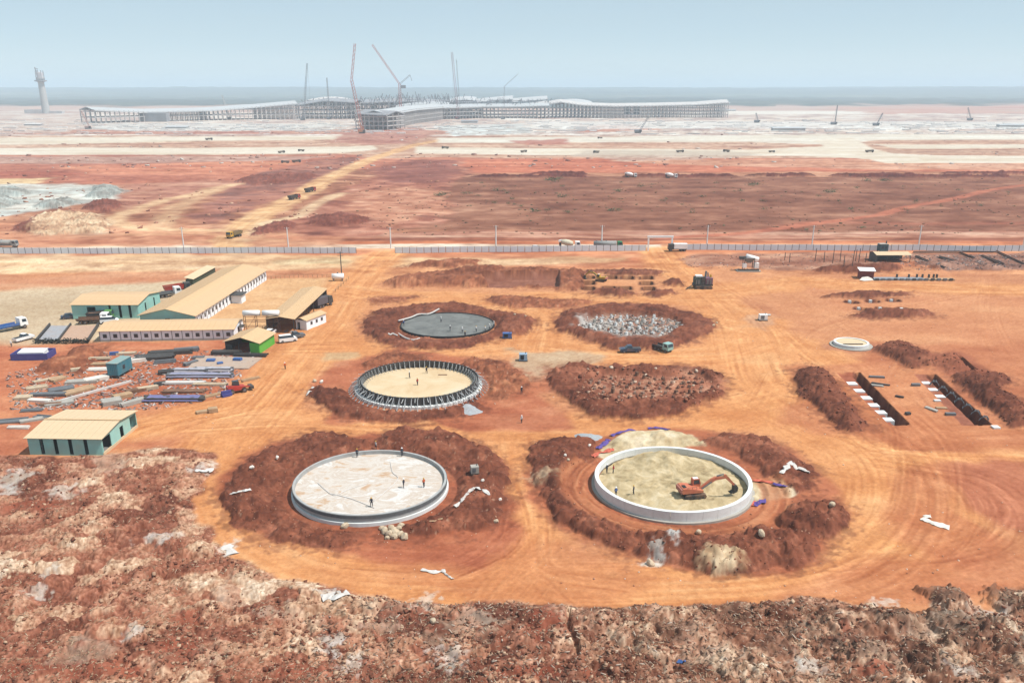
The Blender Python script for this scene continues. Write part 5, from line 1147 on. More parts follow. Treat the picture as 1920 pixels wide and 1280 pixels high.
make_truck('mixer_truck', 'white mixer truck behind the fence right of the white car', 'mixer', G3(1068, 466), 0.03, M_WHITEP, smat('drum_cream', (236, 226, 200)))
make_truck('tank_truck', 'grey tank truck with green cab behind the fence', 'tanker', G3(1140, 466), 0.0, smat('cab_green2', (60, 150, 100)), smat('tank_grey', (176, 178, 176)), L=11.5)
make_truck('tank_truck', 'grey tank truck behind the fence at the left photo edge', 'tanker', G3(8, 464), 0.0, smat('tank_grey', (176, 178, 176)), smat('tank_grey', (176, 178, 176)), L=11)
make_truck('gate_truck', 'white and black truck parked right of the white gate', 'box', G3(1270, 471), PI, M_STEELD, M_WHITEP, L=7.5)
make_truck('mixer_truck', 'left white mixer truck by the far dark trench bank', 'mixer', G3(1183, 330), 0.0, M_WHITEP, M_WHITEP); make_truck('mixer_truck', 'right white mixer truck by the far dark trench bank', 'mixer', G3(1259, 330), 0.0, M_WHITEP, M_WHITEP)
make_truck('dump_truck', 'dark dump truck driving on the long haul road, nearer one', 'dump', G3(552, 374), 1.1, M_RED, M_STEELD); make_truck('dump_truck', 'dark dump truck driving on the long haul road, farther one', 'dump', G3(582, 360), 1.1, M_RED, M_STEELD)
make_truck('dump_truck', 'dusty yellow dump truck coming down the haul road towards the fence', 'dump', G3(440, 445), -1.9, M_YEL, smat('olive', (150, 130, 90)))
FT = [(392, 263, 'lone dark truck on the upper left taxiway'), (565, 284, 'dark truck on the left taxiway near the haul road'), (528, 287, 'flat dark truck at the edge of the left taxiway'), (835, 279, 'dark truck just right of the haul road on the taxiway'), (982, 286, 'dark truck on the long pale taxiway, centre'), (1118, 287, 'dark truck next to the pale green dump heap on the taxiway'), (1275, 286, 'dark truck on the long pale taxiway, left of three'), (1362, 285, 'dark truck on the long pale taxiway, middle of three'), (1447, 286, 'dark truck on the long pale taxiway, right of three'), (1125, 260, 'tiny dark truck on the upper taxiway'), (1630, 286, 'dark truck at the taxiway junction'), (535, 306, 'dark truck on the red strip left of the haul road'), (556, 305, 'grey truck on the red strip left of the haul road')]
base = None
for i, (px, py, lab) in enumerate(FT):
    p = G3(px, py)
    if base is None: base = make_truck('work_truck', lab, 'dump', p, .1, M_STEELD, smat('truck_drab', (150, 140, 128)), 'dark trucks on the far taxiways', cat='truck')
    else: copy_thing(base, p, rng.uniform(-.9, .9) + PI * (i % 2), lab, sc=rng.uniform(.7, 1.0))
# ---- excavator in the sand tank
def excavator(label, loc, rz, m):
    t = thing('excavator', label, 'excavator', loc, rz)
    for yy in (-1.35, 1.35):
        tr = MB().prism([(-1.9, .15), (-1.5, 0), (1.5, 0), (1.9, .15), (2.05, .5), (1.8, .88), (-1.8, .88), (-2.05, .5)], yy - .32, yy + .32, 'y').build('track', mat('track_black', (.03, .03, .032), .8, dirt=.5), t)
        for q in range(5): MB().tube((-1.4 + q * .7, yy - .35, .36), (-1.4 + q * .7, yy + .35, .36), .2, .2, 8).build('roller', M_STEELD, tr)
    MB().tube((0, 0, .7), (0, 0, 1.15), .75, .75, 14).build('slewing_ring', M_STEELD, t)
    MB().box(-1.2, 1.3, -1.0, 1.0, .45, .8).build('undercarriage', M_STEELD, t)
    MB().prism([(-2.3, 1.12), (1.5, 1.12), (1.5, 1.5), (.2, 1.75), (-1.6, 2.15), (-2.3, 2.1), (-2.55, 1.6)], -1.35, 1.35, 'y').build('engine_house', m, t)
    MB().prism([(-2.62, 1.15), (-2.3, 1.15), (-2.3, 2.0), (-2.62, 1.9)], -1.3, 1.3, 'y').build('counterweight', smat('machine_redgrey', (200, 130, 116)), t)
    MB().box(-2.1, -1.5, -.9, .2, 2.13, 2.2).build('engine_grille', M_DARK, t)
    cab = MB().prism([(.1, 1.5), (1.55, 1.5), (1.65, 2.1), (1.35, 3.0), (.15, 3.0)], .35, 1.32, 'y').build('cab', m, t)
    for yy in (.33, 1.34): MB().add([(.3, yy, 2.05), (1.45, yy, 2.05), (1.25, yy, 2.85), (.3, yy, 2.85)], [(0, 1, 2, 3)]).build('window', M_GLASS, cab)
    MB().add([(1.67, .45, 2.1), (1.67, 1.22, 2.1), (1.4, 1.22, 2.9), (1.4, .45, 2.9)], [(0, 1, 2, 3)]).build('windscreen', M_GLASS, cab)
    MB().box(.3, 1.2, .5, 1.2, 3.01, 3.05).build('cab_roof', M_WHITEP, cab)
    bo = MB().prism([(.9, 1.5), (1.5, 1.4), (4.0, 2.9), (6.1, 3.1), (6.2, 3.4), (3.9, 3.5), (3.2, 3.2)], -.55, -.12, 'y').build('boom', m, t)
    MB().beam((1.4, -.62, 1.5), (3.2, -.62, 2.7), .2).beam((1.4, -.05, 1.5), (3.2, -.05, 2.7), .2).build('boom_cylinder', M_STEEL, bo)
    st = MB().prism([(5.4, 3.75), (5.9, 3.8), (6.5, 3.2), (7.9, 1.6), (7.6, 1.4), (6.0, 2.9)], -.5, -.18, 'y').build('stick', m, t)
    MB().beam((4.2, -.34, 3.65), (5.5, -.34, 3.85), .18).build('stick_cylinder', M_STEEL, st)
    bk = MB().prism([(7.5, 1.6), (7.95, 1.7), (8.3, 1.2), (8.2, .4), (7.5, .1), (7.05, .2), (7.55, .5)], -.85, .2, 'y').build('bucket', mat('bucket', (.05, .045, .04), .7, dirt=.3), t)
    for q in range(5): MB().box(6.9, 7.2, -.82 + q * .23, -.72 + q * .23, .12, .24).build('tooth', M_STEELD, bk)
    b = MB().beam((-1.5, -1.3, 2.3), (.2, -1.3, 2.3), .05)
    for xx in (-1.5, -.6, .2): b.beam((xx, -1.3, 1.8), (xx, -1.3, 2.3), .05)
    b.build('handrail', M_STEELD, t)
    return t
c = P(1298, 924, 1.3); excavator('orange red excavator digging inside the sand filled tank', (c[0], c[1], sand_z(*c) + .02), .20, smat('excavator_orange', (226, 128, 96), rough=.6, var=.12, dirt=.6, nscale=1.5)).scale = (.9, .9, .9)
c = G3(1127, 527); e = excavator('white and yellow excavator among the rows of footing pits', c, 2.6, M_YEL); e.scale = (.8, .8, .8)
# ---- red loader in the yard
c = G3(446, 735)
t = thing('telehandler', 'red machine with white parts at the right end of the storage yard', 'loader', c, .6)
MB().prism([(-2.2, .7), (1.4, .7), (1.6, 1.3), (.2, 1.5), (-2.2, 1.6)], -.9, .9, 'y').build('body', M_RED, t); MB().prism([(-.9, 1.5), (.5, 1.5), (.4, 2.5), (-.8, 2.6)], -.1, .85, 'y').build('cab', M_GLASS, t)
MB().beam((-2, -.5, 1.8), (2.6, -.5, 1.0), .3).build('boom', M_RED, t); MB().box(2.5, 3.3, -1, 1, .5, 1.1).build('bucket', M_STEELD, t)
for xx in (-1.5, 1.2):
    for yy in (-.95, .95): wheel(t, xx, yy, .6, .35)
# ---- drilling rig, batching hopper, tower cabin
c = G3(1317, 540)
t = thing('drilling_rig', 'bulky dark drilling rig with white top standing on the orange ground below the fence', 'drilling rig', c, 0)
for yy in (-1.8, 1.8): MB().prism([(-2.8, .2), (-2.3, 0), (2.3, 0), (2.8, .2), (2.9, .6), (2.5, 1.0), (-2.5, 1.0), (-2.9, .6)], yy - .4, yy + .4, 'y').build('track', mat('track_black', (.03, .03, .032), .8), t)
MB().box(-3.2, 3.0, -1.6, 1.6, 1.0, 1.6).build('platform', M_STEELD, t); MB().box(-3.0, -.9, -1.5, 1.2, 1.6, 3.7).build('engine_house', smat('rig_green', (84, 96, 90)), t)
MB().box(.6, 2.9, -1.5, 1.3, 1.6, 3.6).build('power_pack', smat('rig_mauve', (150, 110, 128)), t); MB().box(-.8, .5, -1.4, 0, 1.6, 3.9).build('cab', M_STEELD, t); MB().box(-.7, .4, -1.45, -1.41, 2.6, 3.6).build('window', M_GLASS, t)
MB().box(-2.6, -.4, -1.0, 1.0, 3.9, 4.3).build('canopy', M_WHITEP, t); MB().beam((.8, .3, 3.6), (.9, .2, 5.6), .5).beam((1.8, .8, 3.5), (1.6, .7, 5.0), .3).build('mast', M_STEEL, t)
MB().beam((-2.9, -1.2, 1.8), (-6.0, -2.6, .1), .25).build('feed_pipe', M_STEELD, t); MB().tube((2.2, -.6, 3.6), (2.2, -.6, 4.6), .25).tube((2.7, .3, 3.6), (2.7, .3, 4.3), .2).build('hydraulic_tank', M_YEL, t)
for xx in (-2.7, -1.9, 1.0, 1.9): MB().box(xx, xx + .5, -1.72, -1.52, 1.7, 3.0).build('door_panel', M_STEEL, t)
c = G3(1402, 508)
t = thing('batching_plant', 'small batching plant, white hopper on legs over a low slab, in front of the fence', 'batching plant', c, 0)
MB().add([(-1.9, -1.4, 4.8), (2.0, -1.4, 4.8), (2.0, 1.4, 4.8), (-1.9, 1.4, 4.8), (-.6, -.5, 3.0), (.7, -.5, 3.0), (.7, .5, 3.0), (-.6, .5, 3.0)], [(0, 1, 5, 4), (1, 2, 6, 5), (2, 3, 7, 6), (3, 0, 4, 7), (0, 3, 2, 1), (4, 5, 6, 7)]).build('hopper', M_CONCD, t)
MB().tube((-1.0, 0, 5.2), (3.4, 0, 4.2), 1.0, .8, 12).build('silo', M_WHITEP, t, True); MB().box(-3.4, -1.2, -.8, .8, 4.3, 5.2).build('motor_house', M_STEELD, t)
for xx in (-1.7, 1.8):
    for yy in (-1.2, 1.2): MB().beam((xx, yy, 0), (xx, yy, 4.8), .2).build('leg', M_STEELD, t)
MB().box(-2.2, -.9, -1.5, 0, 1.4, 2.8).box(2.0, 3.6, -1.0, .6, 1.2, 3.0).build('control_box', M_WHITEP, t); MB().box(-4.2, 4.2, -2.0, 1.6, -.2, .35).build('slab', M_CONC, t); MB().box(-3.8, 3.6, -1.6, -.9, .35, .9).build('weigh_belt', M_STEELD, t)
c = G3(1654, 473)
t = thing('cabin_on_legs', 'dark teal cabin rising above the fence beside the open shed', 'cabin', c, .1)
MB().box(-1.7, 1.7, -1.2, 1.2, .6, 3.3).build('cabin', smat('cabin_teal', (74, 104, 112)), t); MB().box(-1.8, 1.2, -1.3, 1.3, 3.3, 3.5).build('roof', M_CONC, t); MB().box(-1.2, -.2, -1.25, -1.2, 1.6, 2.6).box(.4, 1.2, -1.25, -1.2, 1.6, 2.6).build('window', M_GLASS, t)
MB().tube((1.3, .2, 3.3), (1.3, .2, 4.5), .25).build('vent', M_STEELD, t)
for xx in (-1.5, 1.5):
    for yy in (-1, 1): MB().box(xx - .12, xx + .12, yy - .12, yy + .12, -.3, .6).build('leg', M_STEELD, t)
# grey wall base of the slab with dark columns
a = P(1640, 526); b = P(1800, 530)
t = thing('column_base', 'long grey foundation slab with short dark column stubs right of the brick hut', 'foundation', (a[0], a[1], 0), 0); L = b[0] - a[0]
MB().box(0, L * .62, 0, 3.0, -.2, .6).build('slab', smat('slab_blue', (160, 168, 178)), t); MB().box(L * .62, L, .2, 2.6, -.2, .4).build('slab', M_WOOD, t)
for q in range(13): MB().box(q * L / 13 + .2, q * L / 13 + 1.3, -.3, .3, .0, .75).build('formwork_panel', M_STEEL if q % 3 else M_STEELD, t)
for q in (.3, .45, .55, .62, .70, .76, .80): MB().box(L * q, L * q + .5, 2.2, 2.8, .5, 1.7).build('column_stub', M_STEELD, t)
o = MB().add([(-1.2, 0, 0), (-4.8, -1.0, 0), (-6.2, -.2, .15), (-5.0, .8, .9), (-3.0, 1.0, 1.1), (-1.6, .9, .5)], [(0, 1, 2, 3), (0, 3, 4, 5)]).build('lime_pile', M_ROCKW); o.location = (a[0] + 1, a[1] + .3, .05); tag(o, 'white lime pile in front of the brick hut', 'pile')
# bare posts
for i, (px, py, h) in enumerate([(1528, 490, 5), (1545, 492, 4), (1561, 494, 5.5), (1575, 491, 4.2), (1582, 500, 4), (1598, 498, 5.5), (1604, 490, 4.5), (1610, 492, 5.2), (1622, 494, 4), (1640, 496, 3), (1480, 492, 3.5), (1471, 488, 3)]):
    p = G3(px, py); o = MB().tube((0, 0, -.3), (rng.uniform(-.2, .2), 0, h), .14, .12, 6).build('steel_post', M_STEELD); o.location = p; tag(o, 'thin dark bare post standing in the earth heaps left of the open shed', 'post', 'bare posts left of the open shed')
# rebar yard at the right: racks of bars
for i, (x0, y0, x1, y1, lab) in enumerate([(1716, 482, 1770, 497, 'long dark rebar bundle slanting down beside the open shed'), (1712, 475, 1802, 474, 'dark rebar bundle lying along the fence'), (1800, 474, 1825, 484, 'short dark rebar bundle slanting right of the long one'), (1868, 472, 1922, 497, 'long dark rebar bundle slanting at the right photo edge'), (1760, 483, 1790, 492, 'dark rebar bundle in the middle of the rebar yard'), (1806, 473, 1868, 474, 'dark rebar bundle along the fence at the right'), (1840, 480, 1880, 496, 'thin rebar bundle between the slanting bundles')]):
    a = Vector(G3(x0, y0)); b = Vector(G3(x1, y1)); t = thing('rebar_bundle', lab, 'rebar', a, 0)
    for q in range(5):
        o_ = Vector((rng.uniform(-.5, .5), rng.uniform(-.9, .9), .15 + .12 * q)); MB().beam(o_, (b - a) + o_ + Vector((rng.uniform(-.5, .5), 0, 0)), .28, .2).build('bar', M_STEELD if q % 2 else M_RUST, t)
# ---- tidy stack builder for the storage yard
def stack(px, py, l, w, h, ang, n, m, lab, name='timber_stack', cat='stack', layers=2, tarp=None, end=None):
    if not tarp and l < 16: l *= .82
    c = G3(px, py); t = thing(name, lab, cat, (c[0], c[1], c[2]), R(ang))
    if name == 'pipe_bundle': me = [MB().tube((-l / 2, 0, 0), (l / 2, 0, 0), w / n * .48, w / n * .48, 8).mesh('pipe', m)]
    else: me = [MB().box(-l / 2, l / 2, -w / n * .46, w / n * .46, -h / layers * .48, h / layers * .48).mesh('board', m)]
    for z in range(layers):
        for q in range(n):
            if z and rng.random() < .12: continue
            inst('pipe' if name == 'pipe_bundle' else 'board', me[0], t, (rng.uniform(-.04, .04) * l, -w / 2 + w * (q + .5) / n, h * (z + .5) / layers + .02), (0, 0, rng.uniform(-.02, .02)))
    if tarp:
        g = 12; b = MB(); v = []; f = []
        for i in range(g + 1):
            for j in range(7):
                u = i / g; k = j / 6; ed = min(k, 1 - k) < .01
                v.append((-l / 2 - .15 + (l + .3) * u, (-w / 2 - .15) + (w + .3) * k, (h * .35 if ed or u in (0, 1) else h + .06 + .12 * math.sin(u * 19 + j) * rng.random())))
        for i in range(g):
            for j in range(6): f.append((i * 7 + j, (i + 1) * 7 + j, (i + 1) * 7 + j + 1, i * 7 + j + 1))
        b.add(v, f).build('tarpaulin', tarp, t)
    return t
stack(64, 668, 7.5, 4.2, 1.6, 3, 4, M_WHITEP, 'blue sheeted stack with white top standing alone at the left edge of the yard', tarp=None)
c = G3(64, 670); t = thing('open_skip', 'blue open skip with white goods on top at the left edge of the yard', 'skip', (c[0], c[1], 0), R(4))
for (x0, x1, y0, y1) in ((-4.3, 4.3, -2.5, -2.3), (-4.3, 4.3, 2.3, 2.5), (-4.3, -4.1, -2.3, 2.3), (4.1, 4.3, -2.3, 2.3)): MB().box(x0, x1, y0, y1, -.1, 1.5).build('side', M_NAVY, t)
# container
a, ang, wd, dp = ground_frame((203, 708), (222, 707), (246, 697)); c = P(213, 708)
t = thing('site_container', 'teal blue site container on stands in the middle of the storage yard', 'container', (c[0], c[1], 0), -.12)
MB().box(-1.3, 1.3, 0, 6.0, .5, 3.3).build('shell', M_TEALC, t)
for q in range(14): MB().box(1.3, 1.36, .2 + q * .41, .4 + q * .41, .7, 3.1).build('rib', M_TEALC, t)
for q in range(6): MB().box(-1.15 + q * .42, -.98 + q * .42, -.06, 0, .7, 3.1).build('rib', M_TEALC, t)
for (xx, yy) in ((-1.1, .2), (1.1, .2), (-1.1, 5.8), (1.1, 5.8)): MB().box(xx - .15, xx + .15, yy - .15, yy + .15, -.1, .5).build('leg', M_STEELD, t)
MB().box(-1.36, 1.42, -.1, 6.1, 3.3, 3.38).build('roof', smat('roof_dusty', (150, 186, 186), dirt=.4), t); MB().box(1.31, 1.4, 2.0, 2.9, 1.5, 2.4).build('window', M_GLASS, t)
Y1 = [
 (143, 687, 3.0, 1.2, .6, 25, 4, M_ROCK, 'small pale slab stack in the middle left of the yard'),
 (187, 672, 6.0, 1.2, .4, 4, 4, M_ROCK, 'pale board stack behind the teal container'), (185, 683, 6.0, 1.6, .4, 4, 5, M_WOOD, 'pale board stack left of the teal container'), (182, 693, 6.5, 1.8, .35, 4, 5, M_ROCKW, 'whitish board stack left of the teal container foot'),
 (258, 677, 4.5, 2.4, .8, 30, 5, M_ROCKW, 'white crates right of the teal container'), (237, 664, 5.5, 1.5, .5, 8, 5, M_ROCK, 'pale boards behind the teal container roof'), (215, 665, 2.5, 1.0, .8, 15, 3, M_BLUE, 'small blue stack behind the teal container'),
 (290, 672, 11, 3.5, .8, 12, 9, M_STEELD, 'dark steel mat stack between the container and the green shed'), (320, 663, 12, 2.5, .8, 14, 8, M_STEELD, 'dark steel bar stack reaching toward the green shed'), (350, 658, 7, 2, .8, 20, 6, M_STEEL, 'grey steel bar stack at the tip of the dark stacks'), (310, 680, 6, 1.2, .7, 20, 5, M_STEEL, 'short grey bar stack in front of the dark steel mats'),
 (372, 672, 3.5, 1.5, .5, 5, 5, M_STEEL, 'small grey stack left of the blue bundles'), (425, 664, 8.5, 2, .9, 0, 7, M_STEELD, 'dark ribbed stack of bars in front of the green shed'), (470, 668, 10, 1.6, .7, -4, 6, M_STEELD, 'dark bar stack ending right of the green shed'),
 (396, 679, 2.4, 1.4, .8, 5, 3, M_BLUE, 'left blue bundle on the pale pad'), (413, 684, 1.6, 1.0, .7, 30, 3, M_BLUE, 'middle blue bundle on the pale pad'), (446, 677, 2.4, 1.2, .8, -5, 3, M_BLUE, 'right blue bundle on the pale pad'),
 (358, 683, 4.5, 1.2, .7, 60, 5, M_STEEL, 'grey tube stack left of the pale pad'), (312, 700, 4, 1.6, .8, 20, 5, M_STEELD, 'dark lump of steel left of the pale tarpaulins'),
]
for (px, py, l, w, h, an, n, m, lab) in Y1: stack(px, py, l, w, h, an, n, m, lab)
stack(400, 696, 9, 1.6, .9, 0, 4, M_STEEL, 'stack under pale lilac tarpaulin, back right of the tarpaulin rows', tarp=M_TARPG); stack(356, 698, 8, 1.6, .9, 0, 4, M_STEEL, 'stack under pale lilac tarpaulin, back left of the tarpaulin rows', tarp=M_TARPG)
stack(348, 707, 8, 1.7, .9, 0, 4, M_STEEL, 'stack under pale blue tarpaulin, front left of the tarpaulin rows', tarp=M_TARPB); stack(396, 707, 10, 1.7, .9, 0, 4, M_STEEL, 'stack under pale blue tarpaulin, front right of the tarpaulin rows', tarp=M_TARPB)
stack(326, 750, 12.5, 2.4, .8, 0, 4, M_STEELD, 'long stack under a violet blue tarpaulin at the front of the yard', tarp=smat('tarp_blueviolet', (134, 132, 180), rough=.55, var=.1, bump=.4))
stack(345, 719, 11, 1.6, .5, 1, 5, M_SHEETW, 'bundle of white pipes in front of the pale tarpaulins', 'pipe_bundle', 'pipes'); stack(395, 722, 9, 1.4, .45, -2, 5, M_ROCK, 'bundle of pale pipes right of the white pipe bundle', 'pipe_bundle', 'pipes')
stack(345, 735, 11, 1.8, .45, 0, 4, M_WOODD, 'low reddish frame of beams behind the violet tarpaulin'); stack(250, 757, 6.5, 1.4, .8, 52, 3, M_CONC, 'long grey concrete box beam lying slantwise near the cream roofed shed')
stack(172, 737, 17, .5, .5, 53, 1, M_SHEETW, 'long white beam lying slantwise left of the yard road', layers=1)
Y2 = [(45, 747, 4, 2.2, .6, 10, 5, M_ROCK, 'pale plank stack at the left tip of the plank field'), (90, 741, 9, 1.8, .6, 3, 6, M_STEEL, 'grey plank stack in the left plank field'), (75, 752, 6, 1.8, .5, -8, 5, M_ROCKW, 'whitish plank stack at the front of the plank field'), (112, 757, 6.5, 2.4, .5, 30, 6, M_CONC, 'pale grey plank stack by the foot of the long white beam'), (145, 733, 8, 3.4, .5, 53, 7, M_WOOD, 'broad pale pink plank stack along the long white beam'), (115, 731, 6, 2.6, .5, 30, 6, M_STEEL, 'blue grey plank stack in the middle of the plank field'), (155, 717, 8, 2.2, .6, 12, 6, M_CONC, 'grey plank stack at the back of the plank field'), (180, 712, 6, 2.6, .7, 40, 6, M_ROCKW, 'whitish plank stack at the upper end of the long white beam'), (85, 713, 6, 1.2, .3, 40, 4, M_ROCK, 'thin pale boards at the back left of the plank field'), (108, 712, 4, 2.2, .5, 60, 4, M_WOOD, 'small tan plank stack behind the plank field'), (70, 728, 5, 2.0, .5, 30, 5, M_ROCK, 'sandy plank stack at the left of the plank field'), (60, 770, 5, 1.5, .3, 10, 5, M_STEEL, 'grey scrap planks behind the cream roofed shed'), (95, 760, 5, 1.4, .5, 15, 4, M_WOODD, 'brown plank stack at the front left of the plank field'),
      (210, 757, 4.5, 2.8, 1.0, 30, 6, M_CONC, 'grey pipe fittings stack behind the cream roofed shed'), (230, 745, 4.5, 2, .8, 40, 5, M_WOOD, 'pinkish plank stack right of the yard road'), (255, 735, 5, 1.5, .8, 35, 5, M_WOODD, 'brown plank stack right of the yard road'), (278, 730, 5, 1.4, .7, 30, 5, M_ROCK, 'pale plank stack left of the reddish beam frame'), (300, 722, 3, 1.2, .7, 30, 4, M_STEELD, 'small dark stack by the yellow drum'), (400, 742, 6, 1.0, .4, 40, 4, M_WOOD, 'tan plank stack between the violet tarpaulin and the red machine'),
      (20, 790, 7, 2.4, .3, 15, 6, M_STEEL, 'grey scrap sheets left of the cream roofed shed'), (60, 788, 5, 1.8, .4, 30, 5, M_CONC, 'white grey scrap sheets left of the cream roofed shed'), (35, 802, 5, 1.4, .4, 0, 5, M_ROCKW, 'whitish scrap sheets left of the cream roofed shed roof'), (80, 782, 4, 1.4, .3, -10, 5, M_STEEL, 'grey scrap sheets behind the cream roofed shed corner'),
      (425, 742, 2.6, 1.4, 1.2, 40, 3, M_NAVY, 'small violet stack beside the red machine'), (400, 772, 2.2, 1.4, .9, 20, 3, M_WOOD, 'brown box stack by the dirt road, right of two'), (380, 774, 3.0, 1.2, .5, 25, 3, M_WOOD, 'flat brown stack by the dirt road, left of two'), (470, 712, 5, .9, .4, 40, 3, M_WOOD, 'tan boards at the back of the red machine')]
for (px, py, l, w, h, an, n, m, lab) in Y2: stack(px, py, l, w, h, an, n, m, lab)
# pale pad
a = [P(*q) for q in ((352, 692), (466, 692), (492, 672), (372, 668))]
b = MB(); b.add([(q[0], q[1], .25) for q in a] + [(q[0], q[1], -.1) for q in a], [(0, 1, 2, 3), (0, 4, 5, 1), (1, 5, 6, 2), (2, 6, 7, 3), (3, 7, 4, 0)]); tag(b.build('gravel_pad', smat('pad_pale', (206, 184, 168), var=.12, dirt=.3)), 'pale flat pad under the blue bundles', 'pad')
# ---- people
def person_mesh():
    me = bpy.data.meshes.new('person')
    v = [(0, 0, .95), (0, 0, 1.15), (0, 0, 1.42), (0, .02, 1.55), (0, .03, 1.68), (.11, 0, .9), (.13, .1, .5), (.13, .04, .08), (.13, .2, .03), (-.11, 0, .9), (-.13, -.08, .5), (-.13, -.16, .08), (-.13, .0, .03), (.2, 0, 1.4), (.28, .04, 1.12), (.26, .22, .95), (-.2, 0, 1.4), (-.28, .0, 1.12), (-.27, .14, .9)]
    e = [(0, 1), (1, 2), (2, 3), (3, 4), (0, 5), (5, 6), (6, 7), (7, 8), (0, 9), (9, 10), (10, 11), (11, 12), (2, 13), (13, 14), (14, 15), (2, 16), (16, 17), (17, 18)]
    r = [.15, .14, .15, .06, .1, .1, .075, .05, .045, .1, .075, .05, .045, .07, .05, .04, .07, .05, .04]
    me.from_pydata(v, e, []); o = bpy.data.objects.new('person_cage', me); COL.objects.link(o)
    md = o.modifiers.new('skin', 'SKIN')
    for i, q in enumerate(r): me.skin_vertices[0].data[i].radius = (q, q)
    me.skin_vertices[0].data[0].use_root = True
    o.modifiers.new('sub', 'SUBSURF').levels = 1
    dg = bpy.context.evaluated_depsgraph_get(); m2 = bpy.data.meshes.new_from_object(o.evaluated_get(dg)); bpy.data.objects.remove(o); return m2
PB = person_mesh()
def person_variant(shirt, trous):
    m = PB.copy(); m.materials.clear()
    for mm in (shirt, trous, smat('skin_tone', (176, 120, 90))): m.materials.append(mm)
    for p in m.polygons: z = p.center.z; p.material_index = 2 if z > 1.53 or (z < 1.02 and abs(p.center.x) > .21) else (0 if z > .98 else 1)
    return m
SH = {'orange vest': smat('shirt_orange', (230, 110, 60)), 'dark shirt': mat('shirt_dark', (.03, .035, .05)), 'white shirt': smat('shirt_white', (230, 230, 230)), 'blue shirt': smat('shirt_blue', (70, 110, 180)), 'red shirt': smat('shirt_red', (190, 60, 60))}
TRS = mat('trousers_dark', (.03, .03, .04)); HELM = {c: MB().lathe([(.0, 1.83), (.1, 1.8), (.145, 1.7), (.18, 1.69)], 10).mesh('helmet', m) for c, m in (('yellow', M_YEL), ('white', M_WHITEP))}
PV_ = {k: person_variant(m, TRS) for k, m in SH.items()}
def person(x, y, z, rz, top, hel, lab, tilt=0.0, group=None):
    t = inst('person', PV_[top], None, (x, y, z), (tilt, 0, rz), .93); tag(t, lab, 'person', group); inst('helmet', HELM[hel], t, (0, .03, 0)); return t
PL = [(1138, 880, 1.3, 'dark shirt', 'white', 'worker in dark clothes at the left of the sand tank, left of two'), (1150, 880, 1.3, 'red shirt', 'yellow', 'worker in red at the left of the sand tank, right of two'), (1188, 922, 1.3, 'dark shirt', 'yellow', 'worker in dark clothes walking in the front left of the sand tank'), (1155, 921, 1.3, 'blue shirt', 'white', 'worker close to the front left wall of the sand tank'),
      (670, 857, 1.12, 'dark shirt', 'yellow', 'worker at the back left of the stained tank floor'), (754, 855, 1.12, 'dark shirt', 'white', 'worker at the back right of the stained tank floor'), (697, 950, 1.12, 'dark shirt', 'yellow', 'worker at the front of the stained tank floor'), (757, 914, 1.12, 'dark shirt', 'white', 'worker right of the middle of the stained tank floor'), (795, 913, 1.12, 'orange vest', 'yellow', 'worker in orange at the right of the stained tank floor'),
      (827, 604, .5, 'white shirt', 'white', 'worker in white on the middle of the grey slab'), (844, 621, .5, 'dark shirt', 'white', 'worker bending on the front of the grey slab'), (867, 624, .5, 'white shirt', 'white', 'worker on the front right of the grey slab'), (893, 622, .5, 'white shirt', 'yellow', 'worker near the right edge of the grey slab'), (757, 611, .5, 'blue shirt', 'white', 'worker at the left edge of the grey slab'), (872, 632, .5, 'dark shirt', 'yellow', 'worker at the front rim of the grey slab'),
      (768, 709, .62, 'dark shirt', 'white', 'worker standing on the cream floor of the formwork ring'), (783, 722, .62, 'red shirt', 'yellow', 'worker in the middle of the cream floor of the formwork ring'), (800, 700, .62, 'dark shirt', 'yellow', 'worker at the back of the cream floor of the formwork ring')]
for (px, py, z, sh, he, lab) in PL:
    c = P(px, py, z); zz = sand_z(*c) if z == 1.3 else z
    person(c[0], c[1], zz, rng.uniform(0, 6), sh, he, lab)
for (px, py, sh, he, lab) in [(535, 692, 'orange vest', 'white', 'worker walking alone on the dirt road right of the yard'), (978, 793, 'white shirt', 'white', 'worker on the trampled earth between the middle and front tanks'), (705, 842, 'white shirt', 'yellow', 'worker behind the bare concrete ring tank'), (910, 622, 'white shirt', 'yellow', 'worker at the right rim of the grey slab pit, left of three'), (918, 618, 'white shirt', 'white', 'worker at the right rim of the grey slab pit, middle of three'), (926, 613, 'white shirt', 'white', 'worker at the right rim of the grey slab pit, right of three'), (22, 650, 'white shirt', 'white', 'person at the left edge of the yard'), (1150, 600, 'white shirt', 'yellow', 'worker among the white pile heads'), (1140, 625, 'orange vest', 'yellow', 'worker in orange by the rubble edge of the pile pit'), (880, 756, 'white shirt', 'white', 'worker right of the formwork ring, left of three'), (890, 753, 'white shirt', 'white', 'worker right of the formwork ring, middle of three'), (899, 744, 'white shirt', 'yellow', 'worker right of the formwork ring, right of three'), (978, 738, 'dark shirt', 'white', 'worker on the red bank right of the formwork ring')]:
    c = G3(px, py); person(*c, rng.uniform(0, 6), sh, he, lab)
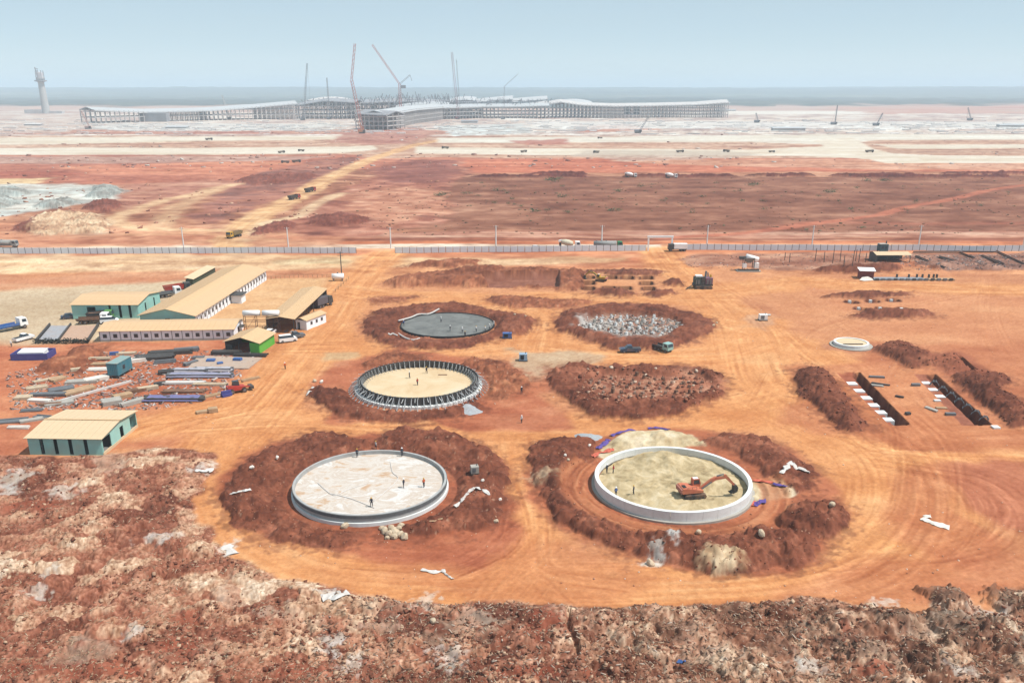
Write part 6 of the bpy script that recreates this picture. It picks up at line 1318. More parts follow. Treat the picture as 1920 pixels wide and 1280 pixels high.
# ---- rocks
def rock_mesh(seed, m, name='boulder'):
    bm = bmesh.new(); bmesh.ops.create_icosphere(bm, subdivisions=2, radius=1); r = random.Random(seed); ax = [Vector((r.gauss(0, 1), r.gauss(0, 1), r.gauss(0, 1))).normalized() for _ in range(9)]
    for v in bm.verts:
        k = 1.0
        for a in ax: k = min(k, .72 / max(v.co.normalized().dot(a), .01)) if v.co.normalized().dot(a) > .72 else k
        v.co *= k * r.uniform(.95, 1.05)
    me = bpy.data.meshes.new(name); bm.to_mesh(me); bm.free(); me.materials.append(m); return me
RK = [rock_mesh(i, M_ROCK) for i in range(4)] + [rock_mesh(9 + i, M_ROCKW) for i in range(3)]
def rock(px, py, s, lab, k=None, group=None):
    c = G3(px, py); o = inst('boulder', RK[k if k is not None else rng.randrange(7)], None, (c[0], c[1], c[2] + s * .35), (rng.random(), rng.random(), rng.random() * 6), (s, s * rng.uniform(.7, 1), s * .8)); tag(o, lab, 'boulder', group)
for i, (px, py, s) in enumerate([(722, 998, .75), (730, 1003, .8), (734, 992, .7), (742, 1000, .85), (750, 1005, .7), (738, 1008, .75), (752, 988, .65), (759, 1010, .7), (716, 992, .5), (747, 994, .6), (727, 1010, .5)]): rock(px, py, s, 'pale boulder in the cluster on the bank before the bare ring tank', i % 4, 'pale boulders in a cluster before the bare ring tank')
for (px, py, s, lab) in [(646, 978, .7, 'single white boulder at the foot of the bare ring tank'), (520, 858, .45, 'white boulder on the left bank near the road'), (472, 877, .5, 'pale boulder on the road edge left of the bare ring tank'), (590, 716, .6, 'white boulder left of the formwork ring, left of pair'), (603, 717, .6, 'white boulder left of the formwork ring, right of pair'), (677, 846, .4, 'pale stone behind the bare ring tank'), (812, 1165, .55, 'bright white boulder below the haul road in the rough ground'), (1220, 1058, .7, 'white slab boulder at the lower edge of the front earth heap'), (1310, 1000, .6, 'pale boulder on the front earth heap'), (1560, 950, .6, 'white boulder on the round heap right of the sand tank'), (1150, 940, .6, 'white bag like boulder at the foot of the sand tank'), (938, 937, .4, 'pale stone on the right bank of the bare ring tank'), (1428, 998, .7, 'long white boulder on top of the front heap'), (1105, 835, .4, 'pale stone left of the sand tank tarps'), (1060, 848, .35, 'pale stone on the bank left of the sand tank'), (1338, 610, .5, 'white boulder at the right tip of the pile pit bank'), (1344, 606, .4, 'second white boulder at the right tip of the pile pit bank'), (720, 770, .4, 'white stone in front of the formwork ring'), (965, 590, .4, 'white stone on the heap right of the grey slab, left'), (985, 593, .4, 'white stone on the heap right of the grey slab, right'), (905, 900, .4, 'pale stone by the white rags right of the bare ring tank'), (930, 973, .5, 'whitish stone at the lower right bank of the bare ring tank'), (1195, 935, .3, 'small stone below the sand tank wall'), (1065, 868, .4, 'pale flat stone on the left bank of the sand tank')]: rock(px, py, s, lab)
# ---- crumpled sheets and rags
def rag(pts, wd, m, lab, h=.15):
    W = [Vector(G3(*p)) for p in smooth_pts(pts, 4)]; b = MB(); v = []; n = len(W)
    for i, c0 in enumerate(W):
        d = (W[min(i + 1, n - 1)] - W[max(i - 1, 0)]).normalized(); s = Vector((-d.y, d.x, 0)); ww = wd * (.4 + .9 * rng.random())
        for k in (-1, -.3, .3, 1): v.append(c0 + s * ww * k * .5 + Vector((0, 0, .08 + (h + .1) * rng.random() * (1 - abs(k) * .6))))
    b.add(v, [(i * 4 + k, i * 4 + k + 1, (i + 1) * 4 + k + 1, (i + 1) * 4 + k) for i in range(n - 1) for k in range(3)]); tag(b.build('plastic_sheet', m), lab, 'plastic sheet')
rag([(432, 927), (448, 922), (470, 918)], .9, M_SHEETW, 'white sheet strip on the left bank of the bare ring tank'); rag([(852, 950), (865, 940), (876, 925), (890, 915)], .8, M_SHEETW, 'long white rag climbing the right bank of the bare ring tank')
rag([(888, 916), (905, 918), (918, 928)], .7, M_SHEETW, 'thin white rag at the top of the right bank'); rag([(574, 742), (582, 733), (588, 726)], .9, M_SHEETW, 'white sheet left of the formwork ring'); rag([(1465, 888), (1475, 876), (1485, 868)], 1.1, M_SHEETW, 'left white sheet on the bank behind the sand tank'); rag([(1488, 872), (1502, 878), (1518, 888)], .8, M_SHEETW, 'right white sheet on the bank behind the sand tank')
rag([(790, 1068), (815, 1073), (835, 1070)], .8, M_SHEETW, 'white torn sheet lying on the lower haul road'); rag([(828, 1070), (840, 1080), (850, 1086)], .35, M_SHEETW, 'thin tail of torn sheet on the lower haul road')
rag([(1730, 972), (1742, 978), (1760, 984), (1780, 990)], 1.6, M_ROCKW, 'cream torn sheet in the tracks at the right'); rag([(1736, 966), (1742, 972)], 1.0, M_ROCKW, 'small cream sheet scrap in the tracks at the right')
rag([(800, 980), (830, 973)], .3, M_WOOD, 'thin tan plank on the right bank of the bare ring tank'); rag([(366, 882), (385, 880), (400, 883)], 1.6, M_SHEETW, 'whitish sheet in the rough ground by the road'); rag([(420, 1024), (430, 1030), (436, 1040)], 1.6, M_SHEETW, 'whitish sheet at the road bend in the rough ground'); rag([(603, 1122), (625, 1117), (655, 1113)], 2.0, M_SHEETW, 'largest white sheet below the haul road')
TO = smat('tarp_orange', (232, 120, 96), var=.15); TV = smat('tarp_purple', (110, 90, 170), var=.15)
rag([(1112, 858), (1120, 850), (1135, 848), (1148, 842)], 1.2, TO, 'orange tarpaulin strip left of the sand tank', .3); rag([(1120, 842), (1130, 835), (1140, 826)], 1.3, TV, 'purple tarpaulin strip left of the sand heap', .3); rag([(1146, 818), (1165, 811), (1190, 807)], 1.0, TV, 'purple tarpaulin strip behind the sand heap', .3); rag([(1215, 804), (1235, 803), (1255, 807)], .8, TV, 'short purple tarpaulin strip at the top of the sand heap', .3)
rag([(1412, 902), (1430, 903), (1450, 906)], .9, TO, 'orange tarpaulin strip behind the small sand heap', .3); rag([(1450, 908), (1465, 911), (1475, 914)], .9, TV, 'purple tarpaulin strip behind the small sand heap', .3); rag([(1392, 948), (1405, 946), (1420, 944)], 1.6, TO, 'orange tarpaulin heap at the right foot of the sand tank', .5); rag([(1412, 948), (1422, 944), (1436, 940)], 1.2, TV, 'purple tarpaulin heap at the right foot of the sand tank', .5)
rag([(1275, 1240), (1283, 1243)], 1.2, M_BLUE, 'blue bag lying in the rough ground at the bottom', .4)
# ---- gravel heaps (grey ovals)
def heap(px, py, rx, h, m, lab, name='gravel_heap', cat='gravel heap', asp=1.6):
    c = P(px, py); r = abs(P(px + rx, py)[0] - c[0]); b = MB(); v = [(c[0], c[1], ground_z(*c) + h)]; n = 28; q = 6
    for k in range(1, q + 1):
        for i in range(n):
            an = 2 * PI * i / n; rr = r * k / q * (1 + .12 * math.sin(an * 3 + 1) + .06 * rng.uniform(-1, 1)); x_ = c[0] + rr * math.cos(an); y_ = c[1] + rr * math.sin(an) * asp * .9
            v.append((x_, y_, ground_z(x_, y_) + h * (1 - (k / q) ** 1.6) - (.05 if k == q else 0) + rng.uniform(-.04, .04)))
    f = [(0, 1 + i, 1 + (i + 1) % n) for i in range(n)] + [(1 + k * n + i, 1 + (k + 1) * n + i, 1 + (k + 1) * n + (i + 1) % n, 1 + k * n + (i + 1) % n) for k in range(q - 1) for i in range(n)]
    o = b.add(v, f).build(name, m, None, True); tag(o, lab, cat)
M_GRV = smat('crushed_stone', (184, 190, 196), var=.2, nscale=4, bump=.5, dirt=.15)
heap(885, 771, 19, .35, M_GRV, 'flat blue grey gravel heap right of the formwork ring', asp=.95); heap(1102, 818, 27, .5, M_GRV, 'flat blue grey gravel heap left of the sand heap', asp=.9)
# ---- small plant
def box_machine(px, py, w, d, h, m, m2, lab, name='generator', cat='generator', rz=0):
    c = G3(px, py); t = thing(name, lab, cat, c, rz); MB().box(-w / 2, w / 2, -d / 2, d / 2, .25, h).build('housing', m, t); MB().box(-w / 2 - .1, w / 2 + .1, -d / 2 - .1, d / 2 + .1, 0, .24).build('skid', M_STEELD, t)
    MB().box(-w * .35, w * .1, -d / 2 - .05, -d / 2, .5, h - .2).build('grille', m2, t); MB().tube((w * .3, 0, h), (w * .3, 0, h + .4), .08).build('exhaust', M_STEELD, t)
box_machine(951, 634, 2.4, 1.4, 1.5, M_BLUE, M_DARK, 'blue generator on the road edge right of the grey slab'); box_machine(981, 676, 1.9, 1.6, 1.8, smat('paleblue', (170, 196, 220)), M_DARK, 'pale blue generator on the grey patch between the pits'); box_machine(1430, 600, 2.2, 1.6, 1.7, M_WHITEP, M_STEEL, 'white pump box standing alone on the orange ground right of the pits', 'pump', 'pump')
rag([(1434, 590), (1445, 592)], 1.0, M_SHEETW, 'white sheet beside the white pump box', .5)
box_machine(890, 886, 1.3, 1.2, 1.4, M_CONC, M_STEEL, 'grey cabinet on the right bank of the bare ring tank', 'cabinet', 'cabinet', .2)
# stump pads in the small pits
for i, (px, py) in enumerate(STUMPS):
    c = P(px - 2, py, 0); o = MB().box(-.4, .4, -.4, .4, -1.3, .3).build('footing_stump', M_CONCW); o.location = (*c, 0); tag(o, 'white footing stump in one of the two rows of small dark pits', 'footing', 'white footing stumps in two rows')
# things round the two trenches
for (px, py, l, w, h, an, m, lab) in [(1643, 708, 4, .7, .4, -8, M_STEEL, 'grey formwork boards right of the pad trench, back'), (1651, 721, 4.6, .6, .3, -28, M_STEELD, 'dark plank right of the pad trench'), (1645, 724, 3, .8, .3, -20, M_CONC, 'pale plank right of the pad trench'), (1686, 745, 2.0, .5, .4, -35, M_STEELD, 'small dark plank between the trenches'), (1702, 777, 1.2, .8, .5, 10, M_STEELD, 'small dark box between the trenches'), (1717, 723, 2.2, .9, .5, 0, M_STEEL, 'grey pipe stub left of the cage trench'), (1746, 768, 3.4, .9, .3, -62, M_CONC, 'grey slab left of the cage trench'), (1765, 766, 2.6, .8, .3, -5, M_WOOD, 'tan slab left of the cage trench'), (1781, 778, 2.4, .8, .5, 0, M_STEEL, 'grey box left of the cage trench foot'), (1867, 802, 1.6, 1.4, .3, 0, M_CONCW, 'white pad below the cage trench'), (1757, 752, 1.6, .8, .3, 0, M_CONCW, 'small white slab left of the cage trench')]:
    stack(px, py, l, w, h, an, 2, m, lab, layers=1)
for i in range(7):
    px, py = 1752 + i * 15.5, 722 + i * 11.2; c = P(px, py, -.3); t = thing('rebar_cage', 'bent rebar cage in the row along the right hand trench', 'rebar cage', (c[0], c[1], -.5), -.5 + rng.uniform(-.2, .2), 'rebar cages along the right hand trench')
    for q in range(4):
        an = [(-.9, 0), (-.3, .8), (.3, .8), (.9, 0)]; b = MB()
        for k in range(3): b.beam((an[k][0], q * .35, an[k][1] + .2), (an[k + 1][0], q * .35, an[k + 1][1] + .2), .08)
        b.build('hoop', M_STEEL, t)
    b = MB(); [b.beam((x_, -.2, z_), (x_, 1.4, z_), .07) for x_, z_ in ((-.9, .2), (-.3, 1.0), (.3, 1.0), (.9, .2))]; b.build('bar', M_STEEL, t)
for i in range(3):
    a = P(1735 + i * 13, 717 + i * 12.5, -.3); o = MB().box(-1.1, 1.1, -.8, .8, -.9, .0).build('concrete_pad', M_CONCW); o.location = (a[0], a[1], -.3); tag(o, 'white concrete pad among the rebar cages', 'concrete pad', 'white pads by the right hand trench')
# ================================================================ FAR: TERMINAL, TOWER, CRANES
M_TC = smat('terminal_concrete', (226, 222, 220), var=.12, nscale=.1); M_TW = mat('terminal_roof', (.40, .41, .42), rough=.5, var=.04, nscale=.05); M_TG = smat('terminal_steel', (166, 168, 174), var=.2, nscale=.05)
def frame_block(t, path, depth, top, floors=3, bay=9.0, roofm=None, ov=3.0, side=1):
    """columns, floor slabs and a roof along a path of (x, y, height) points"""
    W = [Vector((p[0], p[1], 0)) for p in path]; seg = [(W[i + 1] - W[i]).length for i in range(len(W) - 1)]; tot = sum(seg); n = max(2, int(tot / bay)); P_ = []
    for k in range(n + 1):
        d = tot * k / n; i = 0
        while i < len(seg) - 1 and d > seg[i]: d -= seg[i]; i += 1
        u = d / seg[i]; p = W[i].lerp(W[i + 1], u); hh = path[i][2] * (1 - u) + path[i + 1][2] * u; dr = (W[i + 1] - W[i]).normalized(); P_.append((p, Vector((-dr.y, dr.x, 0)) * side, hh))
    c = MB(); s = MB(); f = MB()
    for (p, nn, hh) in P_:
        for k in (0, .33, .66, 1):
            q = p + nn * depth * k; c.box(q.x - .7, q.x + .7, q.y - .7, q.y + .7, -1, hh - 1)
    for i in range(len(P_) - 1):
        a, na, ha = P_[i]; b, nb, hb = P_[i + 1]
        for fl in range(1, floors):
            z = top * fl / floors
            if z > min(ha, hb) - 2: continue
            s.quad((*a.xy, z), (*b.xy, z), (*(b + nb * depth).xy, z), (*(a + na * depth).xy, z), 1.3)
        f.quad((*(a - na * ov).xy, ha - 2.6), (*(b - nb * ov).xy, hb - 2.6), (*(b + nb * depth * .55).xy, hb + 3), (*(a + na * depth * .55).xy, ha + 3), 1.2); f.quad((*(a + na * depth * .55).xy, ha + 2.99), (*(b + nb * depth * .55).xy, hb + 2.99), (*(b + nb * (depth + ov)).xy, hb - 2), (*(a + na * (depth + ov)).xy, ha - 2), 1.2)
        s.beam((*a.xy, ha - 2.2), (*b.xy, hb - 2.2), 1.0); 
        if i % 2 == 0: s.beam((*a.xy, ha * .35), (*b.xy, hb - 2), .5)
    tag(c.build('column_grid', M_TC, t), kind='stuff'); s.build('floor_slab', M_TC, t); f.build('roof', roofm or M_TW, t)
def hgt(px, py_base, py_top):            # height of a point seen at py_top standing on the ground at py_base
    g = K_ / (py_base - YH); y_ = g - H * math.tan(PITCH); v = (CYP - py_top) / FPX
    return H + y_ * (-sp_ + v * cp_) / (cp_ + v * sp_)
def fp(px, pb, pt): c = P(px, pb); return (c[0], c[1], hgt(px, pb, pt))
T = thing('terminal_building', 'huge unfinished airport terminal of grey frames with white wavy roofs on the horizon', 'airport terminal', (0, 0, 0))
frame_block(T, [fp(180, 231, 204), fp(283, 228, 208), fp(400, 226, 205), fp(480, 224, 199), fp(560, 223, 192)], 60, 30, 3)
frame_block(T, [fp(555, 223, 196), fp(610, 223, 187), fp(668, 223, 190)], 90, 34, 4, 9, M_TG)
frame_block(T, [fp(668, 243, 210), fp(727, 244, 213)], 60, 26, 4, 7, M_TG)
frame_block(T, [fp(729, 243, 211), fp(780, 232, 203), fp(832, 224, 199)], 40, 28, 4, 7)
frame_block(T, [fp(668, 221, 191), fp(760, 220, 188), fp(830, 220, 190), fp(900, 220, 190)], 110, 34, 4, 10, M_TG)
frame_block(T, [fp(832, 224, 200), fp(900, 222, 198), fp(960, 222, 198), fp(1030, 222, 196)], 70, 28, 4, 8)
frame_block(T, [fp(1030, 221, 193), fp(1050, 221, 189), fp(1090, 221, 195), fp(1150, 221, 197), fp(1230, 221, 196), fp(1310, 221, 194), fp(1364, 221, 190)], 60, 26, 4, 8, M_TC)
# arched roof shells and steel masts on the middle
def shell(px0, px1, pb, pt0, ptm, pt1, depth, m):
    n = 10; b = MB(); a0 = P(px0, pb); a1 = P(px1, pb); v = []
    for i in range(n + 1):
        u = i / n; pt = pt0 * (1 - u) + pt1 * u - (pt0 * .5 + pt1 * .5 - ptm) * 4 * u * (1 - u) * 1.0; px = px0 + (px1 - px0) * u; z = hgt(px, pb, pt); x_ = a0[0] + (a1[0] - a0[0]) * u; y_ = a0[1] + (a1[1] - a0[1]) * u
        v += [(x_, y_ - depth * .3, z - 5.5), (x_, y_ + depth * .4, z + 1.5)]
    v2 = [(q[0], q[1], q[2] - 1.2) for q in v]; k = len(v)
    b.add(v + v2, [(2 * i, 2 * i + 2, 2 * i + 3, 2 * i + 1) for i in range(n)] + [(k + 2 * i, k + 2 * i + 1, k + 2 * i + 3, k + 2 * i + 2) for i in range(n)] + [(2 * i, k + 2 * i, k + 2 * i + 2, 2 * i + 2) for i in range(n)]); b.build('roof_shell', m, T, True)
shell(572, 664, 219, 190, 183, 189, 60, M_TC); shell(706, 750, 218, 186, 191, 202, 60, M_TC); shell(742, 842, 221, 199, 193, 194, 60, M_TW); shell(830, 894, 219, 192, 183, 184, 60, M_TW); shell(880, 962, 219, 189, 184, 181, 60, M_TW); shell(950, 1026, 219, 187, 184, 181, 60, M_TW); shell(940, 1026, 221, 197, 196, 190, 40, M_TC); shell(1040, 1110, 219, 192, 187, 192, 60, M_TW); shell(1300, 1364, 220, 193, 190, 188, 50, M_TW)
for i, px in enumerate(range(748, 846, 8)):
    c = P(px, 217); zt = hgt(px, 217, 178 + (i * 7) % 9); z0 = 30; tl = ((i * 5) % 3 - 1) * 3
    MB().beam((c[0], c[1], z0), (c[0] + tl, c[1], zt), 1.8).beam((c[0], c[1], z0), (c[0] - tl - 3, c[1], zt - 6), 1.3).build('roof_mast', M_TG, T)
for px in (700, 742, 860, 880, 1176, 1192):
    c = P(px, 220); MB().box(c[0] - 6, c[0] + 6, c[1] - 3, c[1] + 12, 6, 24).build('wall_panel', M_CONCW, T)
MB().box(P(290, 228)[0] - 26, P(290, 228)[0] + 26, P(290, 228)[1] - 8, P(290, 228)[1] + 10, 0, 15).build('entrance_block', M_TG, T)
b = MB(); r4 = random.Random(5)
for i in range(480):
    px = r4.uniform(575, 1030); pb = r4.uniform(217, 221); c = P(px, pb); zc = r4.uniform(16, 30); hi = 10 + 14 * math.exp(-((px - 790) / 120) ** 2)
    tx = r4.choice((-1, 1)) * r4.uniform(3, 9); b.beam((c[0], c[1] - 20, zc), (c[0] + tx, c[1] - 20 + r4.uniform(-6, 6), zc + r4.uniform(6, hi)), r4.uniform(.6, 1.3))
for i in range(26):
    px = 580 + i * 17; c = P(px, 219); z_ = 31 + r4.uniform(-3, 5); b.beam((c[0], c[1] - 24, z_), (c[0] + 30, c[1] - 24, z_ + r4.uniform(-4, 4)), 1.0)
tag(b.build('roof_lattice', smat('lattice_grey', (150, 152, 160)), T), kind='stuff')
# control tower
c = P(87, 213); t = thing('control_tower', 'tall slim airport control tower with scaffolded cab at the left of the horizon', 'control tower', (c[0], c[1], 0), 0)
ht = hgt(87, 213, 128); t.scale = (.82, .82, 1)
b = MB().lathe([(11.5, -2), (10.5, 20), (9.5, ht * .45), (8.5, ht * .66), (9.5, ht * .7)], 20); b.build('shaft', smat('tower_shaft', (206, 206, 204), var=.08, nscale=.05), t)
MB().lathe([(9, ht * .70), (17, ht * .715), (17, ht * .735), (8, ht * .735)], 24).build('gallery', M_TG, t); MB().lathe([(8.4, ht * .736), (11.5, ht * .77), (12, ht * .80), (8, ht * .805)], 20).build('cab_base', M_TC, t)
MB().lathe([(8.2, ht * .806), (9.8, ht * .9), (10, ht * .905), (0.01, ht * .92)], 12).build('cab', smat('cab_white', (240, 236, 240)), t)
b = MB()
for q in range(8):
    an = 2 * PI * q / 8; b.beam((12 * math.cos(an), 12 * math.sin(an), ht * .735), (11 * math.cos(an), 11 * math.sin(an), ht * .95), 1.0)
b.beam((-8, 0, ht * .9), (-11, 0, ht * 1.02), 2.2).beam((-4, 0, ht * .9), (-5, 0, ht * .99), 1.2).beam((-11, 0, ht), (-2, 0, ht * .985), 1.0); b.build('scaffold', M_TG, t)
MB().box(-60, -8, -10, 14, -1, 9).box(12, 50, -6, 12, -1, 6).build('base_building', M_TC, t)
# cranes
def lattice(b, p0, p1, w, n, th=.3):
    p0 = Vector(p0); p1 = Vector(p1); d = (p1 - p0).normalized(); s = d.cross(Vector((0, 1, 0))).normalized() * w / 2; u = Vector((0, 1, 0)) * w / 2
    co = [s + u, s - u, -s - u, -s + u]
    for c_ in co: b.beam(p0 + c_, p1 + c_, th)
    for i in range(n):
        a = p0.lerp(p1, i / n); e = p0.lerp(p1, (i + 1) / n); k = i % 4
        b.beam(a + co[0], e + co[3], th * .7); b.beam(a + co[1], e + co[2], th * .7); b.beam(a + co[0], e + co[1], th * .7)
def crane(lab, bx, by, tx, ty, m, w=2.6, tip=None, name='crawler_crane', luff=None):
    """boom from the ground place (bx, by) to the point seen at (tx, ty) straight above the same distance"""
    c = P(bx, by); t = thing(name, lab, 'crane', (c[0], c[1], 0)); sc = (K_ / (by - YH)) / (FPX / cp_)
    z1 = hgt(bx, by, ty); dx = (tx - bx) * sc
    MB().box(-4, 4, -3.5, -2, 0, 1.6).build('track', M_STEELD, t); MB().box(-4, 4, 2, 3.5, 0, 1.6).build('track', M_STEELD, t); MB().box(-5, 4, -2, 2, 1.6, 4.6).build('machine_house', m, t); MB().box(2, 5, -3.2, -1.8, 1.8, 4.6).build('cab', M_GLASS, t)
    b = MB(); lattice(b, (2, 0, 3), (dx, 0, z1), w, int(max(z1, 20) / 4)); b.build('boom', m, t)
    MB().beam((dx, 0, z1), (-4, 0, 5), .15).build('pendant', M_STEELD, t); MB().beam((dx + .5, 0, z1), (dx + .5, 0, z1 * .25), .12).box(dx, dx + 1, -.5, .5, z1 * .22, z1 * .25).build('hook_line', M_STEELD, t)
    if tip: b = MB(); lattice(b, (dx, 0, z1), (dx + (tip[0] - tx) * sc, 0, hgt(bx, by, tip[1])), w * .7, 8); b.build('jib', m, t)
    return t
M_CR = smat('crane_red', (226, 130, 120), var=.1); M_CG = smat('crane_grey', (158, 162, 170), var=.1); M_CW = smat('crane_white', (235, 235, 235))
crane('tall pink red crawler crane standing at the left of the terminal front pier', 678, 248, 665, 150, M_CR, 3.4, (675, 82))
crane('thin grey crane left of the tall pink crane', 568, 226, 584, 119, M_CG, 2.2); crane('short thin grey crane mast between the left cranes', 617, 224, 618, 146, M_CG, 1.8); crane('small white crane rising behind the left terminal wing', 430, 224, 421, 178, M_CW, 2.2)
crane('dark red crane standing upright right of the terminal middle', 858, 224, 850, 98, smat('crane_darkred', (170, 90, 100)), 3.4); crane('thin grey crane with bent jib above the right terminal roof', 943, 224, 946, 162, M_CG, 2.0, (971, 139)); crane('very thin pale crane just right of the dark red crane', 862, 223, 858, 112, M_CG, 1.2)
crane('small grey crane leaning right in front of the right terminal wing', 1196, 250, 1215, 219, M_CG, 1.6); crane('small dark vertical crane right of the terminal', 1563, 234, 1566, 197, M_CG, 1.2); crane('thin grey crane just right of the terminal end', 1419, 230, 1416, 212, M_CG, 1.6); crane('small thin crane far right', 1818, 226, 1811, 202, M_CG, 1.6); crane('small leaning crane left of the terminal below the tower', 166, 242, 158, 208, smat('crane_pink', (230, 190, 180)), 1.6); crane('tiny grey crane right of the dark vertical crane', 1642, 236, 1652, 212, M_CG, 1.4)
crane('orange leaning crane boom at the foot of the terminal front pier', 679, 250, 673, 228, smat('crane_orange', (236, 160, 110)), 2.4)
c = P(752, 224); t = thing('tower_crane', 'tower crane with pink luffing jib above the terminal middle', 'crane', (c[0], c[1], 0)); sc = (K_ / (224 - YH)) / (FPX / cp_)
b = MB(); lattice(b, (0, 0, 0), (0, 0, hgt(752, 224, 158)), 4, 18, .5); b.build('mast', M_CR, t); z0 = hgt(752, 224, 158)
b = MB(); lattice(b, (0, 0, z0), ((705 - 752) * sc, 0, hgt(752, 224, 84)), 2.6, 22, .45); b.build('jib', M_CR, t); b = MB(); lattice(b, (0, 0, z0), (20 * sc, 0, hgt(752, 224, 141)), 2, 6, .4); b.beam((20 * sc, 0, hgt(752, 224, 141)), (23 * sc, 0, hgt(752, 224, 152)), .8); b.build('counter_jib', M_CG, t)
MB().box(2, 12, -3, 3, z0 - 8, z0 - 2).build('machine_house', M_CG, t)
# slim lamp masts on the far apron, far sheds
r3 = random.Random(12); b = MB(); 
for i in range(900):
    px = r3.uniform(-60, 1980); py = r3.choice([r3.uniform(228, 246), r3.uniform(222, 236), r3.uniform(236, 252)]); c = P(px, py); s_ = r3.uniform(1.0, 4.0); L_ = s_ * r3.uniform(1, 4); hh = r3.uniform(.2, 1.1)
    b.box(c[0] - L_, c[0] + L_, c[1] - s_, c[1] + s_, -1, hh)
o = b.build('building_materials', stained('clutter', [(.3, (176, 168, 168)), (.42, (232, 226, 222)), (.6, (246, 244, 242)), (.72, (214, 160, 140))], .02, 4)); tag(o, 'scattered stacks and site clutter in front of the terminal', 'building materials', None, 'stuff')
for i, (px, py, wpx, hpx, lab, m) in enumerate([(1480, 245, 60, 8, 'long grey white roofed site shed right of the terminal', M_TW), (1900, 238, 50, 6, 'white roofed site shed at the far right', M_TW), (880, 231, 30, 6, 'grey site shed in front of the terminal middle', M_TG), (330, 241, 40, 5, 'white roofed shed before the left terminal wing', M_TW), (1360, 208, 40, 3, 'thin white roof just right of the terminal', M_TW), (60, 236, 30, 5, 'low grey shed below the control tower', M_TC)]):
    c = P(px, py); sc = (K_ / (py - YH)) / (FPX / cp_); t = thing('site_shed', lab, 'shed', (c[0], c[1], 0)); w_ = wpx * sc / 2; h_ = hpx * sc * .55
    MB().box(-w_, w_, 0, 12, -1, h_).build('wall', M_TC, t); MB().quad((-w_ - 1, -1, h_ + .1), (w_ + 1, -1, h_ + .1), (w_ + 1, 13, h_ + 1.5), (-w_ - 1, 13, h_ + 1.5), .4).build('roof', m, t)
# ---- shrubs in the brown field
SHM = smat('leaf_green', (92, 108, 66), var=.4, nscale=1)
def shrub_mesh(seed, n=70):
    r = random.Random(seed); b = MB()
    for i in range(n):
        c0 = Vector((r.gauss(0, 1.1), r.gauss(0, .8), abs(r.gauss(.7, .5)))); b.add([c0 + Vector((r.uniform(-.4, .4), r.uniform(-.4, .4), r.uniform(-.3, .3))) for _ in range(3)], [(0, 1, 2)])
    b.tube((0, 0, -.2), (.1, 0, 1.0), .08, .04, 5); return b.mesh('shrub', SHM)
SHB = [shrub_mesh(i) for i in range(4)]
for i in range(95):
    if i < 20: px, py = [(1035, 337), (1040, 340), (1028, 338), (1048, 336), (822, 367), (830, 366), (933, 358), (875, 364), (1000, 397), (1055, 370), (1200, 350), (1155, 396), (1160, 359), (1410, 348), (1420, 346), (1552, 362), (1560, 360), (1626, 340), (1655, 339), (1662, 340)][i]; s = 1.3
    else: px = rng.uniform(880, 1960); py = rng.uniform(340, 400); s = rng.uniform(.35, .9)
    c = G3(px, py); o = inst('shrub', SHB[i % 4], None, c, (0, 0, rng.random() * 6), (s * 1.5, s * 1.3, s)); tag(o, 'low green shrub growing in the brown field behind the fence', 'shrub', 'green shrubs dotted over the brown field')
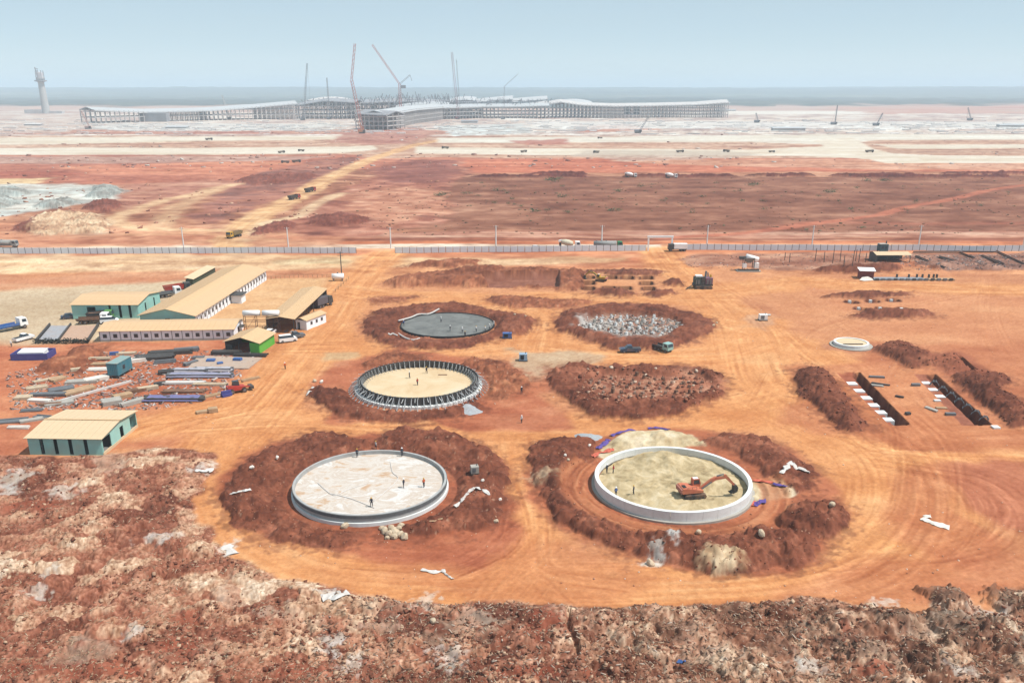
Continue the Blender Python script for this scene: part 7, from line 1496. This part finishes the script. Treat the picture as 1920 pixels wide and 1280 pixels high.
# ================================================================ LOOSE CLODS, STICKS AND STONES
def scatter(name, lab, cat, n, area, size, cols, seed, flat=.7, thin=1.0, fine_only=None, cluster=None):
    r = np.random.default_rng(seed); pp = np.array(area)
    px = r.uniform(pp[:, 0].min(), pp[:, 0].max(), n * 3); py = r.uniform(pp[:, 1].min(), pp[:, 1].max(), n * 3)
    d = poly_sd(area, px, py, 1); px = px[d > 0]; py = py[d > 0]
    P3 = np.array([P(a, b) for a, b in zip(px, py)]) if len(px) else np.zeros((0, 2))
    if cluster: k = fbm(P3[:, 0], P3[:, 1], cluster, 3, seed) > r.uniform(.25, .75, len(P3)); P3 = P3[k]
    P3 = P3[:n]; n = len(P3)
    g = P3[:, 1] + H * math.tan(PITCH); ri = np.clip(np.interp(g, GP, np.arange(NR)).round().astype(int), 0, NR - 1); ci = np.clip(np.interp(P3[:, 0] / g, us, np.arange(NC)).round().astype(int), 0, NC - 1)
    z = Z[ri, ci]
    if fine_only is not None: k = np.isin(ZID[ri, ci], fine_only) | (ZID[ri, ci] >= (100 if 99 in fine_only else 10 ** 9)); P3 = P3[k]; z = z[k]; n = len(P3)
    s = size[0] + (size[1] - size[0]) * r.random(n) ** 3
    base = np.array([(-1, -1, -1), (1, -1, -1), (1, 1, -1), (-1, 1, -1), (-1, -1, 1), (1, -1, 1), (1, 1, 1), (-1, 1, 1)], float)
    V = base[None] * r.uniform(.45, 1.0, (n, 8, 3)); V[:, :, 2] *= flat; V[:, :, 1] *= thin; V *= s[:, None, None]
    if thin < .5: V[:, :, 2] *= thin * 1.3
    an = r.uniform(0, 2 * PI, n); ca, sa = np.cos(an)[:, None], np.sin(an)[:, None]; tl = r.uniform(-.5, .5, n)[:, None]
    x_ = V[:, :, 0]; y_ = V[:, :, 1]; zz = V[:, :, 2] + x_ * tl
    Vx = x_ * ca - y_ * sa + P3[:, 0:1]; Vy = x_ * sa + y_ * ca + P3[:, 1:2]; Vz = zz + z[:, None] + s[:, None] * flat * .25
    co = np.stack([Vx, Vy, Vz], -1).reshape(-1, 3); F = np.array([(0, 3, 2, 1), (4, 5, 6, 7), (0, 1, 5, 4), (1, 2, 6, 5), (2, 3, 7, 6), (3, 0, 4, 7)]); F = (F[None] + (np.arange(n) * 8)[:, None, None]).reshape(-1)
    me = bpy.data.meshes.new(name); me.vertices.add(len(co)); me.vertices.foreach_set('co', co.astype(np.float32).ravel()); me.loops.add(len(F)); me.loops.foreach_set('vertex_index', F.astype(np.int32))
    me.polygons.add(n * 6); me.polygons.foreach_set('loop_start', np.arange(0, len(F), 4, dtype=np.int32)); me.polygons.foreach_set('loop_total', np.full(n * 6, 4, np.int32)); me.update(calc_edges=True)
    C = pal(r.random(n) ** 1.2, cols); C = np.repeat(C, 8, 0); ca_ = me.color_attributes.new('soil_colour', 'FLOAT_COLOR', 'POINT'); ca_.data.foreach_set('color', np.concatenate([C, np.ones((len(C), 1))], 1).astype(np.float32).ravel())
    me.materials.append(SOIL); o = bpy.data.objects.new(name, me); COL.objects.link(o); tag(o, lab, cat, None, 'stuff')
BRN = [(120, 72, 56), (150, 92, 70), (176, 116, 90), (206, 156, 128), (236, 214, 192)]
scatter('clods', 'loose clods and dry tufts over the rough ground in front', 'clods', 9000, [(-100, 850), (400, 850), (380, 960), (560, 1085), (900, 1130), (1500, 1120), (2020, 1100), (2020, 1360), (-100, 1360)], (.06, .30), [(116, 70, 54), (146, 94, 74), (180, 128, 102), (226, 192, 162)], 71, .6, fine_only=[6], cluster=6)
scatter('woody_debris', 'dark woody debris and roots in the rough ground at the lower right', 'debris', 7000, [(620, 1120), (1500, 1120), (2020, 1100), (2020, 1300), (560, 1300)], (.12, .5), [(124, 90, 74), (160, 124, 104), (196, 164, 142), (228, 208, 190)], 72, .5, .2, fine_only=[6])
scatter('clods', 'small dark clods over the earth banks round the tank pits', 'clods', 9000, [(400, 560), (1380, 560), (1600, 900), (1600, 1090), (400, 1060)], (.05, .16), BRN[:4], 73, .7, fine_only=[99])
scatter('clods', 'small dark clods over the heaps beside the right trenches', 'clods', 3000, [(1470, 630), (1960, 630), (1960, 815), (1470, 815)], (.08, .3), BRN[:3], 74, .7, fine_only=[99])
scatter('dry_grass', 'pale dry grass and straw tufts over the rough ground in front', 'dry grass', 26000, [(-100, 850), (400, 850), (380, 960), (560, 1085), (900, 1130), (1500, 1120), (2020, 1100), (2020, 1360), (-100, 1360)], (.10, .34), [(150, 112, 86), (190, 154, 122), (224, 194, 160), (242, 224, 196)], 81, .6, .12, fine_only=[6], cluster=5)
scatter('stones', 'sparse pale stones scattered over the dirt roads', 'stones', 900, [(380, 540), (1960, 540), (1960, 1120), (380, 1120)], (.05, .17), [(190, 130, 100), (230, 190, 160), (246, 232, 220)], 75, .7, fine_only=[0, 2])
scatter('rubble', 'broken white and grey rubble in the pile pits', 'rubble', 2600, [(1080, 588), (1300, 588), (1300, 640), (1080, 640)], (.1, .5), [(120, 100, 92), (180, 170, 164), (236, 234, 232)], 76, .7, fine_only=[7])
scatter('rubble', 'brown rubble in the middle right pit', 'rubble', 700, [(1080, 696), (1350, 696), (1350, 762), (1080, 762)], (.1, .5), BRN, 77, .7, fine_only=[7, 99])

scatter('scrap', 'small boards, offcuts and scraps lying between the stacks of the storage yard', 'scrap', 3600, [(10, 700), (200, 660), (480, 655), (470, 745), (280, 768), (20, 768)], (.15, .95), [(110, 90, 84), (170, 150, 146), (236, 226, 220), (210, 170, 150)], 78, .3, .3, fine_only=[0])
scatter('scrap', 'offcuts and bars lying round the right hand trenches and the rebar yard', 'scrap', 1500, [(1640, 480), (1950, 474), (1950, 506), (1720, 506)], (.2, .9), [(90, 80, 80), (150, 140, 140), (220, 206, 200)], 79, .3, .25)

scatter('spoil_heaps', 'many small reddish spoil heaps scattered over the plain behind the fence', 'spoil', 320, [(-60, 296), (860, 296), (860, 330), (700, 420), (470, 440), (250, 440), (-60, 445)], (.4, 1.7), [(120, 70, 58), (160, 100, 80), (206, 150, 124), (226, 184, 158)], 91, .45, fine_only=[0], cluster=30)
scatter('spoil_heaps', 'small heaps and stacks along the edges of the pale taxiways', 'spoil', 700, [(-60, 246), (1980, 246), (1980, 316), (-60, 316)], (.6, 2.4), [(140, 90, 80), (190, 150, 136), (236, 230, 220)], 92, .4, fine_only=[0], cluster=60)
scatter('spoil_heaps', 'small dark clumps over the brown field behind the fence', 'clumps', 1100, [(700, 334), (1980, 334), (1980, 440), (640, 440)], (.2, .9), [(110, 74, 60), (120, 110, 80), (170, 120, 100)], 93, .4, fine_only=[0], cluster=25)

scatter('scrap', 'planks and junk lying on the brown ground round the batching plant', 'scrap', 700, [(1270, 480), (1660, 474), (1660, 500), (1400, 508), (1290, 500)], (.15, .7), [(100, 80, 74), (170, 140, 130), (226, 206, 196)], 94, .4, .3)
# ---------------------------------------------------------------- the dusty air
def haze():
    me = bpy.data.meshes.new('haze'); bm = bmesh.new(); bmesh.ops.create_cube(bm, size=1); bm.to_mesh(me); bm.free()
    o = bpy.data.objects.new('haze', me); COL.objects.link(o)
    o.location = (0, 55000, 76); o.scale = (280000, 126000, 160)
    m = bpy.data.materials.new('dusty_air'); m.use_nodes = True; t = m.node_tree
    t.nodes.remove(t.nodes['Principled BSDF'])
    v = t.nodes.new('ShaderNodeVolumePrincipled'); v.inputs['Color'].default_value = (.72, .87, 1.0, 1)
    v.inputs['Density'].default_value = 0.00017; v.inputs['Anisotropy'].default_value = 0.0
    t.links.new(v.outputs[0], t.nodes['Material Output'].inputs['Volume'])
    me.materials.append(m); o['kind'] = 'stuff'; o['label'] = 'pale dusty air over the whole site'; o['category'] = 'haze'
haze()
